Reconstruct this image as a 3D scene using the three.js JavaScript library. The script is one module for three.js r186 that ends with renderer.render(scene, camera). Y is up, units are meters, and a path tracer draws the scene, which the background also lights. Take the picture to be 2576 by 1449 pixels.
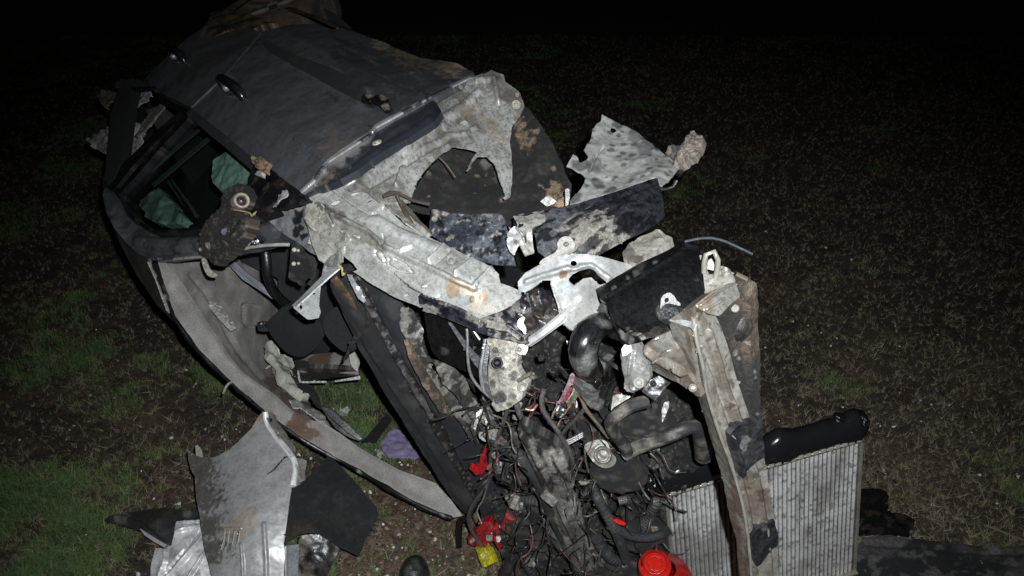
import * as THREE from 'three';
import { ImprovedNoise } from 'three/addons/math/ImprovedNoise.js';
import { mergeGeometries } from 'three/addons/utils/BufferGeometryUtils.js';

// ---------- camera, night sky, added faint light, flash, exposure ----------
const FPX = 2000, PITCH = 28 * Math.PI / 180, CH = 2.33, SP = Math.sin(PITCH), CP = Math.cos(PITCH);
const scene = new THREE.Scene();
const camera = new THREE.PerspectiveCamera(2 * Math.atan(724.5 / FPX) * 180 / Math.PI, 16 / 9, 0.05, 500);
camera.position.set(0, CH, 0);
camera.rotation.x = -PITCH;
const renderer = new THREE.WebGLRenderer({ antialias: true });
renderer.toneMapping = THREE.LinearToneMapping;
renderer.toneMappingExposure = 1.1;
renderer.shadowMap.enabled = true;
{ // moonless night sky: an even, almost black dome
  const w = 64, h = 32, a = new Float32Array(w * h * 4);
  for (let i = 0; i < w * h; i++) { a[i * 4] = 0.0006; a[i * 4 + 1] = 0.00065; a[i * 4 + 2] = 0.0008; a[i * 4 + 3] = 1; }
  const t = new THREE.DataTexture(a, w, h, THREE.RGBAFormat, THREE.FloatType);
  t.mapping = THREE.EquirectangularReflectionMapping; t.magFilter = THREE.LinearFilter; t.needsUpdate = true;
  scene.background = t; scene.environment = t;
}
const addedDimLight = new THREE.DirectionalLight(0xfff4e4, 0.003);  // added faint directional light; this sky has no moon
addedDimLight.position.set(-4, 8, -3); addedDimLight.castShadow = true; scene.add(addedDimLight);
addedDimLight.shadow.camera.left = -6; addedDimLight.shadow.camera.right = 6; addedDimLight.shadow.camera.top = 6; addedDimLight.shadow.camera.bottom = -6;
// the photographer's flash, a hand's breadth above and right of the lens: the only real light of the photograph
const flash = new THREE.SpotLight(0xf4faff, 35, 0, 0.8, 1, 2);
flash.position.set(0.06, CH + 0.085, 0.02);
flash.target.position.set(0.1, CH - 3 * Math.sin(PITCH + 0.11), -3 * Math.cos(PITCH + 0.11));
flash.castShadow = true; flash.shadow.radius = 0.6;
scene.add(flash, flash.target);

// ---------- maths ----------
const V = (x, y, z) => new THREE.Vector3(x, y, z);
let seed = 7; const rnd = () => { seed = (seed * 1664525 + 1013904223) >>> 0; return seed / 4294967296; };
const rr = (a, b) => a + (b - a) * rnd();
const IN = new ImprovedNoise();
const n3 = (x, y, z) => IN.noise(x, y, z);
const fbm = (x, y, z, o = 4) => { let s = 0, a = 0.5, f = 1; for (let i = 0; i < o; i++) { s += a * n3(x * f + i * 13.7, y * f + i * 7.3, z * f + i * 3.1); a *= 0.5; f *= 2.03; } return 0.5 + s * 0.75; };
const ss = (a, b, x) => { const t = Math.min(1, Math.max(0, (x - a) / (b - a))); return t * t * (3 - 2 * t); };
const hash = (x, y, z) => { let h = (Math.imul(x, 374761393) + Math.imul(y, 668265263) + Math.imul(z, 2147483647 ^ 0x5bd1e995)) | 0; h = Math.imul(h ^ (h >>> 13), 1274126177); return ((h ^ (h >>> 16)) >>> 0) / 4294967296; };
// camera axes (x right, y down, z forward) to the world; a picture point at a given distance; ground under a picture point
const c2w = (x, y, z) => V(x, CH - y * CP - z * SP, y * SP - z * CP);
const pix = (u, v, d) => c2w((u - 1288) / FPX * d, (v - 724.5) / FPX * d, d);
const gd = (u, v, h = 0) => (CH - h) / (SP + (v - 724.5) / FPX * CP);
const onGround = (h = 0) => (u, v) => gd(u, v, h);
// the car's own frame: X rearward from the front axle, Y towards its roof, Z out of its left side (which faces up here)
const CR = [[-0.52141, -0.8108, -0.26596], [-0.395, 0.50562, -0.76703], [0.75638, -0.29488, -0.5839]], CT = [0.6341, 0.05185, 2.54018];
const car = (X, Y, Z) => { const q = CR.map((r, i) => r[0] * X + r[1] * Y + r[2] * Z + CT[i]); return c2w(q[0], q[1], q[2]); };
const carOf = (u, v, d) => { const q = [(u - 1288) / FPX * d - CT[0], (v - 724.5) / FPX * d - CT[1], d - CT[2]]; return [0, 1, 2].map((k) => CR[0][k] * q[0] + CR[1][k] * q[1] + CR[2][k] * q[2]); };
const sideZ = (Y) => Y > 0.97 ? 0.79 - (Y - 0.97) * 0.5 : Y > 0.85 ? 0.84 - (Y - 0.85) * 0.42 : Y > 0.5 ? 0.845 : 0.845 - (0.5 - Y) * 0.25;
const side = (off = 0) => (u, v) => { // distance to the car's left flank under a picture point
  const r = [(u - 1288) / FPX, (v - 724.5) / FPX, 1], rz = CR[0][2] * r[0] + CR[1][2] * r[1] + CR[2][2] * r[2], tz = CR[0][2] * CT[0] + CR[1][2] * CT[1] + CR[2][2] * CT[2];
  let z = 0.82, d = 3;
  for (let i = 0; i < 12; i++) { d = (z + tz) / rz; const c = carOf(u, v, d); z = z * 0.5 + 0.5 * (sideZ(Math.min(1.5, Math.max(0, c[1]))) + off); }
  return d;
};
// thin-plate spline of 1/distance over the picture (a plane in space stays a plane)
function spline(pts) {
  const n = pts.length, N = n + 3, A = [], b = [], S = 1 / 300, U = (r2) => r2 < 1e-12 ? 0 : r2 * Math.log(r2);
  if (n < 3) { const w = pts.reduce((s, p) => s + 1 / p[2], 0) / n; if (n === 1) return () => pts[0][2];
    const [p, q] = pts, dx = q[0] - p[0], dy = q[1] - p[1], L = dx * dx + dy * dy; return (u, v) => { const t = ((u - p[0]) * dx + (v - p[1]) * dy) / L; return 1 / (1 / p[2] * (1 - t) + 1 / q[2] * t); }; }
  for (let i = 0; i < N; i++) { A.push(new Float64Array(N)); b.push(0); }
  for (let i = 0; i < n; i++) {
    for (let j = 0; j < n; j++) A[i][j] = U(((pts[i][0] - pts[j][0]) ** 2 + (pts[i][1] - pts[j][1]) ** 2) * S * S) + (i === j ? 1e-4 : 0);
    A[i][n] = A[n][i] = 1; A[i][n + 1] = A[n + 1][i] = pts[i][0] * S; A[i][n + 2] = A[n + 2][i] = pts[i][1] * S; b[i] = 1 / pts[i][2];
  }
  for (let i = 0; i < N; i++) {
    let p = i; for (let k = i; k < N; k++) if (Math.abs(A[k][i]) > Math.abs(A[p][i])) p = k;
    [A[i], A[p]] = [A[p], A[i]]; [b[i], b[p]] = [b[p], b[i]];
    for (let k = i + 1; k < N; k++) { const m = A[k][i] / (A[i][i] || 1e-12); if (!m) continue; for (let j = i; j < N; j++) A[k][j] -= m * A[i][j]; b[k] -= m * b[i]; }
  }
  for (let i = N - 1; i >= 0; i--) { for (let j = i + 1; j < N; j++) b[i] -= A[i][j] * b[j]; b[i] /= A[i][i] || 1e-12; }
  return (u, v) => { let w = b[n] + b[n + 1] * u * S + b[n + 2] * v * S; for (let i = 0; i < n; i++) w += b[i] * U(((u - pts[i][0]) ** 2 + (v - pts[i][1]) ** 2) * S * S); return 1 / w; };
}

// ---------- textures ----------
function tileNoise(size, cells, oct, sd) { // tiling value noise
  const out = new Float32Array(size * size); let amp = 0.5, tot = 0;
  for (let o = 0; o < oct; o++) {
    const c = cells << o;
    for (let y = 0; y < size; y++) for (let x = 0; x < size; x++) {
      const fx = x / size * c, fy = y / size * c, ix = Math.floor(fx), iy = Math.floor(fy), tx = ss(0, 1, fx - ix), ty = ss(0, 1, fy - iy);
      const h = (a, b) => hash((a % c + c) % c, (b % c + c) % c, sd + o * 17);
      out[y * size + x] += amp * ((h(ix, iy) * (1 - tx) + h(ix + 1, iy) * tx) * (1 - ty) + (h(ix, iy + 1) * (1 - tx) + h(ix + 1, iy + 1) * tx) * ty);
    }
    tot += amp; amp *= 0.55;
  }
  for (let i = 0; i < out.length; i++) out[i] /= tot;
  return out;
}
function tex(size, fn, srgb, rep) {
  const a = new Uint8Array(size * size * 4);
  for (let i = 0; i < size * size; i++) { const c = fn(i, i % size, Math.floor(i / size)); for (let k = 0; k < 3; k++) a[i * 4 + k] = Math.max(0, Math.min(255, c[k] * 255)); a[i * 4 + 3] = 255; }
  const t = new THREE.DataTexture(a, size, size); t.wrapS = t.wrapT = THREE.RepeatWrapping; t.magFilter = THREE.LinearFilter; t.minFilter = THREE.LinearMipmapLinearFilter; t.generateMipmaps = true;
  if (srgb) t.colorSpace = THREE.SRGBColorSpace; t.repeat.set(rep, rep); t.needsUpdate = true; return t;
}
const NA = tileNoise(512, 4, 6, 3), NB = tileNoise(512, 24, 4, 9), NC = tileNoise(512, 96, 2, 21);
const g3 = (v) => [v, v, v];
const tGrime = tex(512, (i) => { const a = ss(0.35, 0.62, NA[i]), b = ss(0.3, 0.55, NB[i]), c = NC[i]; const v = 0.82 + 0.06 * a + 0.08 * b + 0.16 * (c - 0.5); return [v, v * 0.995, v * 0.98]; }, true, 6);
const tRough = tex(512, (i) => g3(0.55 + 0.5 * (NA[i] - 0.3) + 0.25 * (NB[i] - 0.5)), false, 5);
const tFine = tex(512, (i) => g3(0.5 + 0.5 * (NB[i] - 0.5) + 0.5 * (NC[i] - 0.5)), false, 4);
const tDust = tex(512, (i) => { const v = 0.72 + 0.5 * (NB[i] - 0.5) + 0.35 * (NC[i] - 0.5) + 0.12 * (NA[i] - 0.5); return [v, v * 0.99, v * 0.97]; }, true, 6);
const tWeave = tex(512, (i, x, y) => { const w = ((x >> 2) + (y >> 2)) & 1 ? 0.9 : 0.78; return g3(w + 0.3 * (NC[i] - 0.5) + 0.25 * (NA[i] - 0.5)); }, true, 6);

const std = (o) => { const m = new (o.clearcoat || o.transmission ? THREE.MeshPhysicalMaterial : THREE.MeshStandardMaterial)({ vertexColors: true, side: THREE.DoubleSide, ...o }); return m; };
const M = {
  metal: std({ roughness: 0.62, metalness: 0.25, map: tGrime, roughnessMap: tRough, bumpMap: tFine, bumpScale: 0.0006 }),
  bare: std({ roughness: 0.42, metalness: 0.45, map: tGrime, roughnessMap: tRough, bumpMap: tFine, bumpScale: 0.0004 }),
  paint: std({ roughness: 0.48, metalness: 0.15, map: tGrime, clearcoat: 0.6, clearcoatRoughness: 0.3, bumpMap: tFine, bumpScale: 0.0002 }),
  silver: std({ roughness: 0.45, metalness: 0.2, map: tGrime, clearcoat: 0.35, clearcoatRoughness: 0.25 }),
  plastic: std({ roughness: 0.55, metalness: 0, map: tDust, roughnessMap: tRough, bumpMap: tFine, bumpScale: 0.0006 }),
  gloss: std({ roughness: 0.22, metalness: 0, map: tDust, bumpMap: tFine, bumpScale: 0.0003 }),
  matte: std({ roughness: 0.95, metalness: 0, map: tDust, bumpMap: tFine, bumpScale: 0.001 }),
  fabric: std({ roughness: 1, metalness: 0, map: tWeave, bumpMap: tFine, bumpScale: 0.0008 }),
  rubber: std({ roughness: 0.8, metalness: 0, map: tDust, bumpMap: tFine, bumpScale: 0.0008 }),
  tank: std({ roughness: 0.16, metalness: 0 }),
  mud: std({ roughness: 1, metalness: 0, map: tDust, bumpMap: tFine, bumpScale: 0.004 }),
  glass: new THREE.MeshPhysicalMaterial({ color: 0xebf6f1, roughness: 0.03, metalness: 0, transmission: 1, thickness: 0, ior: 1.5, side: THREE.DoubleSide }),
};

// ---------- objects, parts ----------
const used = {};
const numbered = (n) => { used[n] = (used[n] || 0) + 1; return used[n] === 1 ? n : n + '_' + String(used[n] - 1).padStart(3, '0'); };
const baseOf = new Map();
function thing(name, label, category, base, group) {
  const g = new THREE.Group(); g.name = numbered(name); g.position.copy(base); g.userData = { label, category }; if (group) g.userData.group = group;
  scene.add(g); baseOf.set(g, base); return g;
}
function put(name, geo, mat, parent, label) { // geo comes in world space; a part keeps its thing's frame
  const b = baseOf.get(parent); geo.translate(-b.x, -b.y, -b.z);
  const m = new THREE.Mesh(geo, mat); m.name = name; m.castShadow = m.receiveShadow = true; if (label) m.userData.label = label;
  parent.add(m); baseOf.set(m, b); return m;
}
const tri = (a) => { const c = Array.isArray(a) ? a : [a, a, a]; return c; };
// colour of a point: a base colour and layers of dirt
function colourAt(P, u, v, paint) {
  let c = tri(paint.b); let r = c[0], g = c[1], b = c[2];
  for (const l of paint.l || []) {
    let m;
    let x = P.x, y = P.y, z = P.z; const o = l.o || 0; if (l.f > 10) { const q = 0.011, e = 34; x += q * n3(y * e, z * e, 1.7); y += q * n3(z * e, P.x * e, 5.2); z += q * n3(P.x * e, P.y * e, 9.1); }
    if (l.dir) { const d = l.dir, k = (x * d[0] + y * d[1] + z * d[2]) * (1 - (l.k || 0.15)); x -= d[0] * k; y -= d[1] * k; z -= d[2] * k; }
    if (l.spots) {
      m = 0; const s = l.spots, X = Math.floor(x / s), Y = Math.floor(y / s), Z = Math.floor(z / s);
      for (let i = -1; i < 2; i++) for (let j = -1; j < 2; j++) for (let k = -1; k < 2; k++) {
        const a = X + i, bb = Y + j, cc = Z + k; if (hash(a + o, bb, cc) > (l.p || 0.3)) continue;
        const px = (a + hash(a, bb + 5 + o, cc)) * s, py = (bb + hash(a, bb, cc + 9 + o)) * s, pz = (cc + hash(a + 3, bb + o, cc)) * s, R = s * (0.2 + 0.38 * hash(a + 11, bb + 2, cc + o) ** 2);
        const d = Math.hypot(x - px, y - py, z - pz) + (n3(x * 60, y * 60, z * 60)) * R * 0.35; m = Math.max(m, ss(R * 1.15, R * 0.8, d));
      }
    } else {
      const n = fbm(x * l.f + o, y * l.f + o * 0.7, z * l.f - o, l.oct || 4);
      if (l.at) { let dm = 9; for (let i = 0; i < l.at.length; i += 3) dm = Math.min(dm, Math.hypot(u - l.at[i], v - l.at[i + 1]) / l.at[i + 2]); m = ss(-(l.s || 0.12), l.s || 0.12, 1 - dm + (n - 0.5) * (l.j || 2.4)); }
      else m = ss(l.t - (l.s || 0.06) * 0.6, l.t + (l.s || 0.06) * 0.6, n);
    }
    m *= l.a === undefined ? 1 : l.a; const q = tri(l.c);
    r += (q[0] - r) * m; g += (q[1] - g) * m; b += (q[2] - b) * m;
  }
  return [r, g, b];
}
const ZM = { // picture windows in which outlines below were read: origin and scale
  Q: [0, 0, 1], A1: [201.2, 0, 0.26042], A2: [201.2, 187.8, 0.26042], A3: [670.8, 134.2, 0.26042], A4: [737.9, 436, 0.26042], A5: [1274.6, 268.3, 0.26042], A6: [335.4, 590.3, 0.26042],
  B1: [1006.2, 670.8, 0.26042], B2: [1341.7, 563.5, 0.26042], B3: [1610, 1006.2, 0.3056], B4: [1006.2, 1073.3, 0.26042], B5: [201.2, 1006.2, 0.3125], B6: [1610, 670.8, 0.2778], B8: [1878.3, 1006.2, 0.3056],
  C1: [1039.8, 737.9, 0.18517], C2: [1140.4, 905.6, 0.18517], C3: [1408.7, 905.6, 0.18517], C4: [1274.6, 1173.9, 0.18517], C5: [603.7, 872.1, 0.20834], C6: [469.6, 456.2, 0.18517],
};
const zq = (z, p) => { const o = ZM[z]; return [o[0] + p[0] * o[2], o[1] + p[1] * o[2], ...p.slice(2)]; };
const pairs = (a) => { if (Array.isArray(a[0])) return a; const r = []; for (let i = 0; i < a.length; i += 2) r.push([a[i], a[i + 1]]); return r; };
function rounded(p, k = 4) { // closed Catmull-Rom through the outline
  const r = [], n = p.length;
  for (let i = 0; i < n; i++) { const [a, b, c, d] = [p[(i + n - 1) % n], p[i], p[(i + 1) % n], p[(i + 2) % n]];
    for (let j = 0; j < k; j++) { const t = j / k, f = (q) => 0.5 * (2 * b[q] + (c[q] - a[q]) * t + (2 * a[q] - 5 * b[q] + 4 * c[q] - d[q]) * t * t + (3 * b[q] - a[q] - 3 * c[q] + d[q]) * t * t * t); r.push([f(0), f(1)]); } }
  return r;
}
function jagged(p, amp, step = 7) { // torn edge
  const r = [], n = p.length;
  for (let i = 0; i < n; i++) { const a = p[i], b = p[(i + 1) % n], L = Math.hypot(b[0] - a[0], b[1] - a[1]), k = Math.max(1, Math.round(L / step));
    for (let j = 0; j < k; j++) { const t = j / k; let x = a[0] + (b[0] - a[0]) * t, y = a[1] + (b[1] - a[1]) * t; const m = (n3(x * 0.11, y * 0.11, 3.3) + 0.6 * n3(x * 0.29, y * 0.29, 8.1)) * amp * 1.6; x += -(b[1] - a[1]) / L * m; y += (b[0] - a[0]) / L * m; r.push([x, y]); } }
  return r;
}
function sheetMesh(loops, h) { // triangles of a hexagonal net fitted into an outline with holes
  let x0 = 1e9, y0 = 1e9, x1 = -1e9, y1 = -1e9; for (const [x, y] of loops[0]) { x0 = Math.min(x0, x); x1 = Math.max(x1, x); y0 = Math.min(y0, y); y1 = Math.max(y1, y); }
  const hy = h * 0.866, nx = Math.ceil((x1 - x0) / h) + 4, ny = Math.ceil((y1 - y0) / hy) + 4, segs = [];
  for (const p of loops) for (let i = 0; i < p.length; i++) { const a = p[i], b = p[(i + 1) % p.length]; segs.push([a[0], a[1], b[0] - a[0], b[1] - a[1], Math.max(1e-9, (b[0] - a[0]) ** 2 + (b[1] - a[1]) ** 2)]); }
  const near = (x, y) => { let best = 1e18, qx = 0, qy = 0, inn = false;
    for (const s of segs) { const t = Math.max(0, Math.min(1, ((x - s[0]) * s[2] + (y - s[1]) * s[3]) / s[4])), px = s[0] + s[2] * t, py = s[1] + s[3] * t, d = (x - px) ** 2 + (y - py) ** 2; if (d < best) { best = d; qx = px; qy = py; }
      if ((s[1] > y) !== (s[1] + s[3] > y) && x < s[0] + (y - s[1]) / s[3] * s[2]) inn = !inn; }
    return [inn ? Math.sqrt(best) : -Math.sqrt(best), qx, qy]; };
  const G = [];
  for (let j = 0; j < ny; j++) for (let i = 0; i < nx; i++) { const x = x0 - h * 1.3 + (i + (j & 1) * 0.5) * h, y = y0 - h * 1.3 + j * hy, q = near(x, y); G.push({ x, y, s: q[0], qx: q[1], qy: q[2], id: -1 }); }
  const T = [], add = (a, b, c) => { const [A, B, C] = [G[a], G[b], G[c]]; if (Math.min(A.s, B.s, C.s) < -0.62 * h) return; if (A.s < 0.1 * h && B.s < 0.1 * h && C.s < 0.1 * h) { if (near((A.x + B.x + C.x) / 3, (A.y + B.y + C.y) / 3)[0] < 0) return; } T.push(a, b, c); };
  for (let j = 0; j < ny - 1; j++) for (let i = 0; i < nx - 1; i++) { const a = j * nx + i, b = a + 1, c = a + nx, d = c + 1; if (j & 1) { add(a, d, b); add(a, c, d); } else { add(a, c, b); add(b, c, d); } }
  const P = [], I = [], S = [];
  for (const t of T) { const g = G[t]; if (g.id < 0) { g.id = P.length; S.push(g.s < 0.4 * h ? 0 : g.s); P.push(g.s < 0.4 * h ? [g.qx, g.qy] : [g.x, g.y]); } I.push(g.id); }
  return { P, I, S };
}
const jn = (p, f) => n3(p.x * f, p.y * f, p.z * f) + 0.5 * n3(p.x * f * 2.1 + 5, p.y * f * 2.1, p.z * f * 2.1) + 0.25 * n3(p.x * f * 4.3, p.y * f * 4.3 + 2, p.z * f * 4.3);
function plateGeo(o) {
  const z = o.z || 'Q'; let out = pairs(o.out).map((p) => zq(z, p)); if (o.round) out = rounded(out); if (o.jag) out = jagged(out, o.jag);
  const holes = (o.holes || []).map((q) => { if (q.length === 3 || q.length === 5) { const [cx, cy] = zq(z, [q[0], q[1]]), s = ZM[z][2], rx = q[2] * s, ry = (q[3] || q[2]) * s, a = q[4] || 0, r = []; for (let i = 0; i < 14; i++) { const t = i / 14 * 6.2832, x = Math.cos(t) * rx, y = Math.sin(t) * ry; r.push([cx + x * Math.cos(a) - y * Math.sin(a), cy + x * Math.sin(a) + y * Math.cos(a)]); } return r; } return pairs(q).map((p) => zq(z, p)); });
  const h = o.h || 3.5, { P, I, S } = sheetMesh([out, ...holes], h);
  const dz = typeof o.d === 'function' ? o.d : typeof o.d === 'number' ? () => o.d : spline(o.d.map((p) => zq(z, p)));
  const n = P.length, W = P.map(([u, v]) => pix(u, v, dz(u, v))), nor = W.map(() => V(0, 0, 0)), e1 = V(0, 0, 0), e2 = V(0, 0, 0);
  const normals = () => { nor.forEach((q) => q.set(0, 0, 0)); for (let i = 0; i < I.length; i += 3) { const [a, b, c] = [W[I[i]], W[I[i + 1]], W[I[i + 2]]]; e1.subVectors(b, a); e2.subVectors(c, a); e1.cross(e2); for (let k = 0; k < 3; k++) nor[I[i + k]].add(e1); }
    nor.forEach((q, i) => { q.normalize(); if (q.lengthSq() < 0.5) q.set(0, 1, 0); }); };
  normals();
  const eye = V(0, CH, 0); let mean = V(0, 0, 0); W.forEach((p, i) => { if (nor[i].dot(e1.subVectors(eye, p)) < 0) nor[i].negate(); mean.add(nor[i]); }); mean.normalize();
  const ribs = (o.ribs || []).map((r) => ({ ...r, p: pairs(r.p).map((p) => zq(r.z || z, p)), w: r.w * ZM[r.z || z][2] }));
  if (ribs.length || o.crumple) W.forEach((p, i) => {
    let m = 0; const [u, v] = P[i];
    for (const r of ribs) { let best = 1e9; for (let k = 0; k < r.p.length - 1; k++) { const [ax, ay] = r.p[k], bx = r.p[k + 1][0] - ax, by = r.p[k + 1][1] - ay, t = Math.max(0, Math.min(1, ((u - ax) * bx + (v - ay) * by) / (bx * bx + by * by))); best = Math.min(best, Math.hypot(u - ax - bx * t, v - ay - by * t)); }
      if (r.p.length === 1) best = Math.hypot(u - r.p[0][0], v - r.p[0][1]); if (r.ring) best = Math.abs(best - r.ring * ZM[r.z || z][2]);
      m += r.h * (r.tent ? Math.max(0, 1 - best / r.w) : ss(r.w, r.w * 0.25, best)); }
    m *= ss(-2, 9, S[i]);
    for (const c of o.crumple ? (Array.isArray(o.crumple[0]) ? o.crumple : [o.crumple]) : []) { let q = jn(p, c[1]); if (c[2]) q = 0.6 - Math.abs(q) * 2; m += c[0] * q; }
    p.addScaledVector(nor[i], m);
  });
  normals(); W.forEach((p, i) => { if (nor[i].dot(mean) < 0) nor[i].negate(); });
  const flip = (() => { e1.subVectors(W[I[1]], W[I[0]]); e2.subVectors(W[I[2]], W[I[0]]); return e1.cross(e2).dot(nor[I[0]]) < 0; })();
  const th = o.thick === undefined ? 0.003 : o.thick, pos = [], col = [], uv = [], idx = [];
  const t1 = V(0, 1, 0).cross(mean); if (t1.lengthSq() < 0.02) t1.set(1, 0, 0); t1.normalize(); const t2 = mean.clone().cross(t1);
  const paint = o.paint || { b: 0.3 };
  for (let s = 0; s < 2; s++) W.forEach((p, i) => { const q = s ? p.clone().addScaledVector(th >= 0.01 ? mean : nor[i], -th) : p; pos.push(q.x, q.y, q.z); const c = colourAt(p, P[i][0], P[i][1], s && o.back ? o.back : paint); col.push(c[0], c[1], c[2]); uv.push(p.dot(t1), p.dot(t2)); });
  const edges = new Map();
  for (let i = 0; i < I.length; i += 3) { const t = flip ? [I[i], I[i + 2], I[i + 1]] : [I[i], I[i + 1], I[i + 2]]; idx.push(...t, t[0] + n, t[2] + n, t[1] + n);
    for (let k = 0; k < 3; k++) { const a = t[k], b = t[(k + 1) % 3], key = Math.min(a, b) * 1e6 + Math.max(a, b); edges.has(key) ? edges.set(key, null) : edges.set(key, [a, b]); } }
  for (const e of edges.values()) if (e) { // rim: own vertices, so that the edge stays crisp
    const [a, b] = e, k = pos.length / 3; for (const q of [a, b, a + n, b + n]) { pos.push(pos[q * 3], pos[q * 3 + 1], pos[q * 3 + 2]); col.push(col[q * 3], col[q * 3 + 1], col[q * 3 + 2]); uv.push(uv[q * 2], uv[q * 2 + 1]); } idx.push(k, k + 2, k + 1, k + 1, k + 2, k + 3); }
  const g = new THREE.BufferGeometry(); g.setAttribute('position', new THREE.Float32BufferAttribute(pos, 3)); g.setAttribute('color', new THREE.Float32BufferAttribute(col, 3)); g.setAttribute('uv', new THREE.Float32BufferAttribute(uv, 2)); g.setIndex(idx);
  if (o.flat) { const q = g.toNonIndexed(); q.computeVertexNormals(); return q; }
  g.computeVertexNormals(); return g;
}
const plate = (name, parent, mat, o) => put(name, plateGeo(o), mat, parent, o.label);
function tint(g, paint) { const p = g.attributes.position, c = []; for (let i = 0; i < p.count; i++) c.push(...colourAt(V(p.getX(i), p.getY(i), p.getZ(i)), 0, 0, paint)); g.setAttribute('color', new THREE.Float32BufferAttribute(c, 3)); return g; }
function tubeGeo(pts, r, paint, o = {}) { // world points; r a number or a function of 0..1
  const curve = new THREE.CatmullRomCurve3(pts, false, 'centripetal'), L = curve.getLength(), n = o.n || Math.max(6, Math.min(90, Math.round(L / (o.step || 0.02)))), g = new THREE.TubeGeometry(curve, n, 1, o.k || 9, false);
  const p = g.attributes.position, N = g.attributes.normal, k = (o.k || 9) + 1;
  for (let i = 0; i < p.count; i++) { const t = Math.floor(i / k) / n, q = curve.getPointAt(t); let R = typeof r === 'function' ? r(t) : r; if (o.ripple) R += o.ripple * Math.sin(t * L / (o.pitch || 0.012) * 6.2832); if (o.bump) R += o.bump * jn(q, 18); p.setXYZ(i, q.x + N.getX(i) * R, q.y + N.getY(i) * R, q.z + N.getZ(i) * R); }
  const uv = g.attributes.uv; for (let i = 0; i < uv.count; i++) uv.setXY(i, uv.getX(i) * L, uv.getY(i) * 0.1);
  const caps = [0, 1].map((t) => { const c = new THREE.CircleGeometry((typeof r === 'function' ? r(t) : r), o.k || 9), d = curve.getTangentAt(t); if (!t) d.negate(); c.applyQuaternion(new THREE.Quaternion().setFromUnitVectors(V(0, 0, 1), d)); const q = curve.getPointAt(t); c.translate(q.x, q.y, q.z); return c; });
  g.computeVertexNormals();
  return tint(mergeGeometries([g, ...caps]), paint);
}
const tube = (name, parent, mat, z, pts, r, paint, o) => put(name, tubeGeo(pts.map((p) => { const q = zq(z, p); return pix(q[0], q[1], q[2]); }), r, paint, o), mat, parent, o && o.label);
// a bar of rounded-box section between two world points; up gives the direction of its height
function barGeo(a, b, w, hgt, up, paint, bev = 0.15) {
  const d = b.clone().sub(a), L = d.length(); d.normalize(); const x = up.clone().cross(d).normalize(), y = d.clone().cross(x), e = Math.min(w, hgt) * bev;
  const s = new THREE.Shape([[-w / 2 + e, -hgt / 2], [w / 2 - e, -hgt / 2], [w / 2, -hgt / 2 + e], [w / 2, hgt / 2 - e], [w / 2 - e, hgt / 2], [-w / 2 + e, hgt / 2], [-w / 2, hgt / 2 - e], [-w / 2, -hgt / 2 + e]].map((p) => new THREE.Vector2(p[0], p[1])));
  const g = new THREE.ExtrudeGeometry(s, { depth: L, bevelEnabled: false, steps: Math.max(1, Math.round(L / 0.05)) }); g.applyMatrix4(new THREE.Matrix4().makeBasis(x, y, d)); g.translate(a.x, a.y, a.z); return tint(g, paint);
}
const bar = (name, parent, mat, a, b, w, hgt, up, paint) => put(name, barGeo(a, b, w, hgt, up, paint), mat, parent);
function lumpGeo(c, rx, ry, rz, amp, f, paint, q) { const g = new THREE.IcosahedronGeometry(1, 5); const p = g.attributes.position; for (let i = 0; i < p.count; i++) { const d = V(p.getX(i), p.getY(i), p.getZ(i)).normalize(), k = 1 + amp * jn(d.clone().addScalar(c.x * 7 + c.z), f); d.set(d.x * rx * k, d.y * ry * k, d.z * rz * k); if (q) d.applyQuaternion(q); p.setXYZ(i, d.x + c.x, d.y + c.y, d.z + c.z); } g.computeVertexNormals(); return tint(g, paint); }
function discGeo(u, v, d, r, t, nrm, paint, prof) { // turned piece (bolt head, washer, cap) facing nrm
  const P = prof || [[0, t], [r * 0.8, t], [r, t * 0.6], [r, 0]]; const g = new THREE.LatheGeometry(P.map((p) => new THREE.Vector2(p[0], p[1])), 20); const c = pix(u, v, d);
  g.applyQuaternion(new THREE.Quaternion().setFromUnitVectors(V(0, 1, 0), nrm.clone().normalize())); g.translate(c.x, c.y, c.z); return tint(g, paint);
}
const disc = (name, parent, mat, z, p, r, t, nrm, paint, prof) => { const q = zq(z, p); return put(name, discGeo(q[0], q[1], q[2], r, t, nrm, paint, prof), mat, parent); };
const toCam = (u, v) => pix(u, v, 1).sub(V(0, CH, 0)).negate().normalize();
const UP = V(0, 1, 0), carUp = car(0, 1, 0).sub(car(0, 0, 0)), carOut = car(0, 0, 1).sub(car(0, 0, 0)), carBack = car(1, 0, 0).sub(car(0, 0, 0));

// colours (linear) of materials and dirt
const K = { primer: [0.38, 0.385, 0.37], pale: [0.46, 0.43, 0.38], mud: [0.2, 0.125, 0.07], clay: [0.42, 0.29, 0.18], soil: [0.12, 0.085, 0.055], black: [0.012, 0.012, 0.014], dark: [0.028, 0.03, 0.036], rust: [0.13, 0.07, 0.04], grey: [0.2, 0.2, 0.2], dust: [0.3, 0.27, 0.23] };
const AX = [carOut, carBack, carUp].map((q) => [q.x, q.y, q.z]);
const grimy = (o = 0, a = 0.7) => [{ c: [0.21, 0.195, 0.17], f: 85, t: 0.56, s: 0.1, a: a * 0.65, o, oct: 4, dir: AX[o % 3], k: 0.16 }, { c: [0.5, 0.495, 0.48], f: 70, t: 0.66, s: 0.06, a: a * 0.2, o: o + 7, dir: [carBack.x, carBack.y, carBack.z], k: 0.1 }, { c: [0.07, 0.064, 0.054], f: 120, t: 0.64, s: 0.05, a: a * 0.8, o: o + 3 }];
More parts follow.
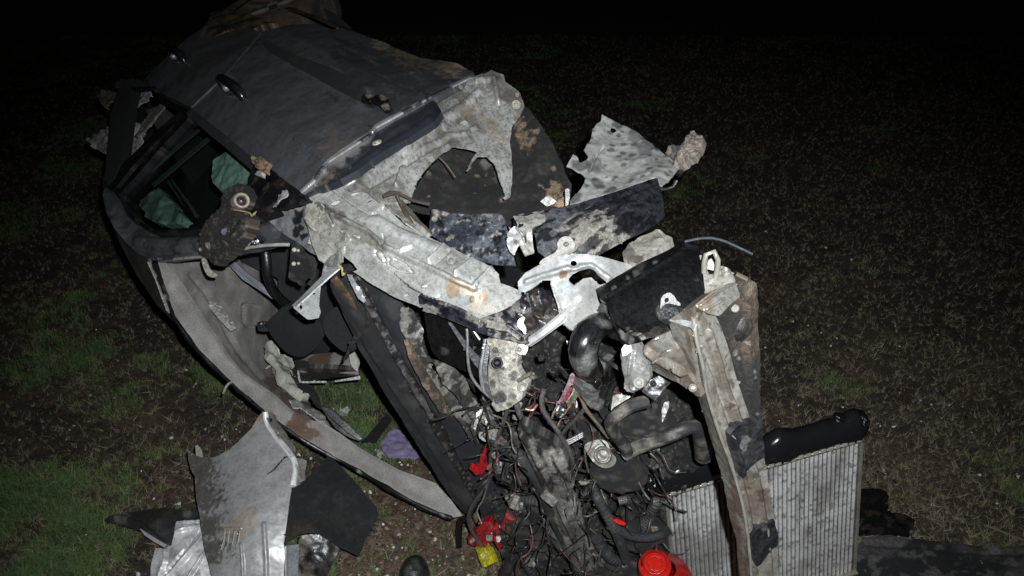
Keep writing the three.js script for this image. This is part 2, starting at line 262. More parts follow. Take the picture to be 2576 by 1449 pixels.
const muddied = (o = 0, t = 0.52, c = K.dust) => [{ c, f: 14, t, s: 0.05, a: 0.85, o, oct: 5 }, { c: K.black, spots: 0.028, p: 0.4, a: 0.8, o: 4 }];

// ---------- the field ----------
const gh = (x, z) => 0.014 * n3(x * 1.7, 0, z * 1.7) + 0.008 * n3(x * 5, 3, z * 5) - 0.004;
{
  const axis = (a, b, fine, lim) => { const r = []; let x = a; while (x < b) { r.push(x); const far = Math.max(0, Math.abs(x - fine) - lim); x += 0.035 + far * 0.12; } r.push(b); return r; };
  const xs = axis(-120, 120, 0, 3.6), zs = axis(-160, 12, -4, 3.2), pos = [], col = [], uv = [], idx = [];
  for (const z of zs) for (const x of xs) {
    const near = Math.abs(x) < 5 && z > -9 ? 1 : 0; const y = near ? gh(x, z) + 0.006 * n3(x * 17, 1, z * 17) : -0.004;
    pos.push(x, y, z); uv.push(x, z);
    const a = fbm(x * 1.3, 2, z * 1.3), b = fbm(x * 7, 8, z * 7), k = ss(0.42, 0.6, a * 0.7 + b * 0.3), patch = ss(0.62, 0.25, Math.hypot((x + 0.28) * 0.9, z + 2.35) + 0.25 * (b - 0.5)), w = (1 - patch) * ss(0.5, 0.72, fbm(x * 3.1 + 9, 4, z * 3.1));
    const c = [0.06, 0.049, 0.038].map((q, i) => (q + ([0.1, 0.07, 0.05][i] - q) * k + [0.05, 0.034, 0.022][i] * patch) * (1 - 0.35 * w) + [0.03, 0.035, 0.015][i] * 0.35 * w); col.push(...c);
  }
  const nx = xs.length; for (let j = 0; j < zs.length - 1; j++) for (let i = 0; i < nx - 1; i++) { const a = j * nx + i; idx.push(a, a + nx, a + 1, a + 1, a + nx, a + nx + 1); }
  const g = new THREE.BufferGeometry(); g.setAttribute('position', new THREE.Float32BufferAttribute(pos, 3)); g.setAttribute('color', new THREE.Float32BufferAttribute(col, 3)); g.setAttribute('uv', new THREE.Float32BufferAttribute(uv, 2)); g.setIndex(idx); g.computeVertexNormals();
  const tSoil = tex(512, (i) => { const v = 0.78 + 0.5 * (NB[i] - 0.5) + 0.7 * (NC[i] - 0.5) + 0.3 * (NA[i] - 0.5); return [v, v * 0.95, v * 0.9]; }, true, 1.3);
  const m = new THREE.Mesh(g, std({ roughness: 1, map: tSoil, bumpMap: tFine, bumpScale: 0.006 })); m.name = 'ground'; m.userData = { kind: 'structure', label: 'bare brown soil of a field at night', category: 'ground' }; m.castShadow = m.receiveShadow = true; scene.add(m);
}
const bareness = (x, z) => 0.13 * ss(0.1, 0.9, x) - 0.12 * ss(0.5, 0.1, Math.hypot(x + 0.72, z + 3.15)) + fbm(x * 1.1 + 3, 7, z * 1.1) * 0.65 + fbm(x * 4 + 1, 2, z * 4) * 0.35;
{ // grass: short worn turf, green in patches and dry between them
  const blade = (n, L, sp) => { const gs = []; for (let k = 0; k < n; k++) { const a = rnd() * 6.283, w = rr(0.0013, 0.0026), l = L * rr(0.55, 1.2), lean = rr(0.35, 1.15), ox = rr(-sp, sp), oz = rr(-sp, sp), dx = Math.cos(a), dz = Math.sin(a), p = [], rows = 3;
      for (let i = 0; i <= rows; i++) { const t = i / rows, r = l * t, h = r * Math.cos(lean * t), f = r * Math.sin(lean * t), ww = w * (1 - t * 0.85); p.push(ox + dx * f - dz * ww, h, oz + dz * f + dx * ww, ox + dx * f + dz * ww, h, oz + dz * f - dx * ww); }
      const id = []; for (let i = 0; i < rows; i++) { const q = i * 2; id.push(q, q + 1, q + 2, q + 1, q + 3, q + 2); }
      const g = new THREE.BufferGeometry(); g.setAttribute('position', new THREE.Float32BufferAttribute(p, 3)); g.setIndex(id); g.computeVertexNormals(); gs.push(g); } return mergeGeometries(gs); };
  const mat = new THREE.MeshStandardMaterial({ roughness: 0.9, side: THREE.DoubleSide });
  const defs = [['grass', 'short green and dry grass growing over the field around the wreck', 52000, 0.04, 7], ['dry_grass', 'flattened straw coloured dead grass lying on the soil', 42000, 0.042, 5]];
  defs.forEach(([name, label, N, L, nb], di) => {
    const g = blade(nb, L, 0.016), im = new THREE.InstancedMesh(g, mat, N), m4 = new THREE.Matrix4(), q = new THREE.Quaternion(), e = new THREE.Euler(), c = new THREE.Color(); let i = 0, tries = 0;
    while (i < N && tries++ < N * 12) {
      const z = -1.7 - 11 * rnd() ** 1.9, x = rr(-1, 1) * (1.4 + -z * 0.72), b = bareness(x, z);
      if (di === 0 ? rnd() > ss(0.53, 0.44, b) + 0.05 : rnd() > 0.2 + 0.4 * ss(0.4, 0.55, b) + 0.4 * ss(0.2, 1.0, x)) continue;
      if (di === 0 && z > -2.75 && x > -0.68 && x < 0.5 && rnd() < 0.96) continue;
      e.set(di ? rr(-0.9, 0.9) : rr(-0.25, 0.25), rnd() * 6.283, di ? rr(-0.9, 0.9) : rr(-0.25, 0.25)); q.setFromEuler(e); const s = di ? rr(0.5, 1.2) : rr(0.5, 1.35) * (0.75 + 0.5 * ss(0.5, 0.4, b));
      m4.compose(V(x, gh(x, z) - 0.002, z), q, V(s, s, s)); im.setMatrixAt(i, m4);
      const t = rnd(), d = ss(0.4, 0.56, b + rr(-0.06, 0.06));
      if (di) c.setRGB(0.12 + 0.1 * t, 0.098 + 0.085 * t, 0.065 + 0.055 * t); else c.setRGB(0.05 + 0.026 * t + 0.075 * d, 0.092 + 0.055 * t + 0.012 * d, 0.028 + 0.012 * t + 0.014 * d);
      if (!di && t > 0.93) c.setRGB(0.2, 0.19, 0.08); im.setColorAt(i, c); i++;
    }
    im.count = i; im.name = name; im.userData = { kind: 'stuff', label, category: 'grass' }; im.castShadow = im.receiveShadow = true; scene.add(im);
  });
  { const N = 900, cg = new THREE.IcosahedronGeometry(1, 3), p = cg.attributes.position; for (let i = 0; i < p.count; i++) { const d = V(p.getX(i), p.getY(i), p.getZ(i)), k = 1 + 0.35 * jn(d, 1.9) + 0.12 * jn(d, 6); p.setXYZ(i, d.x * k, d.y * k * 0.75, d.z * k); } cg.computeVertexNormals();
    const im = new THREE.InstancedMesh(cg, new THREE.MeshStandardMaterial({ roughness: 1 }), N), m4 = new THREE.Matrix4(), q = new THREE.Quaternion(), c = new THREE.Color();
    for (let i = 0; i < N; i++) { const z = -1.75 - 4.2 * rnd() ** 1.3, x = rnd() < 0.3 ? rr(-0.8, 0.3) : rr(-2.6, 2.8), s = 0.004 + 0.016 * rnd() ** 4, t = rnd(); q.setFromEuler(new THREE.Euler(rnd() * 6, rnd() * 6, rnd() * 6)); m4.compose(V(x, gh(x, z) + s * 0.2, z), q, V(s, s, s)); im.setMatrixAt(i, m4); c.setRGB(0.07 + 0.06 * t, 0.05 + 0.042 * t, 0.036 + 0.03 * t); im.setColorAt(i, c); }
    im.name = 'soil_clods'; im.userData = { kind: 'stuff', label: 'clods of brown soil lying about between the grass', category: 'soil' }; scene.add(im); }
  const N = 2600, pg = new THREE.IcosahedronGeometry(1, 1); { const p = pg.attributes.position; for (let i = 0; i < p.count; i++) { const d = V(p.getX(i), p.getY(i), p.getZ(i)), k = 1 + 0.3 * jn(d, 1.6); p.setXYZ(i, d.x * k, d.y * k * 0.7, d.z * k); } pg.computeVertexNormals(); }
  const im = new THREE.InstancedMesh(pg, new THREE.MeshStandardMaterial({ roughness: 0.95 }), N), m4 = new THREE.Matrix4(), q = new THREE.Quaternion(), c = new THREE.Color();
  for (let i = 0; i < N; i++) { const z = -1.75 - 3.6 * rnd() ** 1.2, x = rnd() < 0.45 ? rr(-0.75, 0.2) : rr(-2.4, 2.4), s = 0.0022 + 0.007 * rnd() ** 4; q.setFromEuler(new THREE.Euler(rnd() * 6, rnd() * 6, rnd() * 6)); m4.compose(V(x, gh(x, z) + s * 0.3, z), q, V(s, s, s * rr(0.7, 1.3))); im.setMatrixAt(i, m4); const t = rnd(); if (rnd() < 0.35) c.setRGB(0.42 + 0.2 * t, 0.38 + 0.2 * t, 0.33 + 0.2 * t); else c.setRGB(0.16 + 0.12 * t, 0.11 + 0.09 * t, 0.07 + 0.07 * t); im.setColorAt(i, c); }
  im.name = 'gravel'; im.userData = { kind: 'stuff', label: 'small pale stones and crumbs scattered over the soil', category: 'gravel' }; im.castShadow = im.receiveShadow = true; scene.add(im);
}

// ---------- the wrecked car: one thing, lying on its right side ----------
const carBase = car(1.2, 0.95, -0.86); carBase.y = 0;
const CARG = thing('wrecked_car', 'dark grey car lying on its side with its front torn open', 'car', carBase);
const pDoor = { b: [0.104, 0.109, 0.122], l: [{ c: [0.095, 0.096, 0.1], f: 40, t: 0.58, s: 0.1, a: 0.4, dir: [carBack.x, carBack.y, carBack.z], k: 0.1 }, { c: [0.4, 0.31, 0.22], f: 60, at: [1050, 128, 44, 970, 100, 28, 1130, 155, 32, 1010, 115, 30], s: 0.4, j: 2.6, a: 0.9, dir: AX[1], k: 0.4 }, { c: [0.2, 0.17, 0.14], f: 60, at: [900, 420, 56, 840, 370, 36], s: 0.15, j: 3, a: 0.5 }, { c: [0.2, 0.16, 0.12], spots: 0.016, p: 0.025, a: 0.7 }, { c: [0.02, 0.02, 0.022], f: 30, at: [1000, 190, 90, 1090, 190, 60, 900, 170, 60], j: 3, s: 0.3, a: 0.55, dir: [carBack.x, carBack.y, carBack.z], k: 0.12, o: 5 }] };
const frontDoor = plate('front_door', CARG, M.paint, { out: [484, 273, 521, 237, 560, 200, 592, 162, 628, 122, 664, 78, 730, 62, 790, 60, 836, 73, 860, 70, 925, 92, 960, 104, 1010, 128, 1060, 146, 1100, 152, 1150, 160, 1192, 180, 1181, 191, 1077, 241, 942, 315, 925, 337, 897, 354, 860, 378, 824, 401, 804, 423, 785, 452, 754, 479, 745, 485], d: side(), h: 4.2, thick: 0.03, paint: pDoor, crumple: [[0.004, 5], [0.0015, 18]],
  ribs: [{ p: [570, 92, 690, 132, 800, 188, 905, 252], w: 26, h: 0.006 }, { p: [577, 214], w: 34, h: -0.02 }, { p: [930, 245], w: 26, h: -0.016 }] });
const rearDoor = plate('rear_door', CARG, M.paint, { out: [366, 196, 381, 222, 430, 246, 479, 269, 517, 234, 555, 197, 587, 160, 622, 119, 654, 80, 620, 70, 566, 83, 510, 98, 498, 92, 520, 60, 470, 98, 430, 132], d: side(), h: 4, thick: 0.03, paint: { b: [0.098, 0.102, 0.112], l: [{ c: [0.12, 0.09, 0.06], f: 16, t: 0.64, s: 0.06, a: 0.5 }, { c: [0.055, 0.05, 0.045], f: 4, t: 0.5, s: 0.2, a: 0.6 }] }, crumple: [0.003, 6], ribs: [{ p: [443, 136], w: 24, h: -0.018 }] });
plate('side_moulding', frontDoor, M.matte, { out: [660, 105, 690, 112, 731, 134, 827, 168, 879, 194, 921, 228, 912, 248, 905, 249, 796, 191, 699, 139, 665, 115], d: side(0.018), thick: 0.014, paint: { b: [0.008, 0.008, 0.009], l: [{ c: [0.05, 0.035, 0.025], f: 20, t: 0.62, s: 0.05, a: 0.6 }] } });
plate('torn_moulding_end', frontDoor, M.plastic, { z: 'A3', out: [905, 440, 930, 395, 1080, 400, 1180, 450, 1200, 520, 1160, 555, 1090, 500, 1000, 470], d: side(0.03), thick: 0.004, paint: { b: K.black, l: [{ c: K.dust, f: 30, t: 0.62, a: 0.7 }] }, crumple: [0.012, 14] });
const handle = (parent, a, b, r) => { const pa = pix(a[0], a[1], side(0.028)(a[0], a[1])), pb = pix(b[0], b[1], side(0.028)(b[0], b[1])), mid = pa.clone().lerp(pb, 0.5).addScaledVector(carOut, 0.014);
  const h = put('door_handle', tubeGeo([pa.clone().addScaledVector(carOut, -0.03), pa, mid, pb, pb.clone().addScaledVector(carOut, -0.03)], (t) => r * (0.8 + 0.3 * Math.sin(t * 3.1416)), { b: [0.02, 0.021, 0.025] }, { k: 12 }), M.gloss, parent);
  return h; };
handle(frontDoor, [553, 200], [603, 231], 0.016); handle(rearDoor, [430, 128], [457, 142], 0.015);
for (const [d, u, v] of [[frontDoor, 569, 221], [frontDoor, 604, 233], [rearDoor, 437, 142]]) put('glint_knob', lumpGeo(pix(u, v, side(0.01)(u, v)), 0.014, 0.014, 0.014, 0.05, 2, { b: [0.35, 0.36, 0.38] }), M.bare, d);  // small knobs added by the handles to catch the flash as highlights
plate('door_edge_trim', frontDoor, M.bare, { z: 'A3', out: [318, 1328, 436, 1222, 510, 1108, 592, 1022, 870, 846, 975, 778, 1042, 694, 1320, 545, 1562, 408, 1960, 218, 1966, 232, 1570, 426, 1328, 560, 1052, 712, 985, 796, 880, 860, 604, 1036, 522, 1122, 450, 1236, 330, 1342], d: side(0.004), h: 2.5, thick: 0.006, paint: { b: [0.5, 0.5, 0.5], l: [{ c: K.dark, f: 12, t: 0.52, s: 0.05, a: 0.9 }] } });
// window band of the side
plate('belt_weatherstrip', frontDoor, M.matte, { out: [482, 273, 745, 486, 775, 497, 740, 510, 690, 478, 640, 434, 560, 366, 474, 294, 468, 284], d: side(0.006), thick: 0.02, paint: { b: [0.008, 0.008, 0.009], l: [{ c: [0.09, 0.07, 0.05], f: 20, t: 0.66, s: 0.04, a: 0.5 }] } });
plate('window_glass', frontDoor, M.glass, { out: [474, 296, 560, 368, 640, 436, 690, 484, 676, 522, 620, 546, 520, 566, 450, 577, 392, 579, 352, 557, 322, 527, 297, 492, 340, 446, 400, 376], d: side(-0.02), h: 9, thick: 0.004 });
plate('window_frame', frontDoor, M.plastic, { out: [481, 274, 474, 296, 400, 376, 340, 446, 297, 492, 322, 527, 352, 557, 392, 579, 450, 577, 520, 566, 620, 546, 690, 520, 694, 528, 622, 553, 522, 573, 450, 584, 388, 586, 346, 563, 314, 531, 286, 493, 330, 440, 392, 368, 466, 284], d: side(0.004), h: 3, thick: 0.03, paint: { b: [0.014, 0.014, 0.016], l: [{ c: [0.09, 0.085, 0.08], f: 18, t: 0.6, s: 0.05, a: 0.5 }] } });
plate('mirror_sail', frontDoor, M.plastic, { z: 'A2', out: [1690, 790, 1830, 900, 2060, 1080, 2200, 1180, 2100, 1260, 1850, 1300, 1700, 1360, 1600, 1330, 1590, 1150, 1650, 1000], d: side(0.012), thick: 0.012, paint: { b: K.black, l: [{ c: [0.12, 0.1, 0.08], f: 16, t: 0.62, a: 0.6 }] }, crumple: [0.008, 10], jag: 2 });
plate('torn_trim', frontDoor, M.fabric, { z: 'A2', out: [1850, 1270, 1890, 1180, 1960, 1120, 2000, 1110, 1980, 1160, 1920, 1230], d: side(0.03), thick: 0.004, paint: { b: [0.26, 0.25, 0.26] }, crumple: [0.01, 20], jag: 3, h: 2.5 });
plate('splintered_foam', frontDoor, M.mud, { z: 'A2', out: [1655, 800, 1720, 770, 1760, 800, 1790, 840, 1830, 850, 1800, 880, 1780, 930, 1740, 950, 1700, 900, 1670, 860], d: side(0.05), thick: 0.012, paint: { b: [0.3, 0.2, 0.12] }, crumple: [0.014, 26], jag: 3, h: 2.5 });
plate('white_clip', frontDoor, M.gloss, { z: 'A2', out: [1685, 965, 1720, 925, 1760, 940, 1755, 985, 1700, 970], d: side(0.05), thick: 0.012, paint: { b: [0.7, 0.68, 0.66] }, h: 2 });
// rear door window: frame, rear post, rags of the curtain airbag and trim hanging through it
plate('window_frame', rearDoor, M.plastic, { out: [380, 226, 468, 274, 476, 285, 440, 312, 380, 368, 330, 422, 292, 470, 280, 480, 268, 474, 300, 420, 350, 372, 400, 322, 448, 282, 388, 246], d: side(0.003), h: 3, thick: 0.03, paint: { b: [0.012, 0.012, 0.013], l: [{ c: [0.07, 0.06, 0.055], f: 18, t: 0.6, a: 0.5 }] } });
plate('rear_post', CARG, M.matte, { z: 'A2', out: [370, 140, 440, 90, 520, 120, 500, 180, 480, 260, 455, 420, 430, 600, 395, 850, 330, 1000, 260, 1060, 235, 1000, 255, 800, 275, 600, 290, 400, 330, 240], d: side(0.008), thick: 0.04, paint: { b: [0.006, 0.006, 0.007] } });
plate('window_frame', rearDoor, M.plastic, { z: 'A2', out: [480, 120, 720, 112, 735, 128, 510, 150], d: side(0.01), thick: 0.015, h: 2.5, paint: { b: [0.03, 0.03, 0.03] } });
const pRag = { b: [0.42, 0.4, 0.38], l: [{ c: [0.16, 0.14, 0.12], f: 20, t: 0.56, s: 0.1, a: 0.6 }] };
plate('airbag_rag', CARG, M.fabric, { z: 'A2', out: [45, 625, 110, 595, 170, 580, 240, 515, 290, 500, 440, 520, 460, 490, 530, 455, 585, 480, 600, 530, 655, 545, 650, 590, 560, 690, 530, 720, 535, 760, 440, 885, 390, 870, 395, 840, 250, 770, 130, 700, 120, 670], d: side(-0.12), thick: 0.004, paint: pRag, crumple: [[0.03, 9], [0.012, 26]], jag: 2, h: 3 });
plate('pillar_trim', CARG, M.matte, { z: 'A2', out: [700, 330, 780, 265, 805, 290, 790, 340, 650, 510, 600, 560, 560, 620, 520, 600, 600, 470], d: side(-0.1), thick: 0.01, paint: { b: [0.25, 0.24, 0.22], l: grimy(3) }, crumple: [0.01, 16], h: 3 });
plate('foil_rag', CARG, M.bare, { z: 'A2', out: [515, 185, 560, 170, 660, 150, 710, 185, 690, 215, 620, 270, 560, 340, 490, 405, 475, 390, 490, 290, 545, 250], d: side(-0.06), thick: 0.002, paint: { b: [0.62, 0.6, 0.68] }, crumple: [0.022, 18], h: 2.5 });
plate('torn_trim', CARG, M.mud, { z: 'A2', out: [160, 190, 250, 150, 330, 165, 360, 180, 345, 240, 290, 270, 245, 320, 200, 280], d: side(-0.1), thick: 0.01, paint: { b: [0.22, 0.17, 0.12], l: grimy(1) }, crumple: [0.02, 20], jag: 3, h: 3 });
plate('roof_edge_trim', CARG, M.matte, { z: 'A2', out: [340, 110, 400, 50, 520, 45, 620, 60, 690, 95, 700, 115, 480, 118, 420, 140, 360, 150], d: side(-0.02), thick: 0.02, paint: { b: [0.015, 0.018, 0.015], l: [{ c: [0.08, 0.075, 0.06], f: 30, t: 0.62, a: 0.6 }] }, crumple: [0.015, 20], jag: 3, h: 3 });
// the cabin behind the glass
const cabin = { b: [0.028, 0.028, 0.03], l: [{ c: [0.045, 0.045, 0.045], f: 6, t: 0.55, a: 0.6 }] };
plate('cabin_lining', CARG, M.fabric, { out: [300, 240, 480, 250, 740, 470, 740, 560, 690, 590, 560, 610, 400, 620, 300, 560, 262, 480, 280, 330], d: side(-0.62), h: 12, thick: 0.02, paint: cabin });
plate('side_airbag', CARG, M.fabric, { z: 'A2', round: 1, out: [1275, 930, 1300, 850, 1370, 780, 1430, 755, 1480, 780, 1600, 880, 1720, 990, 1620, 1100, 1560, 1150, 1400, 1150, 1320, 1080, 1270, 1010], d: side(-0.14), thick: 0.03, paint: { b: [0.62, 0.72, 0.68], l: [{ c: [0.45, 0.54, 0.5], f: 10, t: 0.55, s: 0.1, a: 0.5 }] }, crumple: [[0.012, 9], [0.004, 34]] });
plate('side_airbag', CARG, M.fabric, { z: 'A2', out: [548, 1250, 640, 1180, 760, 1090, 830, 1160, 940, 1300, 1030, 1400, 960, 1440, 740, 1440, 620, 1370, 640, 1340], d: side(-0.16), thick: 0.03, paint: { b: [0.44, 0.53, 0.49], l: [{ c: [0.2, 0.26, 0.24], f: 14, t: 0.5, s: 0.1, a: 0.7 }] }, crumple: [[0.014, 9], [0.005, 30]] });
for (const [a, w, o] of [[[700, 1070, 1250, 610], 40, -0.2], [[640, 960, 1180, 500], 26, -0.14], [[860, 1020, 1120, 1380], 60, -0.3]]) { const dx = a[2] - a[0], dy = a[3] - a[1], L = Math.hypot(dx, dy), nx = -dy / L * w / 2, ny = dx / L * w / 2; plate('seat_belt', CARG, M.fabric, { z: 'A2', out: [a[0] + nx, a[1] + ny, a[2] + nx, a[3] + ny, a[2] - nx, a[3] - ny, a[0] - nx, a[1] - ny], d: side(o), thick: 0.003, paint: { b: [0.16, 0.165, 0.17] } }); }
// rear: quarter panel, wheel, tail; and the sides that face away
plate('quarter_panel', CARG, M.paint, { out: [498, 92, 510, 98, 566, 83, 649, 65, 700, 60, 640, 40, 560, 25, 532, 30, 524, 52], d: side(-0.01), thick: 0.04, paint: { b: [0.05, 0.042, 0.036], l: [{ c: K.mud, f: 14, t: 0.5, s: 0.1, a: 0.8 }] }, crumple: [0.015, 10], jag: 2 });
{
  const wc = car(2.66, 0.31, 0.7), q = new THREE.Quaternion().setFromUnitVectors(V(0, 1, 0), carOut.clone().normalize());
  const lathe = (pr, paint, seg = 72) => { const g = new THREE.LatheGeometry(pr.map((p) => new THREE.Vector2(p[0], p[1])), seg); g.applyQuaternion(q); g.translate(wc.x, wc.y, wc.z); return tint(g, paint); };
  const wheel = put('rear_wheel', lathe([[0.2, 0.075], [0.23, 0.092], [0.27, 0.1], [0.3, 0.088], [0.315, 0.06], [0.318, 0.02], [0.318, -0.05], [0.31, -0.085], [0.27, -0.1], [0.2, -0.08]], { b: [0.02, 0.018, 0.017], l: [{ c: [0.085, 0.052, 0.034], f: 7, t: 0.43, s: 0.1, a: 0.95 }, { c: [0.2, 0.13, 0.08], f: 30, t: 0.64, s: 0.06, a: 0.6 }] }), M.mud, CARG);
  put('wheel_rim', lathe([[0, 0.05], [0.05, 0.06], [0.09, 0.045], [0.15, 0.05], [0.18, 0.085], [0.205, 0.09], [0.21, 0.07], [0.2, -0.07]], { b: [0.13, 0.12, 0.11], l: [{ c: K.mud, f: 12, t: 0.45, s: 0.1, a: 0.8 }] }), M.bare, wheel);
  for (let k = 0; k < 5; k++) { const a = k / 5 * 6.283, d = V(Math.cos(a), 0, Math.sin(a)).applyQuaternion(q); put('rim_spoke', barGeo(wc.clone().addScaledVector(carOut, 0.062).addScaledVector(d, 0.03), wc.clone().addScaledVector(carOut, 0.074).addScaledVector(d, 0.185), 0.045, 0.02, carOut, { b: [0.2, 0.18, 0.16] }), M.bare, wheel); }
}
const shell = (name, f, nu, nv, paint, mat) => { const g = new THREE.PlaneGeometry(1, 1, nu, nv), p = g.attributes.position, uv = g.attributes.uv; for (let i = 0; i < p.count; i++) { const q = f(uv.getX(i), uv.getY(i)), w = car(q[0], q[1], q[2]); w.addScaledVector(carUp, 0.012 * jn(w, 3)); p.setXYZ(i, w.x, w.y, w.z); } for (let i = 0; i < uv.count; i++) uv.setXY(i, uv.getX(i) * 2.5, uv.getY(i) * 1.4); g.computeVertexNormals(); return put(name, tint(g, paint), mat, CARG); };
const pBody = { b: [0.03, 0.032, 0.036], l: [{ c: K.mud, f: 5, t: 0.58, s: 0.08, a: 0.7 }] };
shell('underbody', (s, t) => [1.0 + 2.65 * s, 0.2 + 0.05 * Math.sin(s * 9), -0.78 + 1.5 * t], 24, 14, { b: [0.03, 0.028, 0.026], l: [{ c: K.mud, f: 4, t: 0.48, s: 0.1, a: 0.8 }] }, M.mud);
shell('right_side', (s, t) => [1.0 + 2.65 * s, 0.2 + 0.6 * t, -0.8 - 0.03 * Math.sin(t * 3.1)], 24, 10, pBody, M.paint);
shell('roof_panel', (s, t) => [1.45 + 1.6 * s, 1.18 + 0.1 * s - 0.25 * s * s + 0.04 * Math.sin(t * 3.1), -0.55 + 1.0 * t], 20, 14, pBody, M.paint);
shell('tail_panel', (s, t) => [3.65 + 0.1 * Math.sin(s * 3), 0.25 + 0.7 * s, -0.75 + 0.9 * t], 10, 12, pBody, M.paint);
shell('rocker_panel', (s, t) => [0.6 + 1.75 * s, 0.33 - 0.13 * t, 0.8 - 0.14 * t * t], 20, 6, pBody, M.paint);
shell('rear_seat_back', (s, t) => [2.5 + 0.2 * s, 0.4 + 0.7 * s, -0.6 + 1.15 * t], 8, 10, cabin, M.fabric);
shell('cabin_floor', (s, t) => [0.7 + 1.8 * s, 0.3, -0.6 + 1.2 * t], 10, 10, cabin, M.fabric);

// A-pillar and the roof's front edge round the empty windscreen
const pPil = { b: [0.075, 0.08, 0.09], l: [{ c: [0.2, 0.19, 0.18], f: 9, t: 0.6, s: 0.08, a: 0.4 }, { c: [0.03, 0.03, 0.034], f: 16, t: 0.58, s: 0.06, a: 0.7, o: 4 }] };
plate('windscreen_pillar', CARG, M.paint, { out: [773, 509, 720, 524, 666, 542, 636, 549, 560, 564, 514, 574, 470, 582, 450, 588, 388, 590, 343, 567, 310, 534, 284, 495, 265, 470, 258, 490, 266, 530, 288, 575, 318, 612, 350, 640, 380, 652, 430, 650, 470, 644, 560, 636, 640, 622, 700, 606, 735, 600, 715, 585, 700, 579, 740, 560], d: [[773, 509, 2.19], [666, 542, 2.28], [560, 565, 2.42], [450, 585, 2.6], [343, 565, 2.8], [265, 470, 3.02], [288, 575, 2.83], [380, 652, 2.62], [470, 645, 2.48], [560, 637, 2.37], [640, 624, 2.29], [735, 600, 2.19]], thick: 0.03, paint: pPil, ribs: [{ p: [350, 610, 450, 618, 560, 603, 660, 582, 740, 556], w: 22, h: 0.012 }, { p: [400, 640, 560, 622, 700, 596], w: 5, h: -0.006 }], crumple: [0.003, 9] });
plate('windscreen_seal', CARG, M.matte, { z: 'A6', out: [170, 240, 250, 215, 400, 205, 640, 190, 690, 200, 680, 218, 500, 232, 330, 244, 240, 250], d: 2.52, thick: 0.012, paint: { b: K.black, l: [{ c: [0.25, 0.24, 0.23], f: 30, t: 0.62, a: 0.7 }] }, crumple: [0.006, 30], h: 2.5 });
tube('pinch_weld', CARG, M.metal, 'A6', [[250, 246, 2.6], [450, 232, 2.5], [650, 214, 2.41], [950, 170, 2.3], [1150, 120, 2.22], [1330, 100, 2.18], [1500, 96, 2.15]], 0.005, { b: [0.5, 0.49, 0.46], l: grimy(2) });
plate('torn_seal', CARG, M.gloss, { z: 'C6', out: [700, 880, 800, 860, 850, 810, 960, 790, 1000, 800, 1040, 850, 1020, 890, 930, 910, 850, 890, 720, 915], d: 2.24, thick: 0.012, paint: { b: [0.01, 0.01, 0.01], l: [{ c: [0.5, 0.5, 0.55], f: 40, t: 0.66, a: 0.8 }] }, crumple: [0.012, 30], h: 2.5, jag: 2 });
const HD = [[392, 656, 2.63], [440, 790, 2.78], [500, 875, 2.86], [570, 945, 2.93], [666, 1030, 3.02], [750, 1093, 3.08], [839, 1145, 3.1], [895, 1174, 3.08], [1006, 1240, 3.0], [1084, 1279, 2.97], [1141, 1300, 2.95]];
plate('roof_front_rail', CARG, M.fabric, { out: [395, 652, 412, 654, 460, 713, 518, 806, 583, 903, 611, 937, 655, 968, 697, 997, 737, 1035, 785, 1058, 812, 1063, 854, 1089, 904, 1126, 958, 1157, 1006, 1183, 1050, 1198, 1097, 1216, 1135, 1258, 1164, 1298, 1141, 1302, 1084, 1280, 1006, 1243, 950, 1208, 895, 1176, 839, 1147, 791, 1118, 750, 1095, 697, 1057, 666, 1032, 604, 980, 570, 948, 500, 878, 440, 793, 410, 705], d: [...HD, [412, 654, 2.65], [518, 806, 2.86], [611, 937, 2.97], [737, 1035, 3.08], [854, 1089, 3.13], [958, 1157, 3.07], [1097, 1216, 2.99]], h: 4.5, thick: 0.025, paint: { b: [0.31, 0.29, 0.27], l: [{ c: [0.14, 0.075, 0.045], f: 22, at: [755, 1070, 30, 778, 1090, 22, 775, 1040, 18], s: 0.15, j: 2.6, a: 0.9 }, { c: [0.24, 0.21, 0.18], f: 12, t: 0.58, s: 0.1, a: 0.5 }] }, ribs: [{ p: [440, 735, 560, 905, 700, 1030, 860, 1125, 1090, 1250], w: 30, h: 0.012 }, { p: [782, 1050, 792, 1116], w: 4, h: -0.008 }], crumple: [0.003, 9] });
const seal = HD.map(([u, v, d]) => pix(u - 4, v + 4, d + 0.005));
put('roof_seal', tubeGeo(seal, 0.0095, { b: [0.01, 0.01, 0.011], l: [{ c: [0.4, 0.4, 0.42], f: 60, t: 0.7, s: 0.03, a: 0.8 }] }, { bump: 0.004, k: 8, step: 0.008 }), M.plastic, CARG);
put('roof_outer_edge', (() => { const g = new THREE.PlaneGeometry(1, 1, 40, 10), p = g.attributes.position, uv = g.attributes.uv, c = new THREE.CatmullRomCurve3([[256, 445, 3.1], [262, 505, 2.95], [300, 605, 2.85], [345, 690, 2.8], [395, 765, 2.82], [436, 808, 2.84], [500, 885, 2.9], [570, 955, 2.96], [666, 1038, 3.05], [750, 1100, 3.1], [839, 1152, 3.12], [1006, 1247, 3.03], [1141, 1306, 2.98]].map((q) => pix(...q)));
  for (let i = 0; i < p.count; i++) { const t = uv.getX(i), s = uv.getY(i), w = c.getPoint(t), dir = w.clone().sub(V(0, CH, 0)).normalize(); w.addScaledVector(dir, s * (0.03 + 0.35 * ss(0.45, 0.2, t))).addScaledVector(carUp, -0.03 * s); w.addScaledVector(carUp, 0.006 * jn(w, 6)); p.setXYZ(i, w.x, w.y, w.z); } g.computeVertexNormals(); return tint(g, pBody); })(), M.paint, CARG);
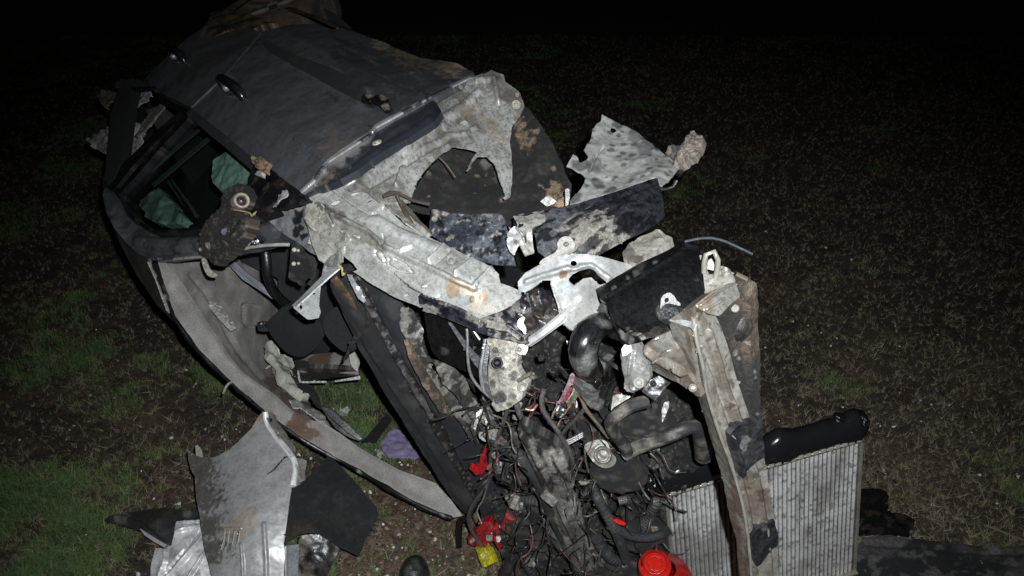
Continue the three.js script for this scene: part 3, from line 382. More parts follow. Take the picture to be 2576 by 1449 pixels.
plate('roof_skin', CARG, M.paint, { out: [262, 500, 285, 545, 330, 610, 372, 652, 405, 715, 437, 792, 440, 812, 436, 808, 395, 768, 345, 694, 300, 610, 264, 520], d: [[262, 500, 2.98], [300, 610, 2.88], [372, 652, 2.66], [437, 792, 2.8], [395, 768, 2.83], [345, 694, 2.83]], thick: 0.01, h: 3, paint: { b: [0.05, 0.048, 0.046], l: [{ c: [0.1, 0.09, 0.08], f: 10, t: 0.55, a: 0.5 }] } });
plate('edge_strip', CARG, M.metal, { z: 'A6', out: [145, 262, 165, 255, 190, 300, 240, 420, 290, 560, 345, 720, 355, 760, 330, 735, 270, 570, 220, 430, 170, 320], d: [[150, 260, 2.62], [240, 450, 2.68], [345, 730, 2.75]], thick: 0.004, h: 2.5, paint: { b: [0.55, 0.55, 0.53], l: grimy(4, 0.5) } });
plate('headliner', CARG, M.fabric, { out: [404, 654, 470, 645, 560, 636, 640, 640, 700, 700, 705, 770, 690, 830, 690, 900, 715, 955, 760, 1000, 800, 1060, 737, 1040, 697, 1002, 611, 942, 583, 908, 518, 812, 460, 718], d: [[404, 654, 2.7], [560, 640, 3.0], [700, 700, 3.35], [705, 830, 3.45], [715, 955, 3.45], [800, 1060, 3.3], [697, 1002, 3.1], [611, 942, 3.01], [518, 812, 2.91], [460, 718, 2.78], [620, 780, 3.12]], h: 5, thick: 0.012, paint: { b: [0.27, 0.25, 0.235], l: [{ c: [0.17, 0.145, 0.125], f: 12, t: 0.54, s: 0.12, a: 0.55 }, { c: [0.13, 0.07, 0.045], f: 26, at: [735, 1005, 34, 690, 960, 22], s: 0.12, j: 3, a: 0.8 }] }, ribs: [{ p: [613, 770, 622, 766, 648, 772], w: 5, h: -0.012 }, { p: [613, 770, 613, 812, 625, 822, 645, 824], w: 5, h: -0.012 }, { p: [480, 690, 520, 740, 600, 880, 660, 950], w: 7, h: -0.01 }], crumple: [[0.012, 3], [0.002, 20]] });
const clip = plate('clip_strip', CARG, M.gloss, { z: 'A6', out: [745, 680, 755, 640, 785, 635, 800, 670, 830, 690, 858, 700, 850, 722, 835, 730, 880, 775, 915, 770, 915, 800, 895, 810, 935, 850, 970, 835, 972, 875, 990, 905, 960, 925, 930, 895, 870, 830, 800, 745, 760, 700], d: [[745, 680, 2.85], [990, 905, 2.93], [860, 700, 2.9]], thick: 0.012, h: 2, paint: { b: [0.7, 0.68, 0.66], l: [{ c: [0.62, 0.5, 0.1], f: 40, at: [553, 783, 5], s: 0.2, j: 0.5 }] }, crumple: [0.003, 40] });
for (const [x, y] of [[770, 660], [810, 715], [850, 765], [895, 820], [940, 875]]) { const q = zq('A6', [x, y]); const c = pix(q[0], q[1], 2.845 + (x - 770) * 0.0004); put('clip_rib', barGeo(c.clone().add(V(-0.012, 0.006, 0)), c.clone().add(V(0.012, -0.004, 0)), 0.014, 0.01, UP, { b: [0.5, 0.48, 0.46] }), M.gloss, clip); }
plate('cabin_shade_sheet', CARG, M.fabric, { out: [560, 640, 640, 630, 745, 610, 840, 650, 860, 720, 870, 800, 850, 860, 820, 890, 760, 890, 700, 850, 700, 700], d: [[560, 640, 3.1], [745, 610, 2.75], [860, 720, 2.8], [850, 880, 3.3], [700, 850, 3.5]], thick: 0.02, h: 8, paint: cabin });  // added dark sheet; its near-black colour stands for cabin shade
plate('pillar_cover', CARG, M.fabric, { z: 'A6', out: [920, 290, 985, 270, 1100, 370, 1220, 460, 1320, 560, 1340, 620, 1230, 545, 1050, 430], d: [[920, 290, 2.9], [1340, 600, 2.75]], thick: 0.012, h: 3, paint: { b: [0.26, 0.265, 0.3] }, ribs: [{ p: [950, 285, 1130, 420, 1320, 590], w: 16, h: 0.008 }] });
tube('steering_wheel', CARG, M.plastic, 'A6', [[1270, 130, 2.5], [1290, 250, 2.5], [1300, 400, 2.52], [1370, 560, 2.58], [1500, 680, 2.66], [1680, 720, 2.74]], 0.0155, { b: [0.012, 0.012, 0.013] });
plate('muddy_bracket', CARG, M.mud, { z: 'C6', out: [1430, 850, 1560, 860, 1600, 960, 1640, 1130, 1660, 1220, 1700, 1320, 1620, 1350, 1570, 1430, 1500, 1370, 1400, 1350, 1380, 1280, 1400, 1080], d: [[1430, 850, 2.2], [1600, 960, 2.22], [1570, 1430, 2.35], [1400, 1350, 2.35]], thick: 0.008, paint: { b: [0.018, 0.016, 0.016], l: [{ c: [0.09, 0.075, 0.065], f: 14, t: 0.56, s: 0.08, a: 0.7 }] }, crumple: [0.01, 14], h: 3 });
for (const p of [[1462, 930, 2.19], [1455, 1120, 2.25]]) disc('plug', CARG, M.gloss, 'C6', p, 0.0065, 0.008, toCam(740, 640), { b: [0.5, 0.48, 0.43] });
for (const p of [[1515, 940, 2.2], [1520, 1115, 2.26]]) disc('plug', CARG, M.gloss, 'C6', p, 0.005, 0.006, toCam(740, 640), { b: [0.35, 0.33, 0.3] });
plate('trim_flap', CARG, M.mud, { z: 'C6', out: [1580, 900, 1640, 930, 1760, 1040, 1780, 1100, 1730, 1300, 1690, 1420, 1640, 1400, 1700, 1300, 1660, 1160], d: 2.3, thick: 0.006, paint: { b: [0.03, 0.028, 0.026] }, crumple: [0.015, 16], h: 3 });
plate('beige_tongue', CARG, M.matte, { z: 'C6', round: 1, out: [200, 1060, 260, 1060, 310, 1180, 360, 1230, 415, 1270, 390, 1300, 320, 1300, 270, 1260, 230, 1180], d: 2.4, thick: 0.006, h: 2.5, paint: { b: [0.38, 0.36, 0.3] } });
const mir = plate('interior_mirror', CARG, M.matte, { z: 'A6', round: 1, out: [1285, 860, 1340, 800, 1430, 720, 1540, 690, 1650, 770, 1780, 830, 1835, 900, 1840, 970, 1770, 1090, 1680, 1160, 1590, 1182, 1480, 1140, 1390, 1050, 1320, 950], d: [[1285, 860, 2.62], [1540, 690, 2.6], [1840, 960, 2.62], [1590, 1180, 2.66], [1560, 930, 2.575]], thick: 0.05, paint: { b: [0.007, 0.007, 0.008] } });
plate('mirror_stem', mir, M.plastic, { z: 'A6', out: [1195, 850, 1240, 835, 1275, 845, 1280, 890, 1310, 930, 1270, 935, 1205, 930], d: 2.66, thick: 0.03, paint: { b: [0.01, 0.01, 0.011] }, h: 3 });
disc('mirror_screw', mir, M.gloss, 'A6', [1237, 862, 2.65], 0.006, 0.006, toCam(660, 810), { b: [0.05, 0.05, 0.05] });
plate('sun_visor', CARG, M.matte, { z: 'A6', round: 1, out: [1830, 830, 1900, 740, 2010, 690, 2100, 850, 2170, 1000, 2140, 1110, 2050, 1135, 1960, 1080, 1860, 970], d: 2.55, thick: 0.03, paint: { b: [0.009, 0.009, 0.01] } });
// broken door mirror
const dm = plate('door_mirror', CARG, M.mud, { z: 'C6', out: [520, 120, 560, 70, 640, 35, 740, 30, 800, 90, 840, 190, 840, 290, 780, 350, 660, 380, 700, 410, 830, 430, 880, 500, 850, 600, 780, 740, 690, 850, 600, 950, 500, 1060, 420, 1120, 360, 1140, 300, 1090, 260, 1030, 180, 1000, 145, 890, 180, 760, 240, 640, 320, 520, 390, 430, 450, 340, 480, 240], d: [[560, 70, 2.3], [840, 250, 2.2], [880, 500, 2.16], [600, 950, 2.2], [360, 1140, 2.3], [145, 890, 2.33], [390, 430, 2.3], [500, 700, 2.19], [700, 560, 2.15]], thick: 0.03, paint: { b: [0.02, 0.017, 0.015], l: [{ c: [0.11, 0.078, 0.055], f: 60, at: [628, 560, 10, 616, 590, 9, 595, 635, 8, 545, 660, 6], s: 0.3, j: 2 }, { c: [0.16, 0.13, 0.1], f: 60, t: 0.6, s: 0.05, a: 0.7 }, { c: [0.5, 0.46, 0.38], f: 60, at: [522, 618, 9, 500, 628, 4], s: 0.2, j: 0.8 }] }, crumple: [[0.012, 14], [0.004, 50]], jag: 1.5, h: 2.6 });
disc('mirror_pivot', dm, M.metal, 'C6', [735, 270, 2.185], 0.022, 0.02, toCam(606, 506).add(V(0.3, 0.2, 0)), { b: [0.36, 0.3, 0.24], l: grimy(2) }, [[0.012, -0.01], [0.013, 0.012], [0.017, 0.018], [0.023, 0.014], [0.024, -0.02]]);
put('pivot_core', lumpGeo(pix(606, 507, 2.18), 0.013, 0.013, 0.013, 0.05, 3, { b: [0.06, 0.035, 0.035] }), M.gloss, dm);
plate('mirror_lens_edge', dm, M.gloss, { z: 'C6', out: [560, 720, 640, 620, 715, 515, 735, 530, 660, 650, 590, 740], d: 2.15, thick: 0.006, h: 2.5, paint: { b: [0.02, 0.02, 0.02] } });
plate('mirror_motor', dm, M.gloss, { z: 'C6', out: [460, 690, 490, 640, 540, 630, 550, 680, 510, 735, 480, 720], d: 2.15, thick: 0.02, h: 2.5, paint: { b: [0.16, 0.16, 0.2] } });
tube('straw', dm, M.matte, 'C6', [[640, 390, 2.15], [740, 402, 2.14], [860, 432, 2.14], [890, 480, 2.14]], 0.002, { b: [0.4, 0.3, 0.15] });
plate('leaf', dm, M.matte, { z: 'C6', out: [890, 475, 905, 430, 955, 400, 930, 450], d: 2.13, thick: 0.001, h: 2, paint: { b: [0.45, 0.4, 0.15] } });

// ---------- the torn front ----------
const G = K.primer;
// front pillar: dark painted strip and the grey apron below the door edge
plate('hinge_post', CARG, M.paint, { z: 'A3', out: [330, 1335, 450, 1225, 600, 1030, 880, 850, 985, 790, 1040, 700, 1320, 552, 1570, 415, 1640, 480, 1690, 565, 1620, 650, 1400, 790, 1170, 930, 880, 1130, 640, 1250, 480, 1310, 400, 1380], d: side(-0.02), thick: 0.02, paint: { b: [0.022, 0.025, 0.034], l: [{ c: [0.32, 0.31, 0.33], f: 20, at: [880, 375, 26, 855, 405, 22, 915, 350, 18], s: 0.2, j: 1.4, a: 0.8 }, { c: [0.2, 0.16, 0.12], f: 30, at: [800, 455, 26, 830, 430, 20], s: 0.1, j: 3, a: 0.7 }] }, ribs: [{ p: [850, 1100, 1100, 930, 1560, 640], w: 60, h: 0.008 }], crumple: [0.004, 10] });
tube('weatherstrip', CARG, M.matte, 'A3', [[390, 1350, 2.17], [480, 1240, 2.19], [560, 1120, 2.22], [680, 1010, 2.24]], 0.007, { b: K.black }, { bump: 0.003 });
disc('hinge_washer', CARG, M.metal, 'A3', [1065, 865, side(0.0)(948, 359)], 0.0135, 0.004, carOut, { b: [0.5, 0.48, 0.38] });
disc('hinge_bolt', CARG, M.metal, 'A3', [1068, 862, side(0.008)(948, 359)], 0.0065, 0.006, carOut, { b: [0.36, 0.34, 0.26] });
plate('front_apron', CARG, M.metal, { z: 'A3', out: [640, 1250, 880, 1130, 1170, 930, 1400, 790, 1620, 650, 1690, 565, 1570, 412, 1760, 320, 1960, 225, 2100, 185, 2170, 160, 2290, 210, 2310, 290, 2400, 350, 2450, 395, 2490, 510, 2450, 600, 2370, 700, 2350, 850, 2368, 990, 2375, 1200, 2355, 1380, 2320, 1400, 2290, 1310, 2240, 1190, 2205, 1070, 2130, 985, 2040, 990, 1990, 1050, 1960, 1125, 1935, 1130, 1985, 1010, 2040, 945, 1960, 920, 1810, 890, 1700, 960, 1600, 1050, 1540, 1110, 1450, 1240, 1400, 1390, 1390, 1440, 1250, 1450, 1100, 1440, 950, 1330, 800, 1330, 680, 1330], d: [[640, 1250, 2.17], [1170, 930, 2.27], [1680, 560, 2.4], [1960, 225, 2.47], [2290, 210, 2.44], [2490, 510, 2.36], [2360, 900, 2.26], [2350, 1380, 2.14], [1810, 890, 2.2], [1500, 1150, 2.1], [1250, 1440, 2.03], [1300, 950, 2.17], [900, 1250, 2.1], [2100, 600, 2.33]], h: 3.6, thick: 0.004, paint: { b: [0.4, 0.4, 0.385], l: [...grimy(1, 0.75), { c: [0.16, 0.14, 0.115], f: 20, t: 0.57, s: 0.07, a: 0.6, dir: [-0.52, 0.4, -0.75], k: 0.15 }, { c: [0.32, 0.25, 0.18], f: 46, at: [1235, 310, 18, 1250, 330, 16, 1180, 280, 12, 1265, 350, 12], s: 0.3, j: 3.4, a: 0.6 }, { c: [0.1, 0.09, 0.08], f: 20, at: [1235, 185, 25, 1290, 245, 20], s: 0.2, j: 2, a: 0.7 }] },
  ribs: [{ p: [960, 1190, 1300, 960, 1500, 820, 1700, 700], w: 60, h: 0.016 }, { p: [1000, 1280, 1300, 1080, 1500, 960, 1750, 830], w: 34, h: -0.01 }, { p: [1250, 1270, 1300, 1150, 1310, 1080], w: 26, h: 0.012 }, { p: [1700, 640, 1900, 520, 2050, 380], w: 50, h: 0.012 }, { p: [1740, 800, 1920, 770, 2020, 700], w: 20, h: 0.008 }, { p: [2030, 260, 2200, 250, 2240, 470], w: 30, h: 0.014 }], crumple: [[0.006, 6], [0.0015, 22]], jag: 1 });
for (const [x, y, r] of [[1910, 690, 0.0125], [1875, 330, 0.006], [2410, 500, 0.0145], [2420, 405, 0.007], [1440, 1150, 0.008]]) disc('bolt', CARG, M.metal, 'A3', [x, y, 2.22 + (1450 - y) * 0.00012], r, 0.008, toCam(1200, 300).add(V(-0.1, 0.3, 0)), { b: [0.33, 0.32, 0.27], l: grimy(x) }, [[0, 0.008], [r * 0.35, 0.009], [r * 0.4, 0.002], [r * 0.7, 0.003], [r * 0.8, 0.008], [r, 0.005], [r, -0.006]]);
// wheel housing liner
plate('wheel_arch_liner', CARG, M.mud, { out: [1028, 515, 1040, 480, 1075, 430, 1120, 380, 1170, 352, 1220, 320, 1270, 285, 1310, 268, 1332, 278, 1350, 300, 1385, 355, 1420, 420, 1440, 465, 1432, 500, 1436, 515, 1290, 565, 1200, 550, 1090, 535], d: [[1028, 515, 2.1], [1120, 380, 2.3], [1310, 268, 2.42], [1440, 465, 2.22], [1290, 565, 2.08], [1220, 440, 2.34], [1380, 390, 2.26]], h: 4, thick: 0.006, paint: { b: [0.016, 0.014, 0.013], l: [{ c: [0.042, 0.036, 0.031], f: 34, t: 0.56, s: 0.06, a: 0.8, oct: 5 }, { c: [0.004, 0.004, 0.004], f: 12, t: 0.55, s: 0.06, a: 0.7, o: 4 }, { c: [0.3, 0.21, 0.13], f: 44, at: [1322, 350, 20, 1310, 320, 14, 1395, 475, 20, 1402, 500, 14], s: 0.2, j: 3.2, a: 0.85 }, { c: [0.2, 0.19, 0.18], f: 22, at: [1250, 440, 14, 1225, 400, 14], s: 0.15, j: 2.4, a: 0.7 }, { c: [0.3, 0.25, 0.18], spots: 0.02, p: 0.06, a: 0.8 }] }, crumple: [[0.015, 6], [0.005, 26]], jag: 1.5 });
plate('grey_flake', CARG, M.metal, { z: 'A5', out: [325, 915, 400, 850, 480, 915, 460, 935, 390, 965], d: 2.12, thick: 0.003, h: 3, paint: { b: [0.24, 0.23, 0.21] }, crumple: [0.006, 20] });
plate('clay_clod', CARG, M.mud, { z: 'A5', out: [455, 960, 480, 920, 520, 890, 565, 860, 560, 960, 520, 980], d: 2.12, thick: 0.03, h: 3, paint: { b: K.clay }, crumple: [0.012, 24] });
plate('broken_tab', CARG, M.gloss, { z: 'A5', out: [565, 800, 580, 790, 605, 795, 610, 880, 595, 945, 570, 970], d: 2.0, thick: 0.01, h: 2.5, paint: { b: [0.32, 0.3, 0.27] } });
tube('hanging_wire', CARG, M.matte, 'A3', [[1670, 1010, 2.15], [1740, 1080, 2.12], [1820, 1195, 2.08]], 0.0018, { b: [0.3, 0.22, 0.14] });
tube('copper_rag', CARG, M.matte, 'A3', [[2345, 1360, 2.1], [2320, 1380, 2.08], [2300, 1400, 2.07]], 0.004, { b: [0.5, 0.55, 0.6] });
// folded inner wing between rail and liner
plate('inner_wing', CARG, M.metal, { z: 'A4', out: [850, 240, 960, 180, 1010, 230, 1080, 330, 1160, 450, 1260, 540, 1340, 600, 1300, 620, 1200, 560, 1080, 500, 1000, 430, 930, 340], d: [[850, 240, 2.04], [1010, 230, 2.08], [1340, 600, 1.98], [1080, 500, 1.96]], thick: 0.004, paint: { b: [0.4, 0.39, 0.36], l: grimy(5) }, crumple: [0.014, 12], h: 3, ribs: [{ p: [960, 200, 1100, 400, 1320, 600], w: 20, h: 0.012 }] });
for (const pts of [[[1000, 210], [1080, 380], [1160, 520]], [[1040, 260], [1150, 400], [1330, 580]], [[870, 220], [980, 180], [1150, 260], [1320, 300]]]) tube('torn_edge', CARG, M.mud, 'A4', pts.map((p) => [...p, 1.985]), 0.0045, { b: [0.08, 0.06, 0.045], l: grimy(1) }, { bump: 0.003 });
// upper wing rail, the long pale pressed member
plate('wing_rail', CARG, M.metal, { z: 'A4', out: [150, 215, 260, 160, 370, 118, 480, 85, 590, 45, 640, 75, 700, 135, 780, 190, 860, 235, 920, 330, 990, 420, 1080, 500, 1190, 560, 1300, 612, 1430, 672, 1590, 742, 1740, 822, 1920, 902, 1985, 975, 2000, 1060, 2110, 1095, 2205, 1150, 2190, 1200, 2110, 1275, 1980, 1340, 1920, 1362, 1800, 1405, 1600, 1295, 1400, 1222, 1300, 1200, 1205, 1190, 1245, 1305, 1000, 1205, 770, 1082, 680, 1020, 575, 950, 620, 930, 560, 860, 480, 800, 470, 770, 400, 850, 330, 890, 250, 840, 180, 700, 150, 560, 105, 430, 120, 340], holes: [[405, 272, 52, 24, -0.45], [598, 185, 50, 20, -0.4], [735, 268, 42, 11, -0.5], [1805, 1112, 10]],
  d: [[150, 250, 2.12], [590, 50, 2.13], [860, 235, 2.06], [300, 800, 2.04], [480, 800, 2.02], [990, 420, 2.02], [700, 560, 1.99], [550, 480, 2.02], [620, 930, 2.0], [1000, 1205, 1.95], [900, 710, 1.945], [1430, 672, 1.96], [1300, 900, 1.885], [1245, 1305, 1.9], [1740, 822, 1.905], [1600, 1020, 1.835], [1920, 902, 1.88], [1600, 1295, 1.86], [1800, 1405, 1.835], [2000, 1060, 1.85], [2200, 1160, 1.82], [1950, 1340, 1.82]], h: 3.2, thick: 0.004,
  paint: { b: [0.42, 0.425, 0.41], l: [...grimy(7, 0.45), { c: [0.15, 0.13, 0.1], f: 16, at: [900, 590, 26, 940, 600, 20, 960, 620, 16, 870, 570, 14], s: 0.2, j: 2, a: 0.6 }, { c: [0.2, 0.17, 0.13], f: 24, at: [820, 590, 60], s: 0.3, j: 2, a: 0.5 }, { c: [0.34, 0.235, 0.155], f: 44, at: [1140, 715, 20, 1165, 730, 18, 1195, 738, 16, 1140, 735, 16, 1215, 745, 14], s: 0.16, j: 1.8, a: 0.85 }, { c: [0.55, 0.48, 0.4], f: 44, at: [1200, 770, 20, 1225, 775, 14, 1165, 735, 10], s: 0.16, j: 1.8, a: 0.8 }, { c: [0.07, 0.055, 0.045], f: 26, at: [810, 525, 14, 860, 545, 12, 835, 535, 10, 800, 515, 8], s: 0.2, j: 2, a: 0.7 }] },
  ribs: [{ p: [240, 330, 380, 400, 550, 480, 740, 570, 900, 715, 1100, 810, 1300, 905, 1500, 1005, 1750, 1115], w: 34, h: 0.0127 }, { p: [360, 130, 480, 220, 600, 310, 760, 410, 800, 400], w: 15, h: -0.0092 }, { p: [700, 480, 760, 410, 870, 340], w: 15, h: -0.0092 }, { p: [1470, 695, 1400, 770, 1310, 852], w: 26, h: 0.0138 }, { p: [1745, 825, 1670, 890, 1570, 975], w: 26, h: 0.0138 }, { p: [1925, 905, 1840, 990, 1745, 1075], w: 26, h: 0.0138 }, { p: [1500, 740, 1430, 810, 1360, 870], w: 20, h: -0.0081 }, { p: [1525, 835], ring: 36, w: 9, h: -0.0092 }, { p: [800, 740, 790, 790, 840, 850, 890, 890, 880, 820, 850, 760, 810, 740], w: 10, h: -0.0081 }, { p: [930, 820, 910, 880, 1000, 940, 1150, 960, 1080, 880, 980, 830], w: 10, h: -0.0081 }, { p: [520, 90, 590, 70], w: 30, h: 0.0138 }, { p: [1000, 960, 1150, 1080, 1300, 1160, 1400, 1190], w: 20, h: 0.0092 }, { p: [1090, 1178], w: 20, h: -0.0069 }, { p: [280, 310, 380, 520], w: 16, h: -0.0138 }, { p: [380, 500], w: 22, h: 0.0161 }, { p: [470, 560], w: 20, h: 0.0138 }, { p: [610, 610], w: 26, h: 0.0161 }, { p: [1270, 1090], w: 26, h: 0.0104 }, { p: [1730, 1210], w: 26, h: 0.0115 }, { p: [500, 550, 540, 640, 480, 700, 480, 790], w: 9, h: 0.0138 }, { p: [210, 470, 280, 450, 290, 340], w: 20, h: 0.0138 }, { p: [1030, 750, 1150, 710], w: 14, h: 0.0115 }, { p: [860, 600, 880, 700], w: 14, h: -0.0115 }], crumple: [[0.004, 8], [0.001, 26]], jag: 0.8 });
const railD = (off) => { const f = spline([[150, 250, 2.12], [590, 50, 2.13], [860, 235, 2.06], [300, 800, 2.04], [480, 800, 2.02], [990, 420, 2.02], [700, 560, 1.99], [550, 480, 2.02], [620, 930, 2.0], [1000, 1205, 1.95], [900, 710, 1.945]].map((p) => zq('A4', p))); return (u, v) => f(u, v) - off; };
plate('rail_end_plate', CARG, M.metal, { z: 'A4', out: [108, 430, 122, 345, 180, 300, 240, 305, 262, 330, 285, 400, 310, 450, 280, 455, 225, 465, 215, 520, 235, 560, 210, 560, 160, 540, 120, 490], d: railD(0.016), thick: 0.004, h: 2.4, paint: { b: [0.42, 0.4, 0.35], l: [{ c: [0.28, 0.26, 0.2], f: 60, t: 0.52, s: 0.1, a: 0.6 }, ...grimy(2, 0.4)] }, ribs: [{ p: [130, 470, 190, 540], w: 26, h: 0.012 }], crumple: [0.005, 16] });
plate('rail_end_plate', CARG, M.metal, { z: 'A4', out: [262, 310, 300, 330, 340, 400, 385, 500, 440, 520, 500, 560, 540, 640, 500, 680, 480, 705, 475, 800, 430, 770, 380, 740, 330, 690, 270, 640, 240, 570, 220, 500, 290, 450], d: railD(0.012), thick: 0.004, h: 2.4, paint: { b: [0.33, 0.32, 0.3], l: grimy(1, 0.8) }, ribs: [{ p: [380, 500], w: 20, h: 0.01 }, { p: [470, 560], w: 20, h: 0.01 }, { p: [300, 340, 380, 510], w: 12, h: 0.01 }], crumple: [[0.006, 14], [0.002, 40]] });
plate('rail_cap', CARG, M.metal, { z: 'A4', out: [540, 482, 660, 430, 760, 408, 800, 402, 880, 345, 930, 345, 992, 424, 1080, 502, 1190, 562, 1300, 614, 1430, 674, 1462, 690, 1380, 780, 1300, 860, 1290, 895, 1100, 800, 905, 706, 745, 562], d: (() => { const f = spline([[860, 235, 2.06], [990, 420, 2.02], [700, 560, 1.99], [550, 480, 2.02], [900, 710, 1.945], [1430, 672, 1.96], [1300, 900, 1.885], [1740, 822, 1.905]].map((p) => zq('A4', p))); return (u, v) => f(u, v) - 0.012; })(), thick: 0.004, h: 2.8, paint: { b: [0.43, 0.44, 0.425], l: [...grimy(4, 0.4), { c: [0.17, 0.15, 0.12], f: 60, at: [905, 580, 20, 930, 600, 16, 960, 625, 14, 880, 560, 14], s: 0.3, j: 2.4, a: 0.6 }] }, ribs: [{ p: [1030, 750, 1150, 710], w: 16, h: 0.01 }, { p: [860, 600, 885, 690], w: 16, h: -0.01 }, { p: [760, 420, 1000, 560, 1380, 720], w: 60, h: 0.008 }], crumple: [0.003, 10] });
plate('pale_hole_backing', CARG, M.metal, { z: 'A4', out: [300, 260, 400, 200, 580, 110, 680, 170, 660, 230, 470, 330, 360, 330], d: [[180, 250, 2.15], [580, 90, 2.16], [880, 330, 2.09], [300, 330, 2.13]], thick: 0.003, h: 4, paint: { b: [0.8, 0.8, 0.78] } });  // near-white plate added behind the rail so its holes look lit
plate('pillar_foot', CARG, M.paint, { z: 'C6', out: [1060, 465, 1300, 390, 1640, 285, 1660, 330, 1600, 480, 1650, 640, 1720, 700, 1800, 760, 1900, 850, 2020, 920, 1980, 1000, 1840, 1040, 1700, 970, 1560, 870, 1400, 770, 1240, 660, 1140, 560], d: [[1060, 465, 2.24], [1640, 285, 2.16], [1840, 1040, 2.1], [1240, 660, 2.21], [1990, 930, 2.06]], thick: 0.012, paint: { b: [0.17, 0.175, 0.185], l: [{ c: [0.012, 0.014, 0.02], f: 50, at: [752, 538, 12, 750, 556, 12, 755, 572, 12, 765, 592, 10, 745, 585, 10], s: 0.12, j: 2.2 }, { c: [0.03, 0.035, 0.05], f: 26, at: [800, 610, 20, 815, 625, 16], s: 0.2, j: 2.6, a: 0.8 }, { c: [0.34, 0.32, 0.29], f: 26, at: [810, 612, 12, 790, 605, 10, 750, 520, 12], s: 0.2, j: 2.2, a: 0.8 }] }, ribs: [{ p: [1000, 500, 1250, 660], w: 12, h: 0.006 }, { p: [1700, 700, 1690, 850], w: 16, h: 0.012 }], crumple: [0.006, 16], h: 3 });
// bent arm of the wing mount
const arm = plate('mount_arm', CARG, M.silver, { z: 'A6', out: [1530, 684, 1620, 600, 1720, 500, 1820, 400, 1832, 325, 1900, 300, 1960, 280, 1992, 292, 2000, 318, 1900, 400, 1780, 510, 1680, 600, 1580, 690, 1562, 702], d: [[1530, 684, 2.02], [1832, 325, 2.05], [1992, 300, 2.0], [1562, 702, 1.99], [1780, 510, 1.985]], thick: 0.004, h: 2.6, paint: { b: [0.5, 0.51, 0.53], l: grimy(2, 0.25) }, ribs: [{ p: [1570, 700, 1680, 604, 1780, 514, 1900, 404, 2000, 320], w: 12, h: 0.006 }] });
plate('arm_flange', arm, M.silver, { z: 'A6', out: [1566, 700, 1680, 606, 1780, 518, 1812, 505, 1800, 600, 1795, 690, 1812, 750, 1790, 805, 1700, 822, 1680, 818, 1620, 770, 1545, 705], holes: [[1620, 705, 14, 26, -0.2], [1745, 575, 18, 12, -0.5]], d: [[1566, 700, 1.992], [1812, 505, 1.985], [1680, 820, 2.03], [1800, 750, 2.03]], thick: 0.004, h: 2.4, paint: { b: [0.4, 0.41, 0.42], l: grimy(4, 0.3) } });
plate('mount_bracket', CARG, M.metal, { z: 'A4', out: [290, 870, 350, 800, 430, 760, 480, 700, 470, 790, 470, 850, 430, 890, 370, 900, 300, 890, 280, 940, 285, 880], d: [[290, 870, 2.03], [480, 720, 1.98], [430, 890, 1.98]], thick: 0.005, h: 2.6, paint: { b: [0.34, 0.335, 0.32], l: grimy(5, 0.6) }, crumple: [0.006, 20] });
tube('yellow_rag', CARG, M.matte, 'A4', [[445, 900, 1.97], [475, 925, 1.965], [470, 955, 1.965], [485, 975, 1.97]], 0.006, { b: [0.55, 0.45, 0.16] }, { bump: 0.004 });
// black smeared inner liner: two curved halves
const pSmear = { b: [0.05, 0.056, 0.075], l: [{ c: [0.17, 0.185, 0.22], f: 16, t: 0.5, s: 0.25, a: 0.75, oct: 5, dir: AX[0], k: 0.12 }, { c: [0.012, 0.013, 0.018], f: 40, t: 0.58, s: 0.08, a: 0.85, o: 6, oct: 5, dir: AX[0], k: 0.2 }, { c: [0.44, 0.4, 0.36], f: 60, t: 0.66, s: 0.04, a: 0.8, o: 2, oct: 5 }, { c: [0.012, 0.012, 0.016], spots: 0.016, p: 0.1, a: 0.8 }] };
plate('liner_panel', CARG, M.gloss, { z: 'A4', out: [1330, 345, 1450, 360, 1520, 385, 1700, 400, 1900, 395, 2010, 392, 2040, 450, 2062, 520, 2080, 640, 2120, 780, 2150, 885, 1920, 880, 1740, 835, 1590, 745, 1430, 665, 1320, 590, 1310, 500], d: [[1330, 345, 2.03], [2010, 392, 1.97], [2150, 885, 1.86], [1430, 665, 1.975], [1740, 600, 1.93], [1740, 835, 1.92]], thick: 0.004, paint: { ...pSmear, l: [...pSmear.l, { c: [0.42, 0.38, 0.33], f: 20, at: [1095, 530, 9, 1120, 533, 7, 1160, 538, 7, 1230, 540, 7, 1258, 548, 7], s: 0.3, j: 2, a: 0.9 }] }, crumple: [0.005, 10], h: 3, jag: 0.8 });
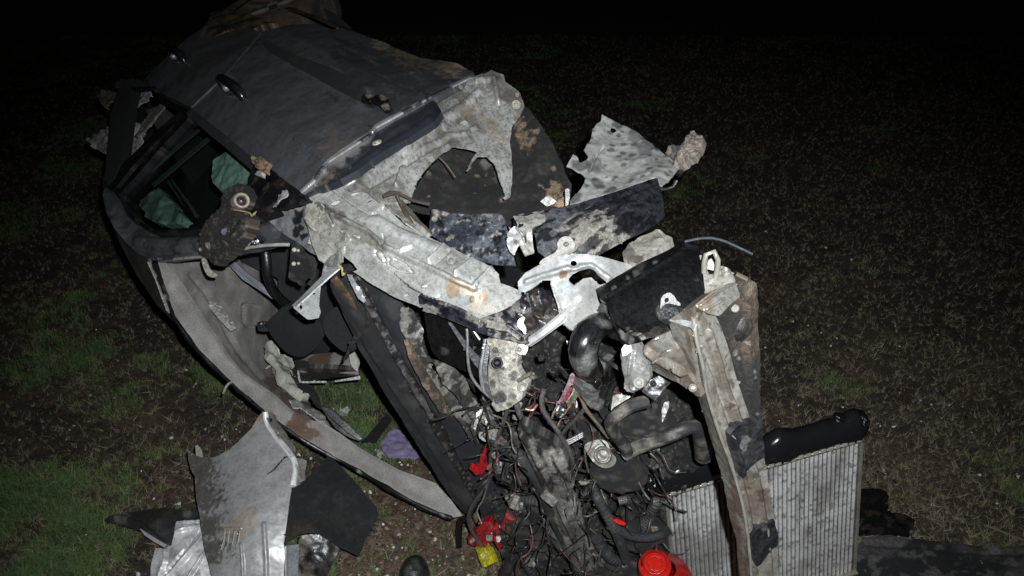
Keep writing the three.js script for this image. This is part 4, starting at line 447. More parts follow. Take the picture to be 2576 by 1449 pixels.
plate('bumper_shell', CARG, M.gloss, { z: 'A5', out: [70, 1055, 370, 1000, 520, 970, 700, 930, 900, 870, 1100, 800, 1300, 735, 1452, 690, 1470, 760, 1492, 822, 1510, 950, 1526, 1062, 1430, 1150, 1300, 1225, 1150, 1292, 1000, 1375, 880, 1443, 640, 1480, 400, 1470, 300, 1400, 270, 1230, 160, 1180, 60, 1150], d: [[70, 1055, 1.93], [700, 930, 1.96], [1452, 690, 2.02], [1526, 1062, 1.97], [1150, 1292, 1.89], [800, 1150, 1.86], [1250, 960, 1.92], [300, 1400, 1.84], [700, 1470, 1.84], [300, 1200, 1.87]], thick: 0.005, paint: { b: [0.035, 0.038, 0.046], l: [{ c: [0.18, 0.19, 0.21], f: 6, at: [1420, 570, 60, 1370, 610, 50], s: 0.4, j: 2, a: 0.7 }, { c: [0.4, 0.37, 0.34], f: 36, at: [1480, 575, 40, 1510, 555, 30, 1500, 630, 30, 1450, 600, 30, 1540, 600, 30], s: 0.14, j: 3.4, a: 0.85, dir: AX[2], k: 0.2 }, { c: [0.01, 0.011, 0.014], f: 50, t: 0.55, s: 0.06, a: 0.85, o: 3, oct: 5, dir: AX[2], k: 0.25 }, { c: [0.42, 0.4, 0.37], f: 16, at: [1310, 535, 10, 1350, 530, 14], s: 0.2, j: 1.8, a: 0.8 }, { c: [0.01, 0.01, 0.012], spots: 0.02, p: 0.12, a: 0.85 }] }, ribs: [{ p: [700, 970, 1100, 850, 1440, 730], w: 40, h: -0.008 }], crumple: [0.004, 9], h: 3.4 });
// torn splash shield standing up behind it
const shield = plate('splash_shield', CARG, M.metal, { z: 'A5', out: [915, 88, 970, 110, 1080, 160, 1200, 212, 1330, 310, 1440, 390, 1530, 455, 1600, 492, 1625, 520, 1660, 600, 1600, 690, 1500, 782, 1470, 770, 1452, 690, 1300, 735, 1100, 805, 900, 875, 700, 935, 600, 955, 625, 890, 720, 795, 762, 690, 740, 650, 660, 605, 578, 572, 610, 520, 640, 460, 680, 480, 700, 540, 760, 530, 792, 500, 745, 425, 780, 360, 822, 300, 828, 225, 870, 165, 912, 140], holes: [[1033, 222, 30]], d: [[915, 88, 2.4], [1440, 390, 2.3], [1660, 600, 2.2], [600, 955, 2.12], [1452, 690, 2.12], [745, 425, 2.28], [1100, 500, 2.27]], thick: 0.004, h: 3, paint: { b: [0.46, 0.455, 0.44], l: [{ c: [0.36, 0.36, 0.36], f: 16, t: 0.56, s: 0.1, a: 0.5 }, { c: [0.1, 0.1, 0.105], spots: 0.05, p: 0.55, a: 0.85 }, { c: [0.09, 0.09, 0.09], spots: 0.022, p: 0.4, a: 0.8, o: 8 }, { c: [0.14, 0.14, 0.15], f: 14, at: [1490, 410, 20, 1620, 370, 20, 1600, 345, 20, 1500, 460, 14], s: 0.15, j: 2.4, a: 0.7 }] }, ribs: [{ p: [930, 400, 870, 470, 800, 610], w: 14, h: -0.01 }], crumple: [[0.01, 7], [0.003, 30]], jag: 1.2 });
plate('shield_horn', shield, M.mud, { z: 'A5', out: [1530, 455, 1570, 380, 1690, 385, 1720, 340, 1740, 290, 1775, 255, 1770, 230, 1805, 222, 1840, 265, 1885, 285, 1900, 330, 1880, 400, 1820, 480, 1740, 540, 1690, 580, 1660, 600, 1620, 600, 1640, 540, 1600, 492], d: [[1530, 455, 2.27], [1900, 330, 2.2], [1660, 600, 2.19], [1720, 450, 2.16]], thick: 0.02, h: 2.6, paint: { b: [0.4, 0.34, 0.28], l: [{ c: [0.12, 0.12, 0.13], f: 12, at: [1700, 390, 14, 1715, 372, 12, 1700, 375, 14], s: 0.2, j: 2, a: 0.8 }, ...grimy(3, 0.4)] }, crumple: [[0.012, 18], [0.005, 50]], jag: 1 });
tube('shield_lip', shield, M.plastic, 'A5', [[1905, 370, 2.21], [1850, 470, 2.21], [1740, 560, 2.2], [1660, 660, 2.19]], 0.009, { b: [0.03, 0.03, 0.03] });
tube('torn_strip', shield, M.plastic, 'A5', [[1480, 800, 2.15], [1560, 790, 2.15], [1610, 770, 2.15], [1640, 715, 2.15]], 0.006, { b: [0.05, 0.045, 0.04] }, { bump: 0.003 });
tube('wire_offcut', CARG, M.gloss, 'A5', [[1720, 1305, 1.72], [1850, 1275, 1.72], [1990, 1270, 1.72], [2120, 1305, 1.72], [2250, 1365, 1.72], [2375, 1425, 1.72]], 0.003, { b: [0.1, 0.11, 0.14] });
// pale foam block under the shell
plate('foam_block', CARG, M.metal, { z: 'A5', out: [1120, 1420, 1180, 1330, 1260, 1270, 1440, 1175, 1480, 1185, 1540, 1240, 1605, 1280, 1560, 1320, 1480, 1370, 1400, 1440, 1250, 1500, 1130, 1480], d: [[1120, 1420, 1.86], [1460, 1180, 1.9], [1600, 1280, 1.85], [1250, 1500, 1.8]], thick: 0.04, h: 3, paint: { b: [0.46, 0.42, 0.38], l: [{ c: [0.12, 0.1, 0.09], f: 16, at: [1580, 640, 22, 1600, 650, 14], s: 0.2, j: 2.4, a: 0.8 }, ...grimy(8, 0.5)] }, ribs: [{ p: [1470, 1190, 1560, 1310], w: 10, h: -0.01 }], crumple: [0.008, 14] });
// bright bracket
const pBright = { b: [0.34, 0.345, 0.35], l: [{ c: [0.3, 0.3, 0.28], f: 24, at: [1560, 690, 60, 1420, 790, 60, 1450, 820, 60], s: 0.5, j: 2, a: 0.6 }, { c: K.mud, f: 24, at: [1418, 688, 9, 1412, 695, 6], s: 0.15, j: 1.4 }, { c: [0.25, 0.24, 0.22], f: 18, at: [1480, 740, 40, 1450, 800, 40], s: 0.2, j: 2.6, a: 0.5 }] };
const bracket = plate('silver_bracket', CARG, M.silver, { z: 'B2', out: [-150, 560, -80, 470, 0, 425, 100, 370, 230, 310, 380, 288, 520, 292, 650, 312, 800, 350, 1000, 400, 880, 470, 720, 575, 640, 620, 620, 700, 640, 800, 610, 880, 600, 960, 500, 1020, 430, 1045, 340, 1010, 290, 960, 250, 860, 230, 780, 190, 660, 165, 580, 170, 545, 90, 545, 0, 615, -80, 660, -140, 650], holes: [[390, 380, 32, 26, 0], [355, 570, 340, 540, 380, 490, 450, 450, 540, 430, 590, 450, 640, 510, 715, 570, 640, 590, 560, 515, 480, 530, 400, 600]], d: [[-150, 560, 1.82], [0, 425, 1.815], [380, 288, 1.79], [650, 312, 1.79], [1000, 400, 1.83], [300, 450, 1.785], [200, 700, 1.8], [430, 1045, 1.78], [640, 700, 1.77], [480, 700, 1.81]], h: 2.8, thick: 0.005, paint: pBright, ribs: [{ p: [-60, 560, 100, 500, 330, 430, 560, 405, 760, 560], w: 40, h: 0.01 }, { p: [170, 560, 200, 680, 270, 860], w: 12, h: 0.008 }, { p: [560, 425, 720, 575], w: 20, h: 0.008 }], crumple: [[0.004, 10], [0.0015, 40]] });
plate('bracket_web', bracket, M.metal, { z: 'A5', out: [60, 1160, 90, 1155, 170, 1210, 185, 1330, 110, 1350, 70, 1440, 30, 1400, 0, 1330, 5, 1220], d: 1.83, thick: 0.004, h: 2.6, paint: { b: [0.3, 0.295, 0.29], l: grimy(3, 0.6) }, ribs: [{ p: [90, 1160, 150, 1230, 185, 1330], w: 12, h: 0.01 }, { p: [90, 1310], w: 18, h: 0.01 }], crumple: [0.008, 18] });
plate('bracket_tab', bracket, M.metal, { z: 'A5', out: [60, 1060, 150, 1060, 300, 1030, 370, 1040, 375, 1110, 330, 1140, 240, 1180, 250, 1260, 270, 1400, 180, 1440, 130, 1350, 200, 1300, 180, 1210, 120, 1190, 180, 1150, 100, 1130], d: [[60, 1060, 1.88], [375, 1080, 1.86], [270, 1400, 1.8], [180, 1200, 1.82]], thick: 0.004, h: 2.6, paint: { b: [0.4, 0.385, 0.36], l: grimy(6, 0.6) }, crumple: [0.008, 16] });
plate('bracket_ear', bracket, M.metal, { z: 'B2', round: 1, out: [230, 190, 260, 140, 310, 118, 365, 135, 400, 190, 395, 230, 340, 265, 260, 290, 150, 350, 60, 385, 90, 340, 200, 280, 235, 235], d: [[310, 120, 1.82], [400, 200, 1.8], [60, 385, 1.8]], thick: 0.01, h: 2.4, paint: { b: [0.55, 0.52, 0.48], l: grimy(1, 0.3) } });
disc('bolt', bracket, M.bare, 'B2', [316, 195, 1.8], 0.006, 0.01, toCam(1424, 614), { b: [0.16, 0.15, 0.13] }, [[0, 0.004], [0.003, 0.004], [0.0035, 0.007], [0.0055, 0.006], [0.006, 0]]);
// bright bar and struts
plate('bright_bar', CARG, M.bare, { z: 'C1', out: [1530, 690, 1560, 640, 1680, 560, 1800, 470, 1920, 370, 2000, 300, 2080, 230, 2220, 140, 2230, 150, 2120, 250, 2100, 300, 2080, 380, 1960, 460, 1840, 550, 1720, 640, 1600, 720, 1545, 725], d: [[1530, 690, 1.83], [2000, 300, 1.77], [2230, 145, 1.76], [2080, 380, 1.785], [1600, 720, 1.83], [1760, 570, 1.795]], thick: 0.01, h: 2.2, paint: { b: [0.8, 0.8, 0.8] }, ribs: [{ p: [1560, 690, 1760, 550, 2020, 330], w: 50, h: 0.006 }] });
plate('mud_lump_bracket', CARG, M.metal, { z: 'C1', out: [1395, 760, 1420, 690, 1500, 690, 1560, 730, 1550, 790, 1520, 840, 1440, 830, 1395, 800], d: 1.83, thick: 0.02, h: 2.4, paint: { b: [0.3, 0.29, 0.27], l: grimy(2) }, ribs: [{ p: [1440, 765], w: 30, h: -0.012 }], crumple: [0.005, 20] });
// dark crushed panel under the bar and the smeared cross piece
const pBlackMud = (o) => ({ b: [0.014, 0.014, 0.018], l: [{ c: [0.26, 0.26, 0.265], f: 30, t: 0.53, s: 0.035, a: 0.85, o, oct: 5 }, { c: [0.07, 0.05, 0.04], f: 9, t: 0.56, s: 0.06, a: 0.7, o: o + 3 }] });
plate('strut_tower', CARG, M.plastic, { z: 'C1', out: [1110, 290, 1260, 190, 1370, 140, 1480, 10, 1580, -30, 1700, -60, 1860, -40, 1900, 20, 1960, 130, 2000, 260, 1960, 330, 1800, 460, 1680, 560, 1520, 620, 1430, 560, 1300, 420, 1180, 350], d: [[1110, 290, 1.9], [1580, 0, 1.92], [1900, 20, 1.9], [2000, 260, 1.86], [1520, 620, 1.88], [1500, 300, 1.95]], thick: 0.01, h: 2.8, paint: pBlackMud(1), ribs: [{ p: [1620, 20, 1700, 200, 1780, 420], w: 70, h: 0.02 }, { p: [1780, 370, 1950, 230], w: 12, h: 0.012 }], crumple: [[0.012, 10], [0.005, 30]] });
plate('smeared_cross_piece', CARG, M.plastic, { z: 'C1', out: [65, 40, 110, 45, 200, 75, 300, 90, 420, 130, 600, 210, 760, 280, 890, 340, 940, 290, 1050, 290, 1200, 330, 1370, 370, 1430, 430, 1500, 560, 1580, 690, 1530, 690, 1400, 660, 1200, 620, 1000, 570, 920, 540, 780, 490, 620, 420, 450, 350, 300, 280, 120, 230, 150, 190, 80, 140], d: [[65, 40, 1.87], [420, 130, 1.855], [890, 340, 1.84], [1430, 430, 1.82], [1580, 690, 1.815], [920, 540, 1.86], [300, 280, 1.89], [120, 230, 1.9]], thick: 0.012, h: 2.6, paint: { b: [0.04, 0.04, 0.055], l: [{ c: [0.36, 0.34, 0.31], f: 24, t: 0.49, s: 0.06, a: 0.85, oct: 5, dir: AX[1], k: 0.4 }, { c: [0.012, 0.011, 0.02], f: 46, t: 0.56, s: 0.04, a: 0.9, o: 9 }] }, ribs: [{ p: [900, 320, 910, 540], w: 14, h: 0.012 }, { p: [1010, 430, 1300, 480, 1480, 620], w: 40, h: 0.012 }], crumple: [0.006, 14], jag: 0.8 });
plate('white_tab', CARG, M.gloss, { z: 'C1', round: 1, out: [1410, 400, 1440, 350, 1490, 318, 1515, 335, 1495, 400, 1530, 470, 1520, 560, 1470, 500, 1430, 470], d: 1.8, thick: 0.005, h: 2, paint: { b: [0.28, 0.275, 0.26] } });
// black panels below: battery tray with its grey strips and the pale spotted duct
plate('battery_tray', CARG, M.gloss, { z: 'C1', out: [140, 270, 300, 300, 500, 380, 720, 480, 800, 500, 920, 560, 920, 700, 930, 900, 920, 1180, 800, 1110, 600, 1020, 420, 940, 300, 850, 240, 780, 190, 560], d: [[140, 270, 1.96], [920, 560, 1.93], [920, 1180, 2.03], [300, 850, 2.08], [600, 700, 2.02]], thick: 0.01, h: 3.4, paint: { b: [0.011, 0.011, 0.012], l: [{ c: [0.1, 0.1, 0.1], spots: 0.04, p: 0.08, a: 0.7 }] }, crumple: [0.005, 8] });
plate('grey_strip', CARG, M.plastic, { z: 'C1', out: [470, 395, 520, 400, 640, 560, 780, 740, 880, 850, 930, 930, 900, 1040, 840, 980, 760, 860, 660, 700, 560, 540], d: [[470, 395, 1.93], [930, 950, 1.98]], thick: 0.004, h: 2.8, paint: { b: [0.11, 0.11, 0.125] } });
tube('grey_hose', CARG, M.plastic, 'C1', [[725, 480, 1.92], [735, 620, 1.92], [735, 800, 1.925], [750, 980, 1.93], [780, 1110, 1.935], [870, 1250, 1.94], [980, 1360, 1.945], [1100, 1460, 1.95]], 0.0038, { b: [0.18, 0.18, 0.19], l: grimy(1, 0.5) });
tube('grey_hose', CARG, M.plastic, 'C1', [[975, 620, 1.93], [945, 850, 1.93], [915, 1000, 1.93], [920, 1150, 1.935], [960, 1330, 1.94]], 0.0048, { b: [0.22, 0.22, 0.235] });
const duct = plate('spotted_duct', CARG, M.matte, { z: 'C1', out: [1000, 620, 1110, 615, 1250, 640, 1400, 670, 1410, 760, 1425, 860, 1420, 1000, 1440, 1060, 1480, 1120, 1520, 1180, 1560, 1230, 1540, 1290, 1490, 1350, 1470, 1440, 1400, 1490, 1300, 1560, 1200, 1600, 1110, 1500, 1040, 1340, 1020, 1200, 1010, 1000, 1030, 860, 1050, 740], d: [[1000, 620, 1.9], [1400, 670, 1.86], [1420, 1000, 1.87], [1560, 1230, 1.88], [1200, 1600, 1.93], [1010, 1000, 1.93], [1220, 1000, 1.86]], thick: 0.02, h: 2.6, paint: { b: [0.5, 0.47, 0.41], l: [{ c: [0.3, 0.29, 0.28], f: 9, t: 0.57, s: 0.06, a: 0.7 }, { c: [0.11, 0.105, 0.1], spots: 0.026, p: 0.55, a: 0.85 }, { c: [0.05, 0.05, 0.052], f: 14, at: [1240, 1015, 16, 1262, 1000, 14], s: 0.2, j: 2, a: 0.8 }] }, ribs: [{ p: [1140, 945], ring: 85, w: 20, h: 0.006 }, { p: [1480, 1270], ring: 50, w: 18, h: 0.008 }], crumple: [[0.005, 12], [0.002, 40]] });
plate('duct_lip', duct, M.gloss, { z: 'C1', out: [1010, 640, 1050, 650, 1040, 760, 1020, 860, 1000, 1000, 1010, 1180, 1040, 1340, 1090, 1450, 1050, 1440, 980, 1320, 945, 1180, 945, 1000, 965, 850, 985, 740], d: 1.935, thick: 0.02, h: 2.6, paint: { b: [0.012, 0.012, 0.013] } });
disc('duct_port', duct, M.plastic, 'C1', [1140, 945, 1.862], 0.0125, 0.01, toCam(1251, 913), { b: [0.02, 0.02, 0.021] }, [[0, -0.006], [0.0055, -0.006], [0.006, 0.002], [0.0085, 0.003], [0.009, 0.008], [0.0115, 0.009], [0.0135, 0.006], [0.0135, -0.006]]);
for (const p of [[1115, 768], [1185, 785], [1228, 762]]) disc('duct_dimple', duct, M.plastic, 'C1', [...p, 1.866], p[0] < 1150 ? 0.0065 : 0.005, 0.003, toCam(1250, 880), { b: p[0] < 1150 ? [0.06, 0.06, 0.062] : [0.28, 0.27, 0.25] });
for (const [a, b] of [[[820, 510], [905, 630]], [[955, 700], [980, 690]], [[935, 745], [965, 735]]]) tube('white_tie', CARG, M.gloss, 'C1', [[...a, 1.9], [...b, 1.9]], 0.0028, { b: [0.75, 0.75, 0.73] });
// dashboard and bulkhead beams that run down to the ground
plate('dash_beam', CARG, M.fabric, { out: [825, 692, 860, 688, 880, 720, 920, 790, 965, 860, 1010, 935, 1060, 1010, 1110, 1090, 1160, 1170, 1200, 1250, 1196, 1290, 1180, 1300, 1140, 1262, 1085, 1175, 1040, 1105, 1000, 1040, 965, 985, 930, 920, 900, 870, 868, 800, 845, 750], d: [[825, 692, 2.2], [860, 688, 2.13], [1060, 1010, 2.45], [1000, 1040, 2.6], [1200, 1250, 2.82], [1140, 1262, 2.95], [900, 870, 2.42], [950, 880, 2.33]], h: 4.2, thick: 0.04, paint: { b: [0.016, 0.016, 0.018], l: [{ c: [0.06, 0.055, 0.05], f: 10, t: 0.56, s: 0.08, a: 0.6 }] }, ribs: [{ p: [845, 715, 930, 850, 1010, 980, 1100, 1120, 1180, 1270], w: 24, h: 0.016 }], crumple: [0.004, 10] });
plate('dash_edge', CARG, M.mud, { z: 'A6', out: [1905, 440, 1945, 415, 2040, 540, 2110, 640, 2180, 760, 2290, 920, 2420, 1110, 2576, 1330, 2720, 1540, 2700, 1560, 2540, 1350, 2380, 1120, 2260, 940, 2150, 780, 2060, 660, 1990, 570], d: [[1905, 440, 2.15], [2290, 920, 2.28], [2720, 1550, 2.5]], h: 2.8, thick: 0.01, paint: { b: [0.2, 0.125, 0.05], l: [{ c: [0.05, 0.04, 0.03], f: 16, t: 0.54, s: 0.07, a: 0.8 }] }, crumple: [0.003, 20] });
plate('bulkhead_rail', CARG, M.metal, { out: [868, 690, 890, 685, 925, 740, 960, 800, 1000, 870, 1030, 930, 1070, 1000, 1120, 1090, 1170, 1180, 1205, 1255, 1190, 1262, 1140, 1180, 1085, 1080, 1030, 985, 985, 905, 940, 830, 905, 760], d: [[868, 690, 2.12], [925, 740, 2.12], [1030, 930, 2.3], [1205, 1255, 2.8]], h: 3.2, thick: 0.012, paint: { b: [0.12, 0.11, 0.11], l: [{ c: [0.02, 0.018, 0.018], f: 24, t: 0.48, s: 0.08, a: 0.9, dir: AX[0], k: 0.15 }, { c: [0.3, 0.29, 0.3], f: 50, t: 0.62, s: 0.05, a: 0.6 }] }, ribs: [{ p: [880, 690, 990, 880, 1190, 1240], w: 8, h: 0.01 }], crumple: [0.006, 16] });
plate('bulkhead_panel', CARG, M.fabric, { out: [900, 692, 960, 735, 1000, 775, 1015, 830, 1040, 880, 1075, 940, 1110, 1000, 1150, 1060, 1190, 1115, 1225, 1180, 1250, 1250, 1262, 1300, 1235, 1312, 1212, 1305, 1200, 1240, 1160, 1160, 1120, 1085, 1070, 995, 1030, 925, 990, 855, 950, 780, 925, 738], d: [[900, 692, 2.1], [1000, 775, 2.08], [1110, 1000, 2.3], [1250, 1250, 2.75], [1212, 1305, 2.88], [990, 855, 2.22]], h: 4, thick: 0.03, paint: { b: [0.013, 0.015, 0.022], l: [{ c: [0.05, 0.048, 0.045], f: 9, t: 0.6, s: 0.06, a: 0.5 }] }, crumple: [[0.012, 5], [0.002, 30]], ribs: [{ p: [970, 770, 1040, 900, 1120, 1030], w: 30, h: 0.014 }] });
plate('seam_sealer_strip', CARG, M.mud, { z: 'B1', out: [70, 700, 110, 710, 160, 850, 230, 960, 300, 1080, 370, 1190, 430, 1300, 520, 1400, 640, 1443, 520, 1443, 420, 1400, 330, 1260, 250, 1120, 180, 1000, 130, 880], d: [[70, 700, 2.1], [300, 1080, 2.2], [640, 1443, 2.4]], h: 3, thick: 0.012, paint: { b: [0.26, 0.18, 0.12], l: [{ c: [0.06, 0.045, 0.035], f: 16, t: 0.55, s: 0.06, a: 0.85 }, { c: [0.42, 0.36, 0.28], spots: 0.03, p: 0.2, a: 0.7 }] }, crumple: [0.006, 18] });
plate('torn_metal_strip', CARG, M.bare, { z: 'A6', out: [2060, 380, 2110, 390, 2150, 470, 2200, 530, 2250, 640, 2225, 660, 2160, 600, 2120, 520], d: 2.05, h: 2.4, thick: 0.004, paint: { b: [0.4, 0.4, 0.43] }, crumple: [0.01, 24] });
plate('loom_strap', CARG, M.plastic, { z: 'A6', out: [2025, 1220, 2080, 1080, 2130, 980, 2220, 890, 2310, 750, 2340, 730, 2320, 790, 2240, 930, 2160, 1020, 2100, 1110, 2060, 1210], d: [[2025, 1220, 2.35], [2330, 740, 2.18]], h: 2.6, thick: 0.008, paint: { b: [0.06, 0.055, 0.055] } });
// bulkhead metal crumpled between the panels
const crush = [[[1000, 770, 1040, 780, 1066, 830, 1060, 870, 1090, 930, 1140, 990, 1180, 1040, 1215, 1080, 1190, 1110, 1140, 1040, 1080, 950, 1030, 870, 1010, 830], 2.15, [0.2, 0.19, 0.17]], [[1090, 905, 1130, 915, 1170, 950, 1190, 1000, 1220, 1040, 1230, 1100, 1190, 1060, 1150, 1000, 1110, 960], 2.08, [0.16, 0.15, 0.13]]];
for (const [out, d, b] of crush) plate('crushed_bulkhead', CARG, M.metal, { out, d: [[1000, 770, d - 0.06], [1215, 1080, d + 0.2], [1100, 980, d + 0.08]], h: 3, thick: 0.005, paint: { b, l: [...grimy(2, 1), { c: K.black, f: 26, t: 0.47, s: 0.06, a: 0.8 }] }, crumple: [[0.012, 8], [0.003, 30]], jag: 2 });

// ---------- front end: black cover, chassis leg, towing eye, bumper beam ----------
plate('black_cover', CARG, M.gloss, { z: 'B2', out: [612, 625, 720, 570, 860, 490, 1000, 400, 1200, 300, 1380, 200, 1500, 150, 1560, 180, 1600, 230, 1625, 400, 1650, 600, 1668, 700, 1600, 760, 1540, 800, 1400, 860, 1250, 920, 1100, 980, 960, 1010, 880, 1022, 800, 960, 740, 880, 700, 760, 640, 720], d: [[612, 625, 1.71], [1000, 400, 1.72], [1500, 150, 1.74], [1600, 230, 1.7], [1668, 700, 1.58], [1250, 920, 1.57], [880, 1022, 1.62], [720, 700, 1.655], [1080, 480, 1.645], [1450, 260, 1.67]], thick: 0.012, h: 3.2, paint: { b: [0.012, 0.012, 0.013], l: [{ c: [0.2, 0.2, 0.2], f: 20, at: [1545, 725, 6, 1600, 690, 6, 1650, 660, 6, 1580, 700, 5], s: 0.2, j: 2.4, a: 0.6 }] }, ribs: [{ p: [720, 705, 900, 590, 1080, 480, 1280, 360, 1450, 260], w: 14, h: 0.006 }], crumple: [0.004, 8] });
plate('cover_side', CARG, M.plastic, { z: 'B2', out: [640, 780, 690, 740, 740, 860, 810, 960, 890, 1020, 1000, 1070, 1040, 1130, 960, 1150, 850, 1160, 760, 1100, 700, 1060, 740, 990, 690, 950, 650, 900, 610, 850], d: [[640, 780, 1.74], [890, 1020, 1.63], [850, 1160, 1.7]], thick: 0.01, h: 2.8, paint: { b: [0.014, 0.014, 0.016], l: [{ c: [0.3, 0.29, 0.27], f: 18, t: 0.55, s: 0.04, a: 0.85 }] }, crumple: [0.01, 14] });
plate('cover_flap', CARG, M.gloss, { z: 'B2', out: [885, 1022, 1000, 1010, 1100, 985, 1180, 940, 1300, 890, 1300, 960, 1310, 1020, 1200, 1080, 1060, 1130, 1000, 1080, 940, 1050], d: [[885, 1022, 1.61], [1300, 900, 1.56], [1060, 1130, 1.63]], thick: 0.008, h: 3, paint: { b: [0.012, 0.012, 0.012], l: [{ c: [0.1, 0.095, 0.09], f: 20, t: 0.6, a: 0.6 }] }, ribs: [{ p: [1100, 990, 1240, 910], w: 16, h: 0.006 }], crumple: [0.006, 14] });
const pLeg = (o = 0) => ({ b: [0.34, 0.33, 0.3], l: [...grimy(o, 0.6), { c: [0.24, 0.16, 0.1], f: 8, t: 0.6, s: 0.08, a: 0.5, o: o + 2 }] });
const leg = plate('chassis_leg', CARG, M.bare, { z: 'B2', out: [1555, 790, 1640, 720, 1720, 660, 1850, 590, 1950, 540, 1985, 640, 2000, 700, 1900, 780, 1790, 890, 1740, 880, 1680, 860, 1620, 830], d: [[1555, 790, 1.53], [1950, 540, 1.59], [2000, 700, 1.58], [1740, 880, 1.54], [1780, 710, 1.545]], thick: 0.05, h: 2.8, paint: pLeg(1), ribs: [{ p: [1600, 790, 1760, 670, 1950, 560], w: 14, h: 0.008 }, { p: [1660, 830, 1840, 720], w: 12, h: 0.006 }], crumple: [0.003, 16] });
plate('leg_end_plate', leg, M.metal, { z: 'B2', out: [1605, 295, 1640, 300, 1650, 440, 1700, 480, 1760, 480, 1800, 400, 1850, 400, 1890, 420, 1930, 500, 1950, 540, 1850, 595, 1720, 665, 1660, 700, 1645, 600, 1625, 420], holes: [[1748, 566, 24, 10, -0.2]], d: [[1605, 295, 1.66], [1890, 420, 1.62], [1950, 540, 1.58], [1660, 700, 1.57]], thick: 0.006, h: 2.6, paint: { b: [0.4, 0.385, 0.34], l: grimy(6, 0.7) }, ribs: [{ p: [1860, 460], ring: 30, w: 14, h: 0.008 }], crumple: [0.006, 22], jag: 1 });
plate('torn_tip', leg, M.metal, { z: 'B2', out: [1660, 440, 1690, 360, 1720, 330, 1755, 400, 1760, 450, 1700, 440], d: 1.64, thick: 0.006, h: 2.4, paint: { b: [0.45, 0.4, 0.34] }, crumple: [0.006, 30] });
tube('towing_eye', leg, M.bare, 'B2', [[1650, 470, 1.6], [1650, 380, 1.59], [1665, 300, 1.585], [1715, 258, 1.585], [1765, 280, 1.585], [1785, 350, 1.585], [1780, 440, 1.59], [1755, 520, 1.6]], 0.0055, { b: [0.4, 0.38, 0.32], l: grimy(2, 0.4) }, { k: 10 });
plate('tow_lug', CARG, M.metal, { z: 'B2', round: 1, out: [1230, 780, 1235, 720, 1260, 685, 1310, 662, 1355, 690, 1385, 740, 1420, 770, 1400, 830, 1300, 840, 1230, 830], holes: [[1288, 735, 20, 26, 0.6]], d: 1.56, thick: 0.008, h: 2, paint: { b: [0.13, 0.13, 0.128], l: grimy(3, 0.3) } });
put('rubber_mount', lumpGeo(pix(1684, 784, 1.575), 0.03, 0.022, 0.03, 0.12, 3, { b: [0.028, 0.027, 0.032], l: [{ c: [0.12, 0.12, 0.12], f: 30, t: 0.6, a: 0.6 }] }), M.plastic, CARG);
// crash box between the chassis legs and the beam
plate('crash_box', CARG, M.bare, { z: 'B6', out: [30, 720, 120, 650, 260, 590, 300, 660, 390, 880, 440, 980, 480, 1050, 540, 1110, 550, 1180, 500, 1170, 420, 1110, 350, 1060, 250, 1010, 150, 960, 110, 940, 70, 830], d: [[30, 720, 1.66], [260, 590, 1.6], [440, 980, 1.62], [540, 1150, 1.6], [150, 960, 1.7], [300, 830, 1.6]], thick: 0.05, h: 3, paint: { b: [0.32, 0.31, 0.28], l: [...grimy(9, 0.7), { c: [0.16, 0.11, 0.08], f: 8, t: 0.52, s: 0.1, a: 0.6 }] }, ribs: [{ p: [40, 730, 180, 830, 300, 880, 420, 960], w: 24, h: 0.016 }, { p: [300, 870, 350, 1050], w: 10, h: -0.008 }, { p: [170, 820, 260, 760], w: 16, h: 0.008 }, { p: [60, 680, 150, 650], w: 20, h: 0.012 }], crumple: [0.004, 16] });
disc('bolt', CARG, M.bare, 'B6', [478, 1098, 1.585], 0.014, 0.012, toCam(1743, 975), { b: [0.42, 0.38, 0.34] }, [[0, 0.008], [0.0045, 0.008], [0.005, 0.004], [0.008, 0.003], [0.0085, 0]]);
const ubr = plate('hinge_bracket', CARG, M.metal, { z: 'B2', out: [840, 1200, 880, 1150, 940, 1100, 1000, 1085, 1010, 1130, 1060, 1200, 1090, 1300, 1120, 1400, 1130, 1480, 1080, 1560, 1030, 1600, 960, 1640, 900, 1620, 870, 1560, 880, 1500, 870, 1380, 840, 1280], d: [[840, 1200, 1.72], [1000, 1085, 1.68], [1130, 1480, 1.68], [960, 1640, 1.72], [900, 1400, 1.7]], thick: 0.012, h: 2.8, paint: { b: [0.2, 0.2, 0.195], l: grimy(4, 0.6) }, ribs: [{ p: [990, 1100, 960, 1260, 930, 1450], w: 14, h: 0.01 }, { p: [990, 1560], ring: 50, w: 24, h: 0.006 }], crumple: [[0.006, 14], [0.003, 40]] });
plate('bracket_skin', ubr, M.silver, { z: 'B2', out: [850, 1210, 890, 1150, 950, 1100, 1000, 1090, 980, 1160, 950, 1230, 900, 1270, 860, 1280], d: 1.685, thick: 0.004, h: 2.6, paint: { b: [0.28, 0.3, 0.33] } });
disc('bolt', ubr, M.metal, 'C3', [1070, 310, 1.69], 0.019, 0.016, toCam(1606, 962), { b: [0.33, 0.33, 0.31], l: grimy(1, 0.5) }, [[0, 0.009], [0.0055, 0.009], [0.006, 0.005], [0.0085, 0.004], [0.012, 0.003], [0.0125, 0]]);
plate('lower_clamp', CARG, M.plastic, { z: 'C3', out: [1110, 430, 1180, 310, 1280, 240, 1340, 215, 1420, 260, 1500, 310, 1400, 400, 1340, 480, 1290, 550, 1210, 500], d: 1.74, thick: 0.04, h: 2.8, paint: { b: [0.045, 0.042, 0.042], l: [{ c: [0.2, 0.19, 0.19], f: 30, t: 0.62, a: 0.6 }] }, ribs: [{ p: [1260, 320], w: 40, h: 0.01 }], crumple: [0.006, 20] });
